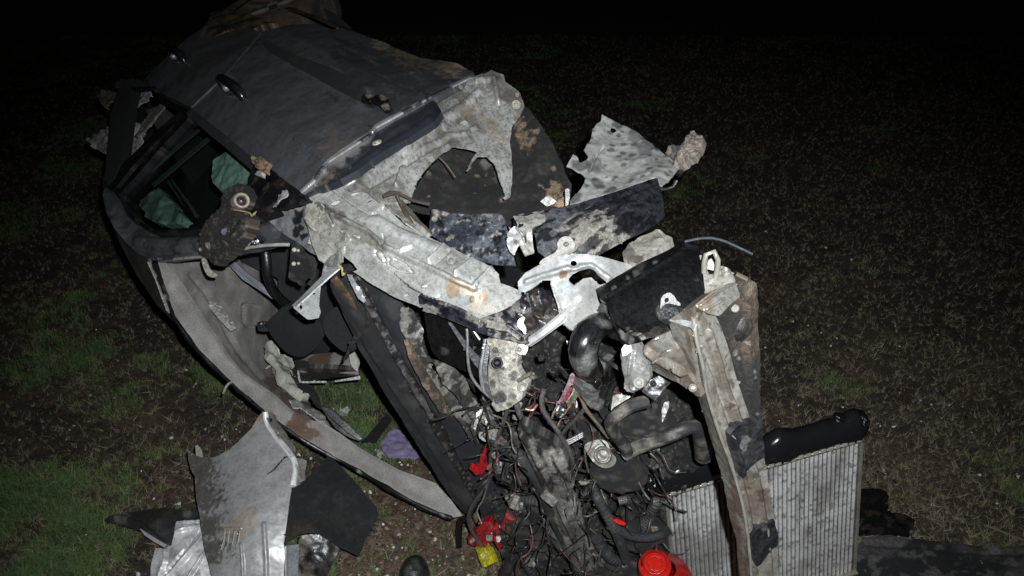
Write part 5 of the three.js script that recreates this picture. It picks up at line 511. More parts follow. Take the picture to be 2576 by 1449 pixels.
plate('far_rail', CARG, M.mud, { z: 'B6', out: [780, 380, 880, 330, 930, 300, 880, 200, 860, 130, 970, 130, 985, 95, 1020, 130, 1060, 150, 1070, 350, 1080, 600, 1088, 900, 1095, 1150, 1085, 1449, 1075, 1560, 1010, 1560, 1000, 1400, 940, 1170, 890, 1000, 830, 820, 790, 620], d: [[780, 380, 1.66], [860, 130, 1.62], [1060, 150, 1.7], [1090, 1000, 1.86], [1075, 1560, 2.02], [940, 1170, 1.86], [800, 620, 1.72]], thick: 0.03, h: 3.4, paint: { b: [0.045, 0.042, 0.038], l: [{ c: [0.17, 0.125, 0.085], f: 7, at: [1890, 720, 34, 1895, 770, 40, 1890, 850, 40], s: 0.4, j: 2, a: 0.8 }, { c: [0.3, 0.24, 0.17], f: 16, at: [1890, 720, 16, 1885, 735, 14], s: 0.2, j: 2, a: 0.8 }, { c: [0.55, 0.5, 0.44], f: 30, at: [1862, 848, 6, 1880, 860, 5, 1852, 890, 6, 1862, 903, 5, 1848, 776, 5], s: 0.2, j: 2.6, a: 0.5 }, { c: [0.3, 0.34, 0.4], f: 30, at: [1897, 935, 5, 1900, 950, 4, 1904, 1040, 4], s: 0.3, j: 1, a: 0.8 }] }, ribs: [{ p: [960, 340, 975, 700, 985, 1100], w: 30, h: 0.012 }, { p: [862, 140, 930, 300], w: 18, h: 0.012 }], crumple: [0.006, 12] });
put('horn_body', lumpGeo(pix(1852, 818, 1.76), 0.034, 0.04, 0.034, 0.12, 2, { b: [0.035, 0.035, 0.036], l: [{ c: [0.12, 0.11, 0.1], f: 30, t: 0.58, a: 0.6 }] }), M.plastic, CARG);
disc('horn_cap', CARG, M.metal, 'B6', [862, 380, 1.68], 0.009, 0.005, toCam(1850, 776).add(V(-0.2, 0.4, 0)), { b: [0.3, 0.28, 0.25] });
const pBeam = { b: [0.27, 0.255, 0.225], l: [{ c: [0.13, 0.1, 0.075], f: 30, t: 0.54, s: 0.1, a: 0.7, dir: AX[0], k: 0.12 }, { c: [0.42, 0.41, 0.38], f: 14, t: 0.6, s: 0.06, a: 0.5, o: 4 }, { c: [0.06, 0.045, 0.035], f: 30, t: 0.66, s: 0.04, a: 0.7, o: 8 }] };
const ridge = [[1745, 800, 1.475], [1752, 850, 1.495], [1768, 921, 1.545], [1777, 976, 1.585], [1804, 1073, 1.66], [1836, 1159, 1.73], [1864, 1251, 1.8], [1879, 1330, 1.86], [1891, 1449, 1.95], [1902, 1545, 2.02]];
const bl = [[1679, 807, 1.56], [1693, 851, 1.585], [1718, 912, 1.63], [1735, 949, 1.66], [1754, 999, 1.69], [1781, 1073, 1.745], [1805, 1159, 1.81], [1821, 1220, 1.855], [1836, 1296, 1.91], [1851, 1358, 1.955], [1861, 1449, 2.03], [1872, 1545, 2.1]];
const br = [[1802, 796, 1.53], [1816, 826, 1.545], [1841, 907, 1.595], [1868, 996, 1.655], [1890, 1060, 1.7], [1912, 1110, 1.735], [1925, 1170, 1.785], [1937, 1235, 1.83], [1946, 1300, 1.88], [1952, 1370, 1.93], [1960, 1449, 1.99], [1970, 1545, 2.06]];
const xy = (a) => a.map((p) => [p[0], p[1]]);
const beam = plate('bumper_beam', CARG, M.metal, { out: [[1765, 782], [1780, 793], ...xy(br), ...xy(ridge).reverse()], d: [...ridge, ...br], h: 2.8, thick: 0.006, paint: pBeam, ribs: [{ p: [1765, 850, 1800, 950, 1836, 1060, 1872, 1180, 1898, 1300, 1915, 1450, 1925, 1545], w: 7, h: -0.008 }, { p: [1785, 830, 1822, 950, 1862, 1060, 1905, 1200, 1928, 1330, 1944, 1500], w: 7, h: 0.007 }], crumple: [[0.003, 9], [0.001, 34]] });
plate('beam_upper_face', beam, M.metal, { out: [[1700, 793], [1720, 782], [1743, 772], ...xy(ridge), ...xy(bl).reverse()], d: [...ridge, ...bl], h: 2.8, thick: 0.006, paint: { b: [0.27, 0.255, 0.225], l: [{ c: [0.12, 0.085, 0.06], f: 30, t: 0.47, s: 0.1, a: 0.8, dir: AX[0], k: 0.12, oct: 5 }, ...grimy(3, 0.6)] }, ribs: [{ p: [1735, 830, 1750, 900, 1762, 960], w: 5, h: -0.006 }], crumple: [[0.003, 9], [0.001, 34]] });
tube('beam_ridge', beam, M.metal, 'Q', ridge, 0.004, { b: [0.34, 0.32, 0.28], l: grimy(2, 0.6) });
const onBeam = (off) => { const f = spline([...ridge, ...br]); return (u, v) => f(u, v) - off; };
plate('beam_end_lining', beam, M.bare, { z: 'B6', out: [262, 488, 350, 440, 430, 425, 470, 470, 510, 520, 485, 585, 450, 550, 380, 530], d: [[262, 488, 1.55], [440, 425, 1.5], [485, 585, 1.475]], thick: 0.004, h: 2.4, paint: { b: [0.5, 0.5, 0.5] }, crumple: [0.003, 30] });
plate('foam_remnant', beam, M.plastic, { z: 'B3', out: [730, 280, 790, 215, 860, 190, 950, 170, 1000, 160, 1010, 260, 1030, 400, 1035, 470, 950, 520, 890, 580, 850, 640, 810, 610, 780, 500, 750, 400], d: onBeam(0.022), thick: 0.02, h: 2.8, paint: { b: [0.03, 0.031, 0.036], l: [{ c: [0.34, 0.33, 0.32], f: 20, at: [1874, 1103, 12, 1870, 1118, 10, 1872, 1130, 7], s: 0.15, j: 2, a: 0.9 }, { c: [0.08, 0.08, 0.085], f: 12, t: 0.55, a: 0.5 }] }, ribs: [{ p: [760, 300, 860, 640], w: 30, h: 0.012 }], crumple: [0.006, 14] });
plate('foam_remnant', beam, M.plastic, { z: 'B3', out: [920, 1150, 960, 1080, 1040, 1030, 1120, 1000, 1140, 1130, 1135, 1210, 1060, 1280, 1000, 1350, 960, 1370, 935, 1300], d: onBeam(0.022), thick: 0.02, h: 2.8, paint: { b: [0.03, 0.031, 0.034], l: [{ c: [0.2, 0.2, 0.2], f: 20, at: [1925, 1330, 8], s: 0.15, j: 2, a: 0.8 }] }, crumple: [0.008, 14] });

// ---------- engine bay: block, hoses, looms ----------
const pEng = (o = 0) => ({ b: [0.014, 0.0135, 0.013], l: [{ c: [0.06, 0.053, 0.045], f: 30, t: 0.58, s: 0.05, a: 0.8, o, oct: 5 }, { c: [0.2, 0.185, 0.16], f: 110, t: 0.67, s: 0.04, a: 0.6, o: o + 4 }] });
plate('engine_cover', CARG, M.mud, { out: [1010, 800, 1120, 790, 1280, 780, 1500, 800, 1620, 880, 1740, 960, 1800, 1100, 1760, 1180, 1700, 1250, 1700, 1350, 1720, 1480, 1280, 1490, 1260, 1380, 1240, 1280, 1190, 1150, 1100, 980], d: [[1010, 800, 2.4], [1280, 780, 2.35], [1620, 880, 2.25], [1800, 1100, 2.4], [1700, 1480, 2.85], [1280, 1490, 2.92], [1190, 1150, 2.7], [1450, 1050, 2.4], [1480, 1280, 2.66]], h: 4, thick: 0.15, paint: pEng(2), crumple: [[0.03, 6], [0.012, 20]] });
for (const [u, v, d, rx, ry, rz, o] of [[1560, 1180, 2.12, 0.1, 0.08, 0.08, 1], [1500, 1060, 2.1, 0.09, 0.07, 0.08, 2], [1620, 1060, 1.98, 0.1, 0.06, 0.08, 3], [1600, 1330, 2.4, 0.12, 0.07, 0.1, 4], [1350, 1330, 2.6, 0.13, 0.06, 0.1, 5], [1300, 1180, 2.4, 0.09, 0.08, 0.08, 6], [1420, 1000, 2.05, 0.07, 0.05, 0.06, 7], [1560, 1440, 2.5, 0.12, 0.06, 0.1, 8]]) put('engine_casting', lumpGeo(pix(u, v, d + 0.1), rx * 0.8, ry * 0.8, rz * 0.8, 0.22, 3.2, pEng(o)), M.mud, CARG);
const pHose = { b: [0.022, 0.022, 0.023], l: [{ c: [0.24, 0.22, 0.185], f: 26, t: 0.54, s: 0.05, a: 0.75, oct: 5 }] };
tube('intake_elbow', CARG, M.gloss, 'B2', [[700, 960, 1.74], [600, 1000, 1.7], [520, 1080, 1.67], [480, 1200, 1.67], [500, 1330, 1.7], [570, 1420, 1.75]], (t) => 0.026 + 0.006 * Math.sin(t * 3.14), { b: [0.014, 0.014, 0.016], l: [{ c: [0.2, 0.2, 0.2], f: 12, t: 0.58, s: 0.04, a: 0.8 }] }, { k: 20 });
plate('air_box', CARG, M.gloss, { z: 'C2', out: [1760, 140, 1880, 60, 2000, 20, 2090, 40, 2160, 120, 2200, 240, 2190, 380, 2140, 520, 2060, 640, 1980, 690, 1880, 660, 1800, 580, 1740, 480, 1740, 380, 1770, 280], d: [[1760, 140, 1.8], [2160, 120, 1.84], [2190, 380, 1.9], [1980, 690, 1.88], [1740, 480, 1.83], [1960, 330, 1.76]], thick: 0.05, h: 2.8, paint: { b: [0.012, 0.012, 0.013], l: [{ c: [0.27, 0.27, 0.265], f: 12, at: [1475, 925, 22, 1500, 915, 20, 1480, 990, 20, 1490, 1010, 18, 1505, 1020, 14, 1470, 940, 16], s: 0.12, j: 2, a: 0.9 }, { c: [0.1, 0.095, 0.09], f: 30, t: 0.62, a: 0.5 }] }, crumple: [0.004, 16] });
tube('coolant_hose', CARG, M.rubber, 'C3', [[1200, 560, 1.84], [1060, 590, 1.84], [900, 660, 1.85], [760, 760, 1.86], [690, 840, 1.88], [720, 960, 1.92], [850, 1130, 1.98], [920, 1250, 2.02]], 0.0155, pHose, { k: 14 });
tube('coolant_hose', CARG, M.rubber, 'C3', [[870, 1290, 2.06], [1000, 1210, 2.05], [1200, 1130, 2.04], [1400, 1060, 2.03], [1600, 980, 2.02], [1780, 900, 2.02], [1900, 980, 2.06], [1940, 1160, 2.14], [1950, 1300, 2.2]], (t) => 0.0185 + 0.006 * ss(0.5, 0.7, t), pHose, { k: 14 });
tube('metal_pipe', CARG, M.bare, 'C3', [[1170, 1060, 2.12], [1220, 900, 2.08], [1260, 740, 2.05], [1290, 620, 2.02]], 0.008, { b: [0.1, 0.095, 0.095] });
tube('steel_rod', CARG, M.bare, 'C3', [[1280, 1030, 2.15], [1320, 850, 2.1], [1370, 620, 2.05]], 0.006, { b: [0.05, 0.048, 0.046] });
plate('gearbox_case', CARG, M.metal, { z: 'C3', out: [830, 900, 900, 830, 1050, 780, 1180, 730, 1240, 760, 1200, 900, 1160, 1080, 1080, 1100, 1000, 1030, 900, 960], d: 2.14, thick: 0.03, h: 3, paint: { b: [0.34, 0.33, 0.3], l: [...grimy(3, 0.5), { c: [0.22, 0.12, 0.1], f: 14, at: [1600, 1090, 14, 1610, 1105, 10], s: 0.3, j: 2, a: 0.6 }] }, ribs: [{ p: [880, 930, 1000, 960, 1130, 970], w: 12, h: -0.01 }], crumple: [0.006, 14] });
plate('gearbox_case', CARG, M.metal, { z: 'C3', out: [720, 480, 840, 450, 930, 440, 960, 500, 830, 580, 730, 640, 690, 680], d: 2.0, thick: 0.03, h: 3, paint: { b: [0.26, 0.25, 0.22], l: grimy(1, 0.6) }, crumple: [0.006, 14] });
plate('pump_face', CARG, M.metal, { z: 'C3', round: 1, out: [330, 1180, 400, 1110, 540, 1080, 640, 1120, 690, 1240, 760, 1330, 740, 1420, 640, 1470, 540, 1450, 450, 1380, 380, 1280], d: 2.12, thick: 0.04, h: 3, paint: { b: [0.15, 0.14, 0.125], l: grimy(6, 0.6) }, ribs: [{ p: [580, 1290], ring: 100, w: 20, h: 0.006 }], crumple: [0.006, 14] });
plate('torn_metal_sliver', CARG, M.metal, { z: 'C3', out: [1380, 680, 1420, 580, 1490, 560, 1480, 640, 1420, 760, 1380, 850], d: 2.02, thick: 0.006, h: 2.6, paint: { b: [0.3, 0.29, 0.28] }, crumple: [0.012, 20] });
// long muddy cable channel
plate('cable_channel', CARG, M.plastic, { z: 'B4', out: [1140, 0, 1180, -30, 1240, 0, 1330, 60, 1420, 110, 1500, 160, 1570, 220, 1610, 330, 1650, 430, 1680, 560, 1640, 640, 1700, 760, 1760, 840, 1790, 960, 1850, 1090, 1900, 1200, 1960, 1320, 2010, 1443, 2040, 1500, 1780, 1500, 1700, 1330, 1600, 1130, 1530, 980, 1480, 850, 1440, 740, 1400, 620, 1330, 480, 1260, 340, 1200, 220, 1150, 90], d: [[1140, 0, 2.02], [1240, 0, 1.98], [1570, 220, 2.08], [1680, 560, 2.22], [1790, 960, 2.42], [2040, 1500, 2.62], [1780, 1500, 2.68], [1480, 850, 2.42], [1260, 340, 2.18], [1440, 400, 2.1], [1620, 900, 2.34]], h: 3.2, thick: 0.025, paint: { b: [0.2, 0.195, 0.185], l: [{ c: [0.4, 0.38, 0.345], f: 30, t: 0.5, s: 0.06, a: 0.75, dir: AX[0], k: 0.14, oct: 5 }, { c: [0.02, 0.018, 0.02], f: 34, t: 0.58, s: 0.05, a: 0.85, o: 5, dir: AX[0], k: 0.2 }, { c: [0.03, 0.032, 0.038], f: 12, at: [1370, 1110, 20, 1355, 1095, 16], s: 0.2, j: 2.4, a: 0.8 }] }, ribs: [{ p: [1180, 60, 1300, 260, 1420, 480, 1520, 700, 1640, 1000, 1800, 1400], w: 30, h: 0.012 }, { p: [1460, 300, 1560, 500, 1640, 700, 1760, 1000], w: 16, h: -0.012 }], crumple: [[0.003, 9], [0.0015, 40]], jag: 0.6 });
tube('wiring_loom', CARG, M.rubber, 'B4', [[850, 60, 2.3], [930, 120, 2.28], [1060, 220, 2.26], [1200, 340, 2.26], [1310, 470, 2.28], [1380, 620, 2.33], [1450, 800, 2.41], [1540, 1000, 2.5], [1650, 1230, 2.58], [1760, 1443, 2.64]], (t) => 0.023 - 0.009 * t, { b: [0.025, 0.025, 0.026], l: [{ c: [0.14, 0.125, 0.11], f: 12, t: 0.55, s: 0.06, a: 0.6 }] }, { k: 14 });
plate('loom_end', CARG, M.matte, { z: 'C2', round: 1, out: [410, 1010, 470, 930, 540, 925, 610, 950, 645, 990, 600, 1060, 540, 1100, 470, 1070], d: 2.25, thick: 0.03, h: 2.4, paint: { b: [0.28, 0.24, 0.2], l: grimy(1, 0.6) }, crumple: [0.006, 30] });
put('channel_joint', barGeo(pix(1377, 1257, 2.24), pix(1392, 1240, 2.235), 0.05, 0.04, V(0, 0.5, 1), { b: [0.27, 0.25, 0.23] }), M.plastic, CARG);
// corrugated hoses lower down
for (const [pts, r, rip] of [[[[1180, 480, 2.62], [1170, 620, 2.66], [1220, 800, 2.7], [1290, 950, 2.74], [1330, 1080, 2.78]], 0.03, 0.002], [[[1140, 720, 2.6], [1240, 715, 2.58], [1390, 730, 2.55]], 0.026, 0.002], [[[1330, 780, 2.62], [1320, 950, 2.68], [1350, 1060, 2.72], [1300, 1120, 2.76], [1160, 1180, 2.8], [1080, 1290, 2.85], [1000, 1443, 2.9]], 0.036, 0.002], [[[2480, 720, 2.36], [2440, 800, 2.38], [2380, 920, 2.42], [2330, 1010, 2.45]], 0.026, 0.0015], [[[2020, 950, 2.32], [2130, 1010, 2.33], [2250, 1060, 2.34], [2400, 1070, 2.35], [2520, 1040, 2.36], [2576, 1000, 2.38]], 0.022, 0], [[[1850, 520, 2.3], [1900, 680, 2.3], [1980, 820, 2.3], [2060, 960, 2.32], [2130, 1120, 2.36], [2190, 1290, 2.42]], 0.024, 0.0015], [[[1130, 1190, 2.8], [1180, 1280, 2.8], [1250, 1380, 2.8], [1300, 1460, 2.82]], 0.024, 0.0012], [[[970, 200, 2.45], [1060, 60, 2.35], [1160, -10, 2.3]], 0.03, 0], [[[1380, 900, 2.6], [1460, 1010, 2.58], [1540, 1130, 2.57], [1600, 1200, 2.57]], 0.03, 0], [[[1900, 1080, 2.42], [1990, 1220, 2.48], [2080, 1290, 2.5], [2180, 1290, 2.5]], 0.026, 0.0015]]) tube(rip ? 'corrugated_hose' : 'rubber_hose', CARG, M.rubber, 'B4', pts, r * 0.62, { b: [0.02, 0.02, 0.022], l: [{ c: [0.1, 0.095, 0.09], f: 16, t: 0.6, s: 0.06, a: 0.5 }] }, { k: 14, ripple: rip, step: 0.004, n: rip ? 90 : 40 });
for (const [a, b] of [[[1080, 1100, 2.78], [1180, 1040, 2.76]], [[1210, 1330, 2.8], [1280, 1270, 2.78]], [[2440, 720, 2.33], [2500, 730, 2.33]], [[2110, 720, 2.3], [2190, 700, 2.3]]]) tube('threaded_end', CARG, M.bare, 'B4', [a, b], 0.0115, { b: [0.24, 0.24, 0.22], l: grimy(2, 0.5) }, { ripple: 0.0016, pitch: 0.005, n: 60, k: 14 });
// broken plastic housings and tangled wire between them
const bits = [];
for (let i = 0; i < 120; i++) { // shards of housings
  const u = rr(1180, 1680), v = rr(880, 1446); if ((u > 1560 && v < 1000) || u < 1180 + (v - 1000) * 0.3) continue; const d = 1.98 + (v - 880) * 0.0011 + rr(-0.05, 0.12), s = rr(4, 15), k = 4 + Math.floor(rnd() * 3), a0 = rnd() * 6.28, o = [];
  for (let j = 0; j < k; j++) { const a = a0 + j / k * 6.28, r = s * rr(0.6, 1.2); o.push(u + Math.cos(a) * r * 1.3, v + Math.sin(a) * r); }
  const t = rnd(); const b = t < 0.5 ? [0.014, 0.014, 0.016] : t < 0.75 ? [0.15, 0.145, 0.135] : [0.36, 0.345, 0.315];
  plate('housing_shard', CARG, t < 0.5 ? M.gloss : M.metal, { out: o, d: [[u - s, v, d + rr(-0.04, 0.04)], [u + s, v, d + rr(-0.04, 0.04)], [u, v + s, d + rr(-0.03, 0.03)]], thick: rr(0.003, 0.012), h: 3, paint: { b, l: grimy(i, 0.8) }, crumple: [0.006, 22] });
}
for (let i = 0; i < 34; i++) { // plugs and sockets torn off the looms
  const u = rr(1230, 1660), v = rr(920, 1430); if (u < 1200 + (v - 1000) * 0.3) continue; const c = pix(u, v, 1.97 + (v - 880) * 0.0011 + rr(-0.05, 0.04)), a = V(rr(-1, 1), rr(-1, 1), rr(-1, 1)).normalize(), L = rr(0.012, 0.032), t = rnd(), w = rr(0.01, 0.02);
  const k = put('wire_connector', barGeo(c.clone().addScaledVector(a, -L), c.clone().addScaledVector(a, L * 0.4), w, w * rr(0.5, 0.9), Math.abs(a.y) > 0.8 ? V(1, 0, 0) : UP, { b: t < 0.6 ? [0.02, 0.02, 0.022] : t < 0.85 ? [0.3, 0.29, 0.27] : [0.12, 0.12, 0.125], l: grimy(i, 0.6) }), M.plastic, CARG);
  put('connector_collar', barGeo(c.clone().addScaledVector(a, L * 0.4), c.clone().addScaledVector(a, L), w * 0.75, w * 0.5, Math.abs(a.y) > 0.8 ? V(1, 0, 0) : UP, { b: [0.05, 0.05, 0.052] }), M.plastic, k);
}
const wires = [[0.016, 0.016, 0.018], [0.016, 0.016, 0.018], [0.016, 0.016, 0.018], [0.05, 0.048, 0.045], [0.1, 0.095, 0.09], [0.2, 0.185, 0.165], [0.016, 0.016, 0.018], [0.24, 0.09, 0.075]];
for (let i = 0; i < 130; i++) {
  let u = rr(1200, 1660), v = rr(930, 1420), a = rr(0.2, 2.6); if (v > 1230 && u < 1330) continue; const d0 = 1.96 + (v - 880) * 0.0011, p = []; const n = 4 + Math.floor(rnd() * 4);
  for (let k = 0; k < n; k++) { p.push([u, v, d0 + rr(-0.05, 0.07)]); u += Math.cos(a) * rr(14, 40); v += Math.sin(a) * rr(14, 40); a += rr(-0.8, 0.8); }
  tube('loose_wire', CARG, M.plastic, 'Q', p, rr(0.0011, 0.0032), { b: wires[Math.floor(rnd() * wires.length)], l: grimy(i, 0.4) }, { k: 6 });
}
// coloured ribbon of leads and the long cables
const rib = (name, out, b, d) => plate(name, CARG, M.gloss, { z: 'C2', out, d: d || [[1500, 300, 1.86], [1350, 800, 1.98], [1700, 400, 1.85]], thick: 0.006, h: 2.2, paint: { b, l: grimy(out[0], 0.3) }, crumple: [0.002, 40] });
rib('pink_lead', [1590, 190, 1650, 200, 1640, 290, 1560, 400, 1480, 560, 1440, 640, 1380, 740, 1330, 800, 1340, 730, 1430, 560, 1500, 420, 1560, 280], [0.5, 0.34, 0.38]);
rib('red_lead', [1545, 405, 1600, 400, 1570, 500, 1530, 570, 1475, 560, 1510, 480], [0.55, 0.1, 0.15]);
rib('white_lead', [1640, 400, 1665, 400, 1600, 500, 1540, 590, 1525, 575, 1590, 480], [0.66, 0.63, 0.52]);
rib('green_lead', [1660, 400, 1720, 390, 1680, 470, 1610, 580, 1550, 640, 1535, 600, 1600, 510], [0.16, 0.24, 0.18]);
rib('orange_lead', [1715, 400, 1735, 380, 1745, 400, 1680, 510, 1600, 620, 1500, 760, 1420, 900, 1410, 880, 1480, 760, 1560, 640, 1650, 510], [0.5, 0.3, 0.16]);
rib('frayed_plug', [1425, 640, 1450, 570, 1510, 570, 1540, 640, 1510, 720, 1470, 790, 1400, 780, 1380, 720], [0.02, 0.018, 0.018], 1.9);
rib('cream_rag', [1625, 70, 1660, 60, 1690, 10, 1712, 20, 1720, 90, 1760, 180, 1790, 280, 1760, 330, 1730, 280, 1690, 190, 1660, 100], [0.55, 0.48, 0.34], 1.82);
plate('pink_sleeve', CARG, M.gloss, { z: 'C1', out: [2075, 640, 2110, 650, 2160, 700, 2215, 770, 2235, 830, 2220, 870, 2190, 850, 2150, 790, 2100, 720], d: 1.8, thick: 0.01, h: 2.2, paint: { b: [0.5, 0.22, 0.25], l: [{ c: [0.28, 0.26, 0.42], f: 30, at: [1448, 895, 8], s: 0.2, j: 1 }] } });
const longWire = (pts, r, b, o) => tube('long_cable', CARG, M.plastic, 'C2', pts, r, { b, l: grimy(3, 0.3) }, { k: 8, ...o });
longWire([[1060, 180, 1.86], [960, 230, 1.87], [870, 300, 1.89], [800, 430, 1.93], [760, 550, 1.98], [720, 720, 2.05], [680, 860, 2.12], [640, 960, 2.18], [590, 1080, 2.26], [530, 1200, 2.34], [500, 1290, 2.4]], 0.0055, [0.2, 0.19, 0.16]);
tube('long_cable', CARG, M.plastic, 'B4', [[880, 240, 2.4], [875, 330, 2.46], [875, 450, 2.52], [830, 580, 2.58], [740, 700, 2.64], [680, 800, 2.7], [660, 900, 2.76], [690, 1000, 2.82], [740, 1080, 2.86], [800, 1160, 2.88]], 0.0068, { b: [0.13, 0.125, 0.12] }, { k: 8 });
longWire([[1680, 430, 1.86], [1740, 520, 1.88], [1790, 650, 1.9], [1880, 770, 1.93], [1960, 870, 1.96], [2030, 960, 1.99], [2110, 1050, 2.02]], 0.005, [0.3, 0.24, 0.18]);
longWire([[1480, 1010, 2.02], [1560, 900, 1.98], [1660, 800, 1.95], [1770, 680, 1.92]], 0.0055, [0.09, 0.09, 0.09]);
longWire([[1230, 410, 1.95], [1200, 520, 1.96], [1220, 680, 1.98], [1290, 790, 2.0], [1370, 900, 2.02], [1440, 1000, 2.04], [1520, 1130, 2.08], [1600, 1290, 2.12], [1620, 1400, 2.16]], 0.0068, [0.16, 0.155, 0.15]);
longWire([[860, 420, 1.96], [860, 600, 2.0], [900, 740, 2.02], [1000, 870, 2.04], [1100, 980, 2.05]], 0.0075, [0.13, 0.13, 0.125]);
for (const off of [0, 26, 50]) longWire([[1530 + off * 0.4, 1100 + off, 2.1], [1640, 1050 + off, 2.1], [1760, 985 + off, 2.1]], 0.0045, [0.1, 0.06, 0.07]);
tube('orange_lead', CARG, M.gloss, 'C2', [[980, 665, 1.96], [1080, 680, 1.96], [1110, 640, 1.96], [1140, 600, 1.96]], 0.004, { b: [0.4, 0.1, 0.06] });
tube('orange_lead', CARG, M.gloss, 'C2', [[530, 800, 2.2], [545, 860, 2.2], [540, 920, 2.22]], 0.0035, { b: [0.45, 0.17, 0.13] });
tube('orange_lead', CARG, M.gloss, 'C2', [[540, 820, 2.2], [575, 880, 2.21], [575, 930, 2.22]], 0.0035, { b: [0.45, 0.17, 0.13] });
for (const [p, q] of [[[[580, 580, 1.94], [625, 650, 1.95]], 0.012]]) tube('cable_ferrule', CARG, M.bare, 'C2', p, q, { b: [0.55, 0.53, 0.5] }, { k: 12 });
// lever bracket of pale plastic by the bulkhead
plate('lever_bracket', CARG, M.metal, { z: 'C2', out: [310, 720, 350, 690, 380, 600, 410, 640, 430, 700, 480, 710, 510, 720, 490, 790, 470, 860, 480, 940, 450, 900, 420, 800, 350, 800, 320, 880, 300, 950, 265, 930, 290, 840, 310, 790], d: 2.2, thick: 0.012, h: 2.4, paint: { b: [0.4, 0.38, 0.34], l: grimy(3, 0.7) }, crumple: [0.006, 30] });
plate('pale_clip', CARG, M.gloss, { z: 'C2', out: [340, 980, 400, 980, 420, 1040, 470, 1080, 460, 1115, 400, 1100, 350, 1060], d: 2.28, thick: 0.02, h: 2.4, paint: { b: [0.4, 0.42, 0.44] }, crumple: [0.006, 30] });
// red clip, red fuse block, yellow plug
plate('red_clip', CARG, M.gloss, { z: 'B4', out: [790, 230, 835, 200, 835, 250, 810, 330, 830, 375, 850, 395, 830, 410, 790, 450, 735, 470, 700, 440, 665, 400, 680, 380, 705, 405, 760, 380, 770, 310], d: [[800, 200, 2.36], [700, 440, 2.45], [850, 400, 2.42]], thick: 0.014, h: 2, paint: { b: [0.6, 0.02, 0.03] }, crumple: [0.004, 30] });
const fuse = plate('red_fuse_block', CARG, M.gloss, { z: 'B4', out: [750, 920, 895, 918, 910, 975, 1020, 985, 1025, 1040, 990, 1150, 965, 1215, 935, 1160, 910, 1110, 850, 1120, 820, 1170, 700, 1150, 655, 1130, 650, 1070, 690, 1050, 740, 1040], d: [[750, 920, 2.86], [1025, 1000, 2.84], [700, 1130, 2.9], [965, 1210, 2.87], [860, 1000, 2.82]], thick: 0.05, h: 2.4, paint: { b: [0.5, 0.03, 0.035], l: [{ c: [0.06, 0.05, 0.05], f: 26, t: 0.6, s: 0.05, a: 0.7 }, { c: [0.6, 0.6, 0.6], f: 30, at: [1185, 1362, 6, 1190, 1358, 5], s: 0.1, j: 1.4 }] }, ribs: [{ p: [740, 1035, 910, 1000], w: 20, h: 0.016 }, { p: [910, 980, 915, 1100], w: 18, h: -0.014 }], crumple: [0.003, 30] });
plate('fuse_tab', fuse, M.gloss, { z: 'B4', out: [830, 1050, 895, 1045, 890, 1105, 835, 1100], d: 2.79, thick: 0.01, h: 2, paint: { b: [0.32, 0.32, 0.33] } });
plate('fuse_tab', fuse, M.gloss, { z: 'B4', out: [925, 1065, 965, 1055, 978, 1085, 960, 1115, 935, 1115], d: 2.79, thick: 0.01, h: 2, paint: { b: [0.7, 0.7, 0.7] } });
plate('fuse_tab', fuse, M.gloss, { z: 'B4', out: [955, 955, 990, 950, 995, 980, 960, 980], d: 2.79, thick: 0.01, h: 2, paint: { b: [0.6, 0.6, 0.6] } });
for (const pts of [[[1140, 600, 2.5], [1090, 700, 2.58], [1050, 800, 2.66], [1040, 880, 2.72], [1000, 960, 2.78]], [[1140, 620, 2.5], [1110, 720, 2.58], [1100, 850, 2.66], [1110, 940, 2.72], [1080, 985, 2.76], [1040, 960, 2.78]], [[1120, 640, 2.5], [1070, 760, 2.6], [1080, 880, 2.7], [1030, 950, 2.78]]]) tube('red_cable', CARG, M.plastic, 'B4', pts, 0.008, { b: [0.34, 0.11, 0.1], l: grimy(1, 0.4) }, { k: 8 });
tube('red_sleeve', CARG, M.gloss, 'B4', [[1075, 850, 2.68], [1050, 900, 2.71], [1025, 960, 2.74]], 0.02, { b: [0.5, 0.06, 0.07] }, { k: 12 });
plate('red_clip', CARG, M.gloss, { z: 'C4', out: [1435, 725, 1450, 705, 1520, 715, 1590, 745, 1620, 770, 1600, 800, 1540, 790, 1480, 755], d: 2.28, thick: 0.014, h: 2, paint: { b: [0.7, 0.02, 0.03] } });
{ // yellow connector
  const c = (x, y, d) => { const q = zq('B4', [x, y]); return pix(q[0], q[1], d); };
  const y1 = put('yellow_plug', barGeo(c(795, 1160, 2.88), c(830, 1225, 2.89), 0.052, 0.04, toCam(1220, 1390), { b: [0.62, 0.55, 0.03] }), M.gloss, CARG);
  put('plug_sleeve', barGeo(c(830, 1220, 2.875), c(862, 1295, 2.885), 0.062, 0.05, toCam(1220, 1390), { b: [0.66, 0.58, 0.03] }), M.gloss, y1);
  put('plug_latch', barGeo(c(845, 1205, 2.85), c(880, 1270, 2.86), 0.016, 0.014, toCam(1220, 1390), { b: [0.7, 0.62, 0.04] }), M.gloss, y1);
  put('plug_latch', barGeo(c(815, 1180, 2.85), c(845, 1240, 2.86), 0.012, 0.012, toCam(1220, 1390), { b: [0.7, 0.62, 0.04] }), M.gloss, y1);
}
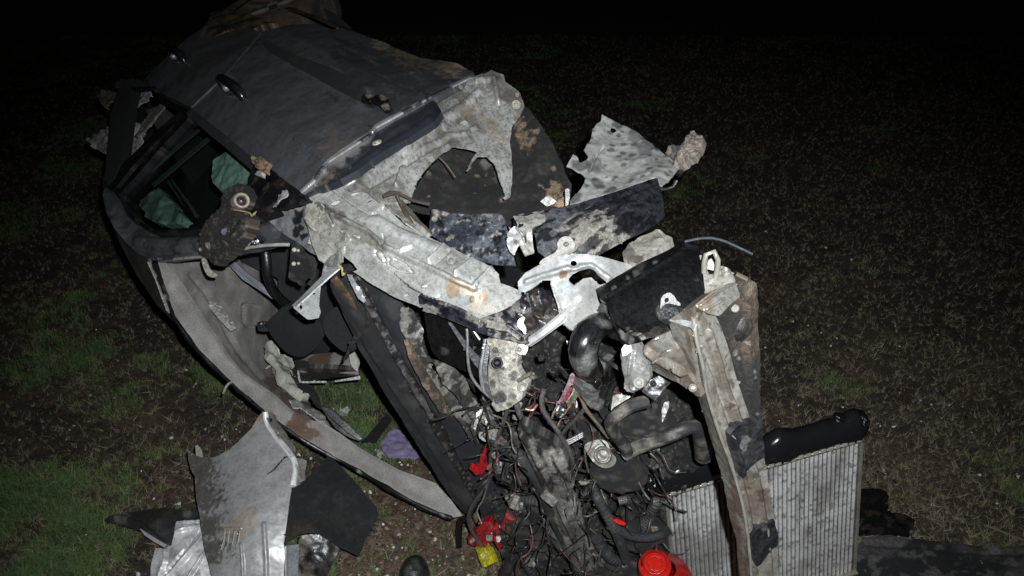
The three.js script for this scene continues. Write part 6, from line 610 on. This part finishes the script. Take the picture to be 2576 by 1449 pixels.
// inside the empty windscreen: fallen trim, airbag, straps
plate('curtain_airbag', CARG, M.fabric, { z: 'C5', out: [305, 0, 330, -60, 400, -20, 470, 90, 560, 120, 630, 135, 672, 205, 600, 285, 640, 370, 690, 450, 715, 530, 780, 570, 835, 605, 825, 665, 760, 640, 700, 632, 620, 600, 545, 555, 470, 450, 400, 330, 340, 210, 310, 100], d: [[305, 0, 3.05], [470, 90, 3.0], [672, 205, 3.0], [835, 640, 3.25], [545, 555, 3.3], [340, 210, 3.15]], thick: 0.006, h: 3, paint: { b: [0.52, 0.52, 0.44], l: [{ c: [0.3, 0.29, 0.24], f: 10, t: 0.56, s: 0.08, a: 0.6 }] }, ribs: [{ p: [360, 120, 480, 330, 600, 480, 760, 600], w: 26, h: 0.02 }, { p: [440, 125, 500, 130], w: 12, h: -0.012 }], crumple: [[0.02, 8], [0.008, 26]], jag: 1 });
plate('airbag_rag', CARG, M.fabric, { z: 'C5', out: [580, 650, 660, 630, 760, 690, 870, 740, 980, 800, 1040, 850, 1095, 920, 1060, 930, 1000, 890, 900, 880, 830, 830, 740, 750, 660, 740], d: [[580, 650, 3.2], [1095, 920, 3.15], [830, 830, 3.12]], thick: 0.005, h: 3, paint: { b: [0.5, 0.5, 0.43], l: grimy(2, 0.4) }, crumple: [[0.012, 12], [0.006, 34]], jag: 1.5 });
plate('black_strap', CARG, M.matte, { z: 'C5', out: [598, 310, 620, 270, 660, 220, 690, 180, 740, 195, 840, 205, 830, 245, 730, 250, 690, 290, 700, 380, 720, 450, 830, 460, 890, 530, 950, 640, 960, 720, 1000, 760, 960, 760, 900, 700, 850, 620, 760, 540, 700, 490, 650, 400], d: [[598, 310, 3.1], [840, 220, 3.1], [830, 460, 3.2], [980, 760, 3.25]], thick: 0.008, h: 3, paint: { b: [0.014, 0.013, 0.013] }, crumple: [0.008, 20] });
plate('wiper_blade', CARG, M.plastic, { z: 'C5', out: [970, 720, 1090, 745, 1170, 810, 1260, 900, 1370, 1010, 1475, 1115, 1440, 1140, 1360, 1110, 1250, 1060, 1150, 980, 1060, 860], d: [[970, 720, 3.2], [1475, 1115, 3.15], [1150, 980, 3.18]], thick: 0.012, h: 3, paint: { b: [0.14, 0.14, 0.15], l: [{ c: [0.34, 0.34, 0.34], f: 6, at: [880, 1080, 20, 905, 1100, 20], s: 0.4, j: 1, a: 0.7 }] }, ribs: [{ p: [1000, 745, 1200, 920, 1440, 1120], w: 30, h: 0.01 }] });
plate('door_trim_roll', CARG, M.fabric, { z: 'C5', out: [650, 130, 800, 100, 1000, 80, 1200, 65, 1320, 62, 1430, 160, 1430, 290, 1200, 270, 1000, 260, 700, 262, 780, 245, 840, 200, 700, 170], d: [[650, 130, 3.35], [1320, 62, 3.3], [1430, 290, 3.22], [700, 262, 3.22]], thick: 0.02, h: 3, paint: { b: [0.3, 0.28, 0.25], l: [{ c: [0.1, 0.055, 0.03], f: 30, at: [812, 900, 24, 790, 905, 14, 825, 895, 12], s: 0.2, j: 1.6, a: 0.9 }] } });
plate('trim_roll_face', CARG, M.plastic, { z: 'C5', out: [700, 262, 1000, 262, 1200, 272, 1430, 292, 1432, 345, 1200, 370, 1000, 395, 740, 412, 715, 330], d: [[700, 262, 3.215], [1430, 292, 3.215], [740, 412, 3.28], [1432, 345, 3.27], [1070, 300, 3.19]], thick: 0.02, h: 2.6, paint: { b: [0.06, 0.058, 0.056], l: [{ c: [0.2, 0.18, 0.15], f: 30, at: [760, 928, 10, 800, 928, 10, 840, 930, 10, 880, 932, 10], s: 0.3, j: 1.4, a: 0.6 }] } });
plate('airbag_rag', CARG, M.fabric, { z: 'C5', out: [1320, 90, 1390, 55, 1420, 80, 1430, 305, 1370, 260, 1330, 200], d: 3.15, thick: 0.008, h: 3, paint: { b: [0.48, 0.47, 0.43] }, crumple: [0.012, 20] });
plate('white_edging', CARG, M.gloss, { z: 'C5', out: [740, 418, 1045, 415, 1050, 435, 745, 440], d: 3.28, thick: 0.006, h: 2.4, paint: { b: [0.7, 0.7, 0.7] } });
plate('white_edging', CARG, M.gloss, { z: 'C5', out: [1145, 410, 1450, 352, 1452, 395, 1150, 425], d: 3.28, thick: 0.006, h: 2.4, paint: { b: [0.66, 0.66, 0.68] } });
plate('white_sliver', CARG, M.gloss, { z: 'C5', out: [690, 265, 710, 300, 742, 450, 700, 440], d: 3.2, thick: 0.006, h: 2.4, paint: { b: [0.6, 0.58, 0.52] } });
plate('black_web', CARG, M.matte, { z: 'C5', out: [1460, 1140, 1540, 1070, 1620, 980, 1700, 890, 1770, 815, 1835, 870, 1760, 960, 1690, 1060, 1640, 1135, 1560, 1130], d: onGround(0.05), thick: 0.01, h: 3, paint: { b: [0.012, 0.012, 0.013] }, crumple: [0.01, 12] });
tube('dangling_tie', CARG, M.gloss, 'A6', [[965, 1420, 2.95], [920, 1440, 2.93], [890, 1480, 2.92], [870, 1530, 2.93]], 0.005, { b: [0.5, 0.49, 0.44] });
tube('brake_hose', CARG, M.plastic, 'B4', [[640, 895, 2.85], [600, 890, 2.86], [580, 940, 2.9], [570, 1050, 2.96], [570, 1155, 3.0]], 0.011, { b: [0.015, 0.014, 0.014] }, { k: 8 });

// ---------- loose things on the ground ----------
const loose = (name, label, cat, z, p, group) => { const q = zq(z, p), w = pix(q[0], q[1], gd(q[0], q[1])); w.y = 0; return thing(name, label, cat, w, group); };
{ // radiator
  const TL = pix(1676, 1234, 2.56), TR = pix(2158, 1098, 2.64), BR = pix(2141, 1428, 2.92); const ex = TR.clone().sub(TL), W = ex.length(); ex.normalize(); const ey0 = BR.clone().sub(TR), nz = ex.clone().cross(ey0).normalize(); if (nz.z < 0) nz.negate(); const ey = nz.clone().cross(ex).normalize(); if (ey.y > 0) ey.negate(); const H = ey0.dot(ey);
  const base = TL.clone().addScaledVector(ex, W / 2).addScaledVector(ey, H); base.y = 0; const R = thing('radiator', 'aluminium car radiator with black plastic tank standing behind the bumper beam', 'radiator', base);
  const at = (x, y, z = 0) => TL.clone().addScaledVector(ex, x).addScaledVector(ey, y).addScaledVector(nz, z);
  const N = 42, pitch = W / N, pf = (o) => ({ b: [0.68, 0.67, 0.67], l: [{ c: [0.22, 0.2, 0.19], f: 9, t: 0.54, s: 0.14, a: 0.65, oct: 5, dir: [0, 1, 0], k: 0.4 }, { c: [0.1, 0.085, 0.08], f: 110, t: 0.64, s: 0.05, a: 0.8, oct: 3, dir: [1, 0, 0], k: 0.4 }, { c: [0.3, 0.29, 0.28], f: 4, t: 0.5, s: 0.15, a: 0.4, o: 3 }] });
  const core = put('radiator_core', (() => { const g = new THREE.BoxGeometry(W, H, 0.02, 1, 1, 1); g.applyMatrix4(new THREE.Matrix4().makeBasis(ex, ey, nz)); const c = at(W / 2, H / 2, -0.014); g.translate(c.x, c.y, c.z); return tint(g, { b: [0.012, 0.011, 0.01] }); })(), M.matte, R);
  for (let i = 0; i < N; i++) { // each fin strip stands proud of the tubes; some fins are pressed flat
    const w = pitch * 0.66, seg = 60, pos = [], uv = [], id = [], x0 = (i + 0.5) * pitch - w / 2 + rr(-0.0006, 0.0006);
    for (let k = 0; k <= seg; k++) { const y = H * k / seg, dz = -0.003 * ss(0.45, 0.8, jn(at(x0, y), 14)), sx = 0.0004 * jn(at(x0, y), 30); for (const [dx, z] of [[0, -0.006], [0, 0.012 + dz], [w, 0.012 + dz], [w, -0.006]]) { const q = at(x0 + dx + sx, y, z); pos.push(q.x, q.y, q.z); uv.push(dx, y); } }
    for (let k = 0; k < seg; k++) for (let j = 0; j < 3; j++) { const a = k * 4 + j; id.push(a, a + 4, a + 1, a + 1, a + 4, a + 5); }
    const g = new THREE.BufferGeometry(); g.setAttribute('position', new THREE.Float32BufferAttribute(pos, 3)); g.setAttribute('uv', new THREE.Float32BufferAttribute(uv, 2)); g.setIndex(id); g.computeVertexNormals(); put('fin_strip', tint(g, pf(i)), M.metal, core);
  }
  const tank = put('header_tank', (() => { const n = 50, k = 16, pos = [], uv = [], id = []; for (let i = 0; i <= n; i++) { const x = -0.05 + (W + 0.06) * i / n, bump = 0.012 * ss(0.55, 0.6, i / n) * ss(0.7, 0.64, i / n) + 0.016 * ss(0.9, 0.95, i / n) + 0.006 * n3(i * 0.4, 1, 2) + [0.16, 0.6].reduce((m, c) => m + 0.011 * Math.exp(-(((i / n - c) / 0.045) ** 2)), 0), end = i === 0 || i === n ? 0.6 : 1; for (let j = 0; j <= k; j++) { const a = j / k * 6.2832, q = at(x, -0.042 - (0.05 + bump) * Math.sin(a) * end, -0.006 + 0.042 * Math.cos(a) * end + 0.004 * n3(x * 30, a, 3)); pos.push(q.x, q.y, q.z); uv.push(x, j / k * 0.3); } } for (let i = 0; i < n; i++) for (let j = 0; j < k; j++) { const a = i * (k + 1) + j; id.push(a, a + 1, a + k + 1, a + 1, a + k + 2, a + k + 1); } const g = new THREE.BufferGeometry(); g.setAttribute('position', new THREE.Float32BufferAttribute(pos, 3)); g.setAttribute('uv', new THREE.Float32BufferAttribute(uv, 2)); g.setIndex(id); g.computeVertexNormals(); return tint(g, { b: [0.008, 0.008, 0.009] }); })(), M.tank, R);
  for (const [x, s] of [[0.0, 1], [W - 0.02, 1]]) put('tank_end', lumpGeo(at(x === 0 ? -0.045 : W + 0.005, -0.045, -0.006), 0.03, 0.05, 0.04, 0.15, 3, { b: [0.01, 0.01, 0.011] }), M.gloss, tank);
  for (const x of [0.3, 0.62, 0.9]) put('tank_boss', lumpGeo(at(W * x, -0.095, -0.006), 0.02, 0.014, 0.02, 0.2, 3, { b: [0.01, 0.01, 0.011] }), M.gloss, tank);
  put('crimp_rail', barGeo(at(-0.004, 0.003, 0.004), at(W + 0.004, 0.003, 0.004), 0.04, 0.012, ey, { b: [0.14, 0.13, 0.11] }), M.bare, R);
  for (let i = 0; i < 26; i++) put('crimp_tab', barGeo(at((i + 0.16) / 26 * W, -0.007, 0.026), at((i + 0.84) / 26 * W, -0.007, 0.026), 0.007, 0.013, ey, { b: [0.6, 0.59, 0.54], l: grimy(i, 0.4) }), M.bare, R);
  for (const x of [-0.006, W + 0.006]) put('side_channel', barGeo(at(x, 0, 0), at(x, H, 0), 0.036, 0.012, ex, { b: [0.3, 0.29, 0.26], l: grimy(2) }), M.bare, R);
  put('lower_rail', barGeo(at(-0.01, H + 0.008, 0.004), at(W + 0.01, H + 0.008, 0.004), 0.05, 0.016, ey, { b: [0.42, 0.38, 0.3], l: grimy(5) }), M.bare, R);
  put('lower_tank', barGeo(at(-0.01, H + 0.03, -0.006), at(W + 0.01, H + 0.03, -0.006), 0.06, 0.035, ey, { b: [0.012, 0.012, 0.012] }), M.gloss, R);
}
{ // red bottle: only cap and shoulder show
  const c = pix(1647, 1424, 2.42), up = V(-0.12, 0.93, 0.34).normalize(), foot = c.clone().addScaledVector(up, -c.y / up.y), B = thing('plastic_bottle', 'bright red plastic bottle with round screw cap beside the radiator', 'bottle', V(foot.x, 0, foot.z)), L = c.distanceTo(foot), q = new THREE.Quaternion().setFromUnitVectors(V(0, 1, 0), up);
  const lathe = (pr, paint, s = 1) => { const g = new THREE.LatheGeometry(pr.map((p) => new THREE.Vector2(p[0] * s, p[1])), 40); g.applyQuaternion(q); g.translate(c.x, c.y, c.z); return tint(g, paint); };
  const red = { b: [0.72, 0.02, 0.012], l: [{ c: [0.5, 0.015, 0.012], f: 30, t: 0.6, s: 0.06, a: 0.5 }] };
  put('bottle_body', (() => { const g = lathe([[0.03, -0.02], [0.045, -0.045], [0.075, -0.075], [0.085, -0.11], [0.085, -L + 0.02], [0.075, -L + 0.004], [0, -L + 0.004]], red); g.translate(0.035, 0, 0.0); return g; })(), M.gloss, B);
  const cap = put('screw_cap', lathe([[0, 0.022], [0.032, 0.022], [0.035, 0.02], [0.036, 0.012], [0.047, 0.01], [0.05, 0.005], [0.051, -0.03], [0.048, -0.034]], red), M.gloss, B);
  put('cap_ring', (() => { const g = new THREE.TorusGeometry(0.022, 0.0018, 8, 40); g.rotateX(Math.PI / 2); g.applyQuaternion(q); const p = c.clone().addScaledVector(up, 0.0225); g.translate(p.x, p.y, p.z); return tint(g, red); })(), M.gloss, cap);
}
// grey wing panel torn off, leaning in the foreground
const wing = loose('wing_panel', 'torn silver grey car wing panel with slotted vent leaning in the grass', 'car panel', 'B5', [1300, 1480]);
const pWing = { b: [0.33, 0.33, 0.335], l: [{ c: [0.09, 0.078, 0.065], f: 60, at: [505, 1190, 40, 515, 1250, 40, 525, 1320, 34, 540, 1380, 34, 500, 1160, 26], s: 0.4, j: 3, a: 0.8 }, { c: [0.3, 0.24, 0.17], f: 12, at: [625, 1310, 26, 600, 1330, 24, 632, 1290, 16], s: 0.4, j: 2, a: 0.6 }, { c: [0.45, 0.4, 0.33], spots: 0.014, p: 0.05, a: 0.7 }, { c: [0.34, 0.22, 0.14], f: 16, at: [660, 1055, 12], s: 0.3, j: 1, a: 0.7 }] };
const wp = plate('outer_skin', wing, M.silver, { z: 'B5', out: [1480, 88, 1497, 160, 1530, 230, 1580, 300, 1640, 370, 1695, 430, 1715, 470, 1718, 490, 1735, 540, 1722, 640, 1705, 700, 1690, 800, 1665, 980, 1640, 1160, 1650, 1200, 1640, 1440, 1630, 1600, 1120, 1600, 1060, 1417, 1030, 1300, 1000, 1200, 985, 1080, 970, 1000, 955, 900, 940, 800, 930, 620, 895, 560, 880, 480, 870, 400, 925, 440, 985, 465, 1100, 460, 1200, 405, 1280, 330, 1380, 230, 1425, 150], holes: [[1712, 462, 1655, 466, 1605, 520, 1565, 572, 1500, 608, 1496, 598, 1552, 556, 1590, 510, 1645, 452, 1710, 450], [1130, 1190, 1150, 1110, 1165, 1060, 1185, 1050, 1180, 1120, 1160, 1210, 1140, 1225], [1195, 1050, 1215, 1048, 1212, 1120, 1190, 1215, 1178, 1200], [1235, 1048, 1258, 1046, 1245, 1130, 1222, 1215, 1212, 1200], [1275, 1045, 1297, 1055, 1285, 1130, 1258, 1215, 1248, 1200]], d: [[1480, 88, 2.96], [1718, 480, 2.83], [1640, 1160, 2.66], [1630, 1600, 2.62], [1120, 1600, 2.62], [970, 1000, 2.76], [870, 400, 3.0], [1280, 330, 2.9], [1350, 900, 2.7], [1300, 1300, 2.63]], h: 2.8, thick: 0.006, paint: pWing, ribs: [{ p: [1300, 1160, 1310, 1300, 1320, 1600], w: 14, h: 0.008 }, { p: [1480, 1000, 1500, 1300, 1500, 1600], w: 24, h: 0.006 }, { p: [1120, 1230, 1170, 1040, 1300, 1035], w: 12, h: 0.008 }], crumple: [[0.006, 4], [0.0015, 20]] });
tube('painted_glint_edge', wing, M.silver, 'B5', [[1490, 100, 2.935], [1500, 165, 2.93], [1540, 245, 2.91], [1600, 325, 2.88], [1660, 395, 2.85], [1705, 455, 2.83], [1718, 480, 2.815], [1735, 540, 2.8], [1722, 640, 2.77], [1708, 695, 2.755]], 0.011, { b: [0.85, 0.85, 0.86] });  // edge painted near-white to stand for the glint of the flash
plate('rolled_edge', wing, M.silver, { z: 'B5', out: [1482, 90, 1505, 130, 1530, 200, 1600, 290, 1680, 380, 1720, 440, 1712, 475, 1738, 510, 1750, 560, 1735, 690, 1705, 700, 1718, 600, 1722, 540, 1700, 480, 1688, 440, 1620, 360, 1550, 275, 1500, 190], d: [[1482, 90, 2.945], [1720, 440, 2.815], [1705, 700, 2.755]], h: 2.4, thick: 0.008, paint: { b: [0.62, 0.62, 0.63] } });  // painted paler than the skin, for the same edge glint
plate('return_flange', wing, M.metal, { z: 'B5', out: [1482, 84, 1540, 98, 1575, 120, 1590, 175, 1640, 240, 1690, 320, 1740, 400, 1728, 440, 1680, 390, 1600, 300, 1535, 205, 1500, 140], holes: [[1538, 160, 9, 26, 0.35]], d: [[1482, 84, 2.955], [1575, 120, 2.99], [1740, 400, 2.88]], h: 2.6, thick: 0.004, paint: { b: [0.36, 0.33, 0.29], l: grimy(2, 0.6) }, crumple: [0.004, 20] });
plate('return_flange', wing, M.metal, { z: 'B5', out: [1725, 468, 1770, 470, 1815, 490, 1822, 560, 1810, 665, 1745, 690, 1740, 600, 1752, 540, 1738, 500], d: [[1725, 468, 2.83], [1822, 560, 2.87], [1745, 690, 2.78]], h: 2.6, thick: 0.004, paint: { b: [0.38, 0.37, 0.35], l: grimy(4, 0.5) }, crumple: [0.006, 20] });
plate('wing_tab', wing, M.metal, { z: 'B5', out: [928, 370, 945, 360, 980, 400, 990, 465, 935, 455], d: 2.97, h: 2.4, thick: 0.004, paint: { b: [0.36, 0.34, 0.31], l: grimy(1, 0.5) } });
plate('lower_flange', wing, M.silver, { z: 'B5', out: [1645, 1175, 1700, 1168, 1762, 1160, 1755, 1420, 1745, 1600, 1640, 1600, 1650, 1400], d: [[1645, 1175, 2.655], [1762, 1160, 2.69], [1745, 1600, 2.66]], h: 3, thick: 0.005, paint: { b: [0.26, 0.27, 0.29], l: grimy(6, 0.4) }, ribs: [{ p: [1660, 1180, 1655, 1600], w: 12, h: 0.006 }] });
for (const [x0, y0] of [[1170, 1055], [1205, 1052], [1247, 1050], [1288, 1050]]) plate('vent_slat', wing, M.silver, { z: 'B5', out: [x0 + 4, y0, x0 + 14, y0 + 2, x0 + 4, y0 + 90, x0 - 22, y0 + 160, x0 - 32, y0 + 150, x0 - 8, y0 + 80], d: [[x0, y0, 2.69], [x0 - 20, y0 + 150, 2.665], [x0 + 30, y0 + 80, 2.71]], h: 2, thick: 0.004, paint: { b: [0.5, 0.48, 0.45] } });
// bent bumper corner with bright channel behind the wing
const corner = loose('bumper_corner', 'crumpled dark bumper corner with bright metal channel under the wing panel', 'car panel', 'B5', [700, 1500]);
plate('dark_skin', corner, M.paint, { z: 'B5', out: [198, 968, 260, 930, 350, 905, 450, 885, 580, 862, 700, 875, 820, 880, 940, 865, 1010, 900, 1020, 990, 960, 985, 780, 995, 770, 1080, 730, 1170, 690, 1190, 620, 1150, 560, 1100, 480, 1045, 400, 1015, 300, 995, 225, 985], d: [[198, 968, 3.08], [580, 862, 3.12], [1000, 930, 2.98], [700, 1190, 2.88], [480, 1045, 2.96], [620, 960, 2.98]], h: 3.2, thick: 0.008, paint: { b: [0.05, 0.05, 0.052], l: [{ c: [0.2, 0.19, 0.18], f: 12, at: [240, 1305, 14, 310, 1300, 16, 470, 1290, 12], s: 0.3, j: 2, a: 0.7 }, { c: [0.09, 0.08, 0.07], f: 8, t: 0.55, a: 0.6 }] }, ribs: [{ p: [210, 975, 330, 960, 500, 1010, 690, 1170], w: 30, h: 0.02 }, { p: [570, 900, 510, 1000], w: 14, h: -0.01 }], crumple: [[0.01, 8], [0.003, 26]] });
plate('bright_lip', corner, M.silver, { z: 'B5', out: [480, 1035, 560, 1085, 690, 1165, 680, 1188, 600, 1145, 520, 1090], d: [[480, 1035, 2.93], [690, 1170, 2.86]], h: 2.4, thick: 0.006, paint: { b: [0.55, 0.56, 0.58] } });
plate('bright_channel', corner, M.silver, { z: 'B5', out: [775, 985, 860, 978, 965, 962, 990, 1060, 1010, 1130, 1040, 1240, 1080, 1417, 1100, 1600, 520, 1600, 560, 1417, 580, 1280, 600, 1190, 690, 1195, 735, 1170, 765, 1080], d: [[775, 985, 2.9], [965, 962, 2.95], [1100, 1600, 2.72], [520, 1600, 2.76], [600, 1190, 2.88], [850, 1250, 2.8]], h: 3, thick: 0.006, paint: { b: [0.75, 0.75, 0.77], l: [{ c: [0.25, 0.25, 0.26], f: 20, t: 0.58, s: 0.1, a: 0.5 }] }, ribs: [{ p: [980, 1110, 860, 1260, 700, 1440], w: 22, h: 0.016 }, { p: [960, 1050, 820, 1230, 680, 1400], w: 10, h: -0.014 }, { p: [1000, 1240, 880, 1417], w: 18, h: 0.014 }, { p: [770, 1060, 960, 1020], w: 14, h: 0.012 }, { p: [700, 1190, 690, 1300, 640, 1450], w: 16, h: 0.016 }, { p: [830, 1000, 960, 985], w: 10, h: -0.01 }], crumple: [[0.008, 10], [0.002, 30]] });
// black felt flap beside the wing
const flap = loose('mudguard_flap', 'stiff black mudguard flap standing up beside the wing panel', 'mudguard', 'B5', [2000, 1420]);
plate('felt_sheet', flap, M.matte, { z: 'B5', out: [1712, 700, 1760, 680, 1825, 640, 1910, 550, 1990, 462, 2015, 462, 2100, 530, 2200, 640, 2300, 760, 2390, 860, 2405, 930, 2350, 1030, 2295, 1130, 2245, 1262, 2180, 1230, 2090, 1190, 2010, 1130, 1930, 1080, 1850, 1070, 1760, 1085, 1690, 1130, 1648, 1168, 1665, 980, 1690, 800], d: [[1712, 700, 2.8], [1990, 462, 2.92], [2400, 900, 2.82], [2245, 1262, 2.78], [1930, 1080, 2.8], [1650, 1168, 2.72], [2050, 800, 2.76]], h: 3.8, thick: 0.01, paint: { b: [0.009, 0.009, 0.01], l: [{ c: [0.06, 0.04, 0.025], f: 9, at: [700, 1350, 40, 760, 1340, 30, 740, 1360, 30], s: 0.4, j: 2, a: 0.7 }, { c: [0.025, 0.024, 0.023], f: 20, t: 0.56, a: 0.6 }] }, crumple: [[0.012, 4], [0.003, 20]] });
plate('lower_skirt', flap, M.plastic, { z: 'B5', out: [1762, 1165, 1770, 1090, 1850, 1080, 1930, 1090, 2010, 1140, 2085, 1195, 2040, 1310, 1990, 1417, 1940, 1600, 1745, 1600, 1752, 1400], d: [[1762, 1165, 2.8], [2085, 1195, 2.86], [1940, 1600, 2.76], [1745, 1600, 2.72]], h: 3.2, thick: 0.01, paint: { b: [0.04, 0.035, 0.03], l: [{ c: [0.2, 0.17, 0.14], f: 8, t: 0.54, s: 0.1, a: 0.7, dir: [0.2, -0.5, -0.8], k: 0.3 }, { c: [0.01, 0.01, 0.01], f: 16, t: 0.56, a: 0.8, o: 3 }] }, crumple: [[0.012, 8], [0.003, 26]] });
// small litter
const cloth = loose('purple_cloth', 'crumpled lilac cloth lying on the grass in the windscreen opening', 'cloth', 'C5', [1900, 1200]);
plate('cloth', cloth, M.fabric, { z: 'C5', out: [1700, 1160, 1740, 1095, 1800, 1015, 1870, 985, 1935, 1010, 2010, 1120, 2090, 1220, 2172, 1310, 2120, 1355, 2000, 1330, 1900, 1312, 1800, 1325, 1745, 1290, 1710, 1220], d: onGround(0.045), thick: 0.008, h: 2.8, paint: { b: [0.3, 0.245, 0.42], l: [{ c: [0.22, 0.18, 0.31], f: 30, t: 0.55, s: 0.1, a: 0.6 }] }, crumple: [[0.008, 7], [0.005, 30]] });
const paper = loose('torn_paper', 'torn white paper scrap lying on the grass inside the wreck', 'paper', 'C5', [1200, 780]);
plate('paper', paper, M.fabric, { z: 'C5', out: [1065, 742, 1100, 730, 1140, 760, 1200, 750, 1250, 740, 1290, 715, 1335, 745, 1300, 780, 1275, 830, 1220, 820, 1130, 800, 1100, 770], d: onGround(0.03), thick: 0.002, h: 2.4, paint: { b: [0.55, 0.55, 0.53] }, crumple: [0.016, 16], jag: 1 });
const cup = loose('plastic_bits', 'broken white plastic bits beside the lilac cloth', 'plastic litter', 'C5', [1700, 1300]);
for (const [x, y, s] of [[1690, 1290, 36], [1740, 1275, 22], [1670, 1255, 16]]) plate('fragment', cup, M.gloss, { z: 'C5', out: [x - s, y - s * 0.5, x, y - s, x + s, y - s * 0.4, x + s * 0.7, y + s * 0.8, x - s * 0.2, y + s * 1.1, x - s * 0.9, y + s * 0.5], d: onGround(0.02), thick: 0.012, h: 2, paint: { b: [0.7, 0.7, 0.7] }, crumple: [0.006, 30] });
const stone = loose('plastic_dome', 'dark rounded plastic dome half buried in the soil', 'plastic litter', 'B4', [140, 1480]);
put('dome', (() => { const q = zq('B4', [140, 1440]); return lumpGeo(pix(q[0], q[1], gd(q[0], q[1], 0.04)), 0.055, 0.075, 0.07, 0.05, 2, { b: [0.03, 0.031, 0.032], l: [{ c: [0.12, 0.12, 0.12], f: 18, t: 0.6, a: 0.6 }] }); })(), M.plastic, stone);
const slat = loose('grille_fragment', 'broken black plastic grille fragment on the ground right of the radiator', 'car part', 'B8', [1050, 1000]);
plate('upper_bar', slat, M.plastic, { z: 'B8', out: [860, 728, 1000, 728, 1110, 735, 1150, 755, 1175, 800, 1000, 802, 860, 798], d: onGround(0.07), thick: 0.03, h: 3, paint: { b: [0.014, 0.014, 0.015] }, crumple: [0.006, 10] });
plate('lower_bar', slat, M.plastic, { z: 'B8', out: [860, 815, 1000, 815, 1160, 812, 1172, 870, 1160, 905, 1200, 925, 1310, 935, 1350, 960, 1392, 982, 1370, 1020, 1320, 1030, 1330, 1060, 1345, 1110, 1200, 1092, 1000, 1075, 850, 1070], d: onGround(0.045), thick: 0.03, h: 3.2, paint: { b: [0.012, 0.012, 0.013], l: [{ c: [0.07, 0.06, 0.05], f: 16, t: 0.6, a: 0.6 }] }, crumple: [[0.012, 8], [0.004, 30]], jag: 1.6 });
const chip = loose('white_chip', 'small white plastic chip lying by the black grille fragment', 'plastic litter', 'B8', [1300, 1125]);
plate('chip', chip, M.gloss, { z: 'B8', out: [1240, 1120, 1270, 1108, 1345, 1115, 1355, 1145, 1300, 1142], d: onGround(0.03), thick: 0.008, h: 2, paint: { b: [0.4, 0.38, 0.36] } });
const cover = loose('bumper_cover', 'scuffed black bumper cover lying flat on the ground beside the radiator', 'bumper', 'B8', [1500, 1350]);
plate('cover_skin', cover, M.matte, { z: 'B8', out: [820, 1330, 880, 1240, 960, 1150, 1080, 1120, 1200, 1125, 1350, 1150, 1500, 1165, 1700, 1185, 1900, 1190, 2100, 1200, 2283, 1195, 2400, 1200, 2400, 1560, 800, 1560], d: (u, v) => gd(u, v, 0.06 + 0.02 * Math.sin(u * 0.02)), thick: 0.012, h: 4.2, paint: { b: [0.014, 0.014, 0.015], l: [{ c: [0.1, 0.095, 0.1], f: 5, t: 0.5, s: 0.1, a: 0.8, dir: [0.8, 0, -0.6], k: 0.4, oct: 5 }, { c: [0.2, 0.19, 0.19], f: 14, t: 0.6, s: 0.06, a: 0.5, o: 3 }] }, ribs: [{ p: [960, 1180, 1300, 1200, 1700, 1240, 2283, 1250], w: 26, h: -0.008 }], crumple: [[0.012, 5], [0.004, 20]] });
const stalk = loose('dry_stalk', 'long dry straw stalk on the field', 'stalk', 'B8', [2100, 1090]);
put('stem', tubeGeo([[1950, 1030], [2050, 1062], [2160, 1108], [2300, 1160]].map(([x, y]) => { const q = zq('B8', [x, y]); return pix(q[0], q[1], gd(q[0], q[1], 0.02)); }), 0.005, { b: [0.24, 0.18, 0.11] }), M.matte, stalk);

{ // crumbs of glass and chips of plastic strewn round the front
  const N = 1500, g = new THREE.TetrahedronGeometry(1, 0), im = new THREE.InstancedMesh(g, new THREE.MeshStandardMaterial({ roughness: 0.25 }), N), m4 = new THREE.Matrix4(), q = new THREE.Quaternion(), c = new THREE.Color();
  for (let i = 0; i < N; i++) { const a = rnd() * 6.283, r = 1.7 * rnd() ** 0.7, x = (rnd() < 0.5 ? -0.35 : 0.5) + Math.cos(a) * r * 1.2, z = -2.6 + Math.sin(a) * r * 0.7, s = 0.003 + 0.009 * rnd() ** 3; q.setFromEuler(new THREE.Euler(rnd() * 6, rnd() * 6, rnd() * 6)); m4.compose(V(x, gh(x, z) + s * 0.5, Math.min(-1.7, z)), q, V(s, s * rr(0.3, 1), s * rr(0.6, 2))); im.setMatrixAt(i, m4); const t = rnd(); if (t < 0.3) c.setRGB(0.4, 0.44, 0.42); else if (t < 0.75) c.setRGB(0.02, 0.02, 0.022); else c.setRGB(0.22, 0.2, 0.18); im.setColorAt(i, c); }
  im.name = 'debris_crumbs'; im.userData = { kind: 'stuff', label: 'crumbs of glass and plastic strewn on the ground round the wreck', category: 'debris' }; scene.add(im);
}
scene.traverse((o) => { if (o.isMesh) o.castShadow = o.receiveShadow = true; });
renderer.render(scene, camera);
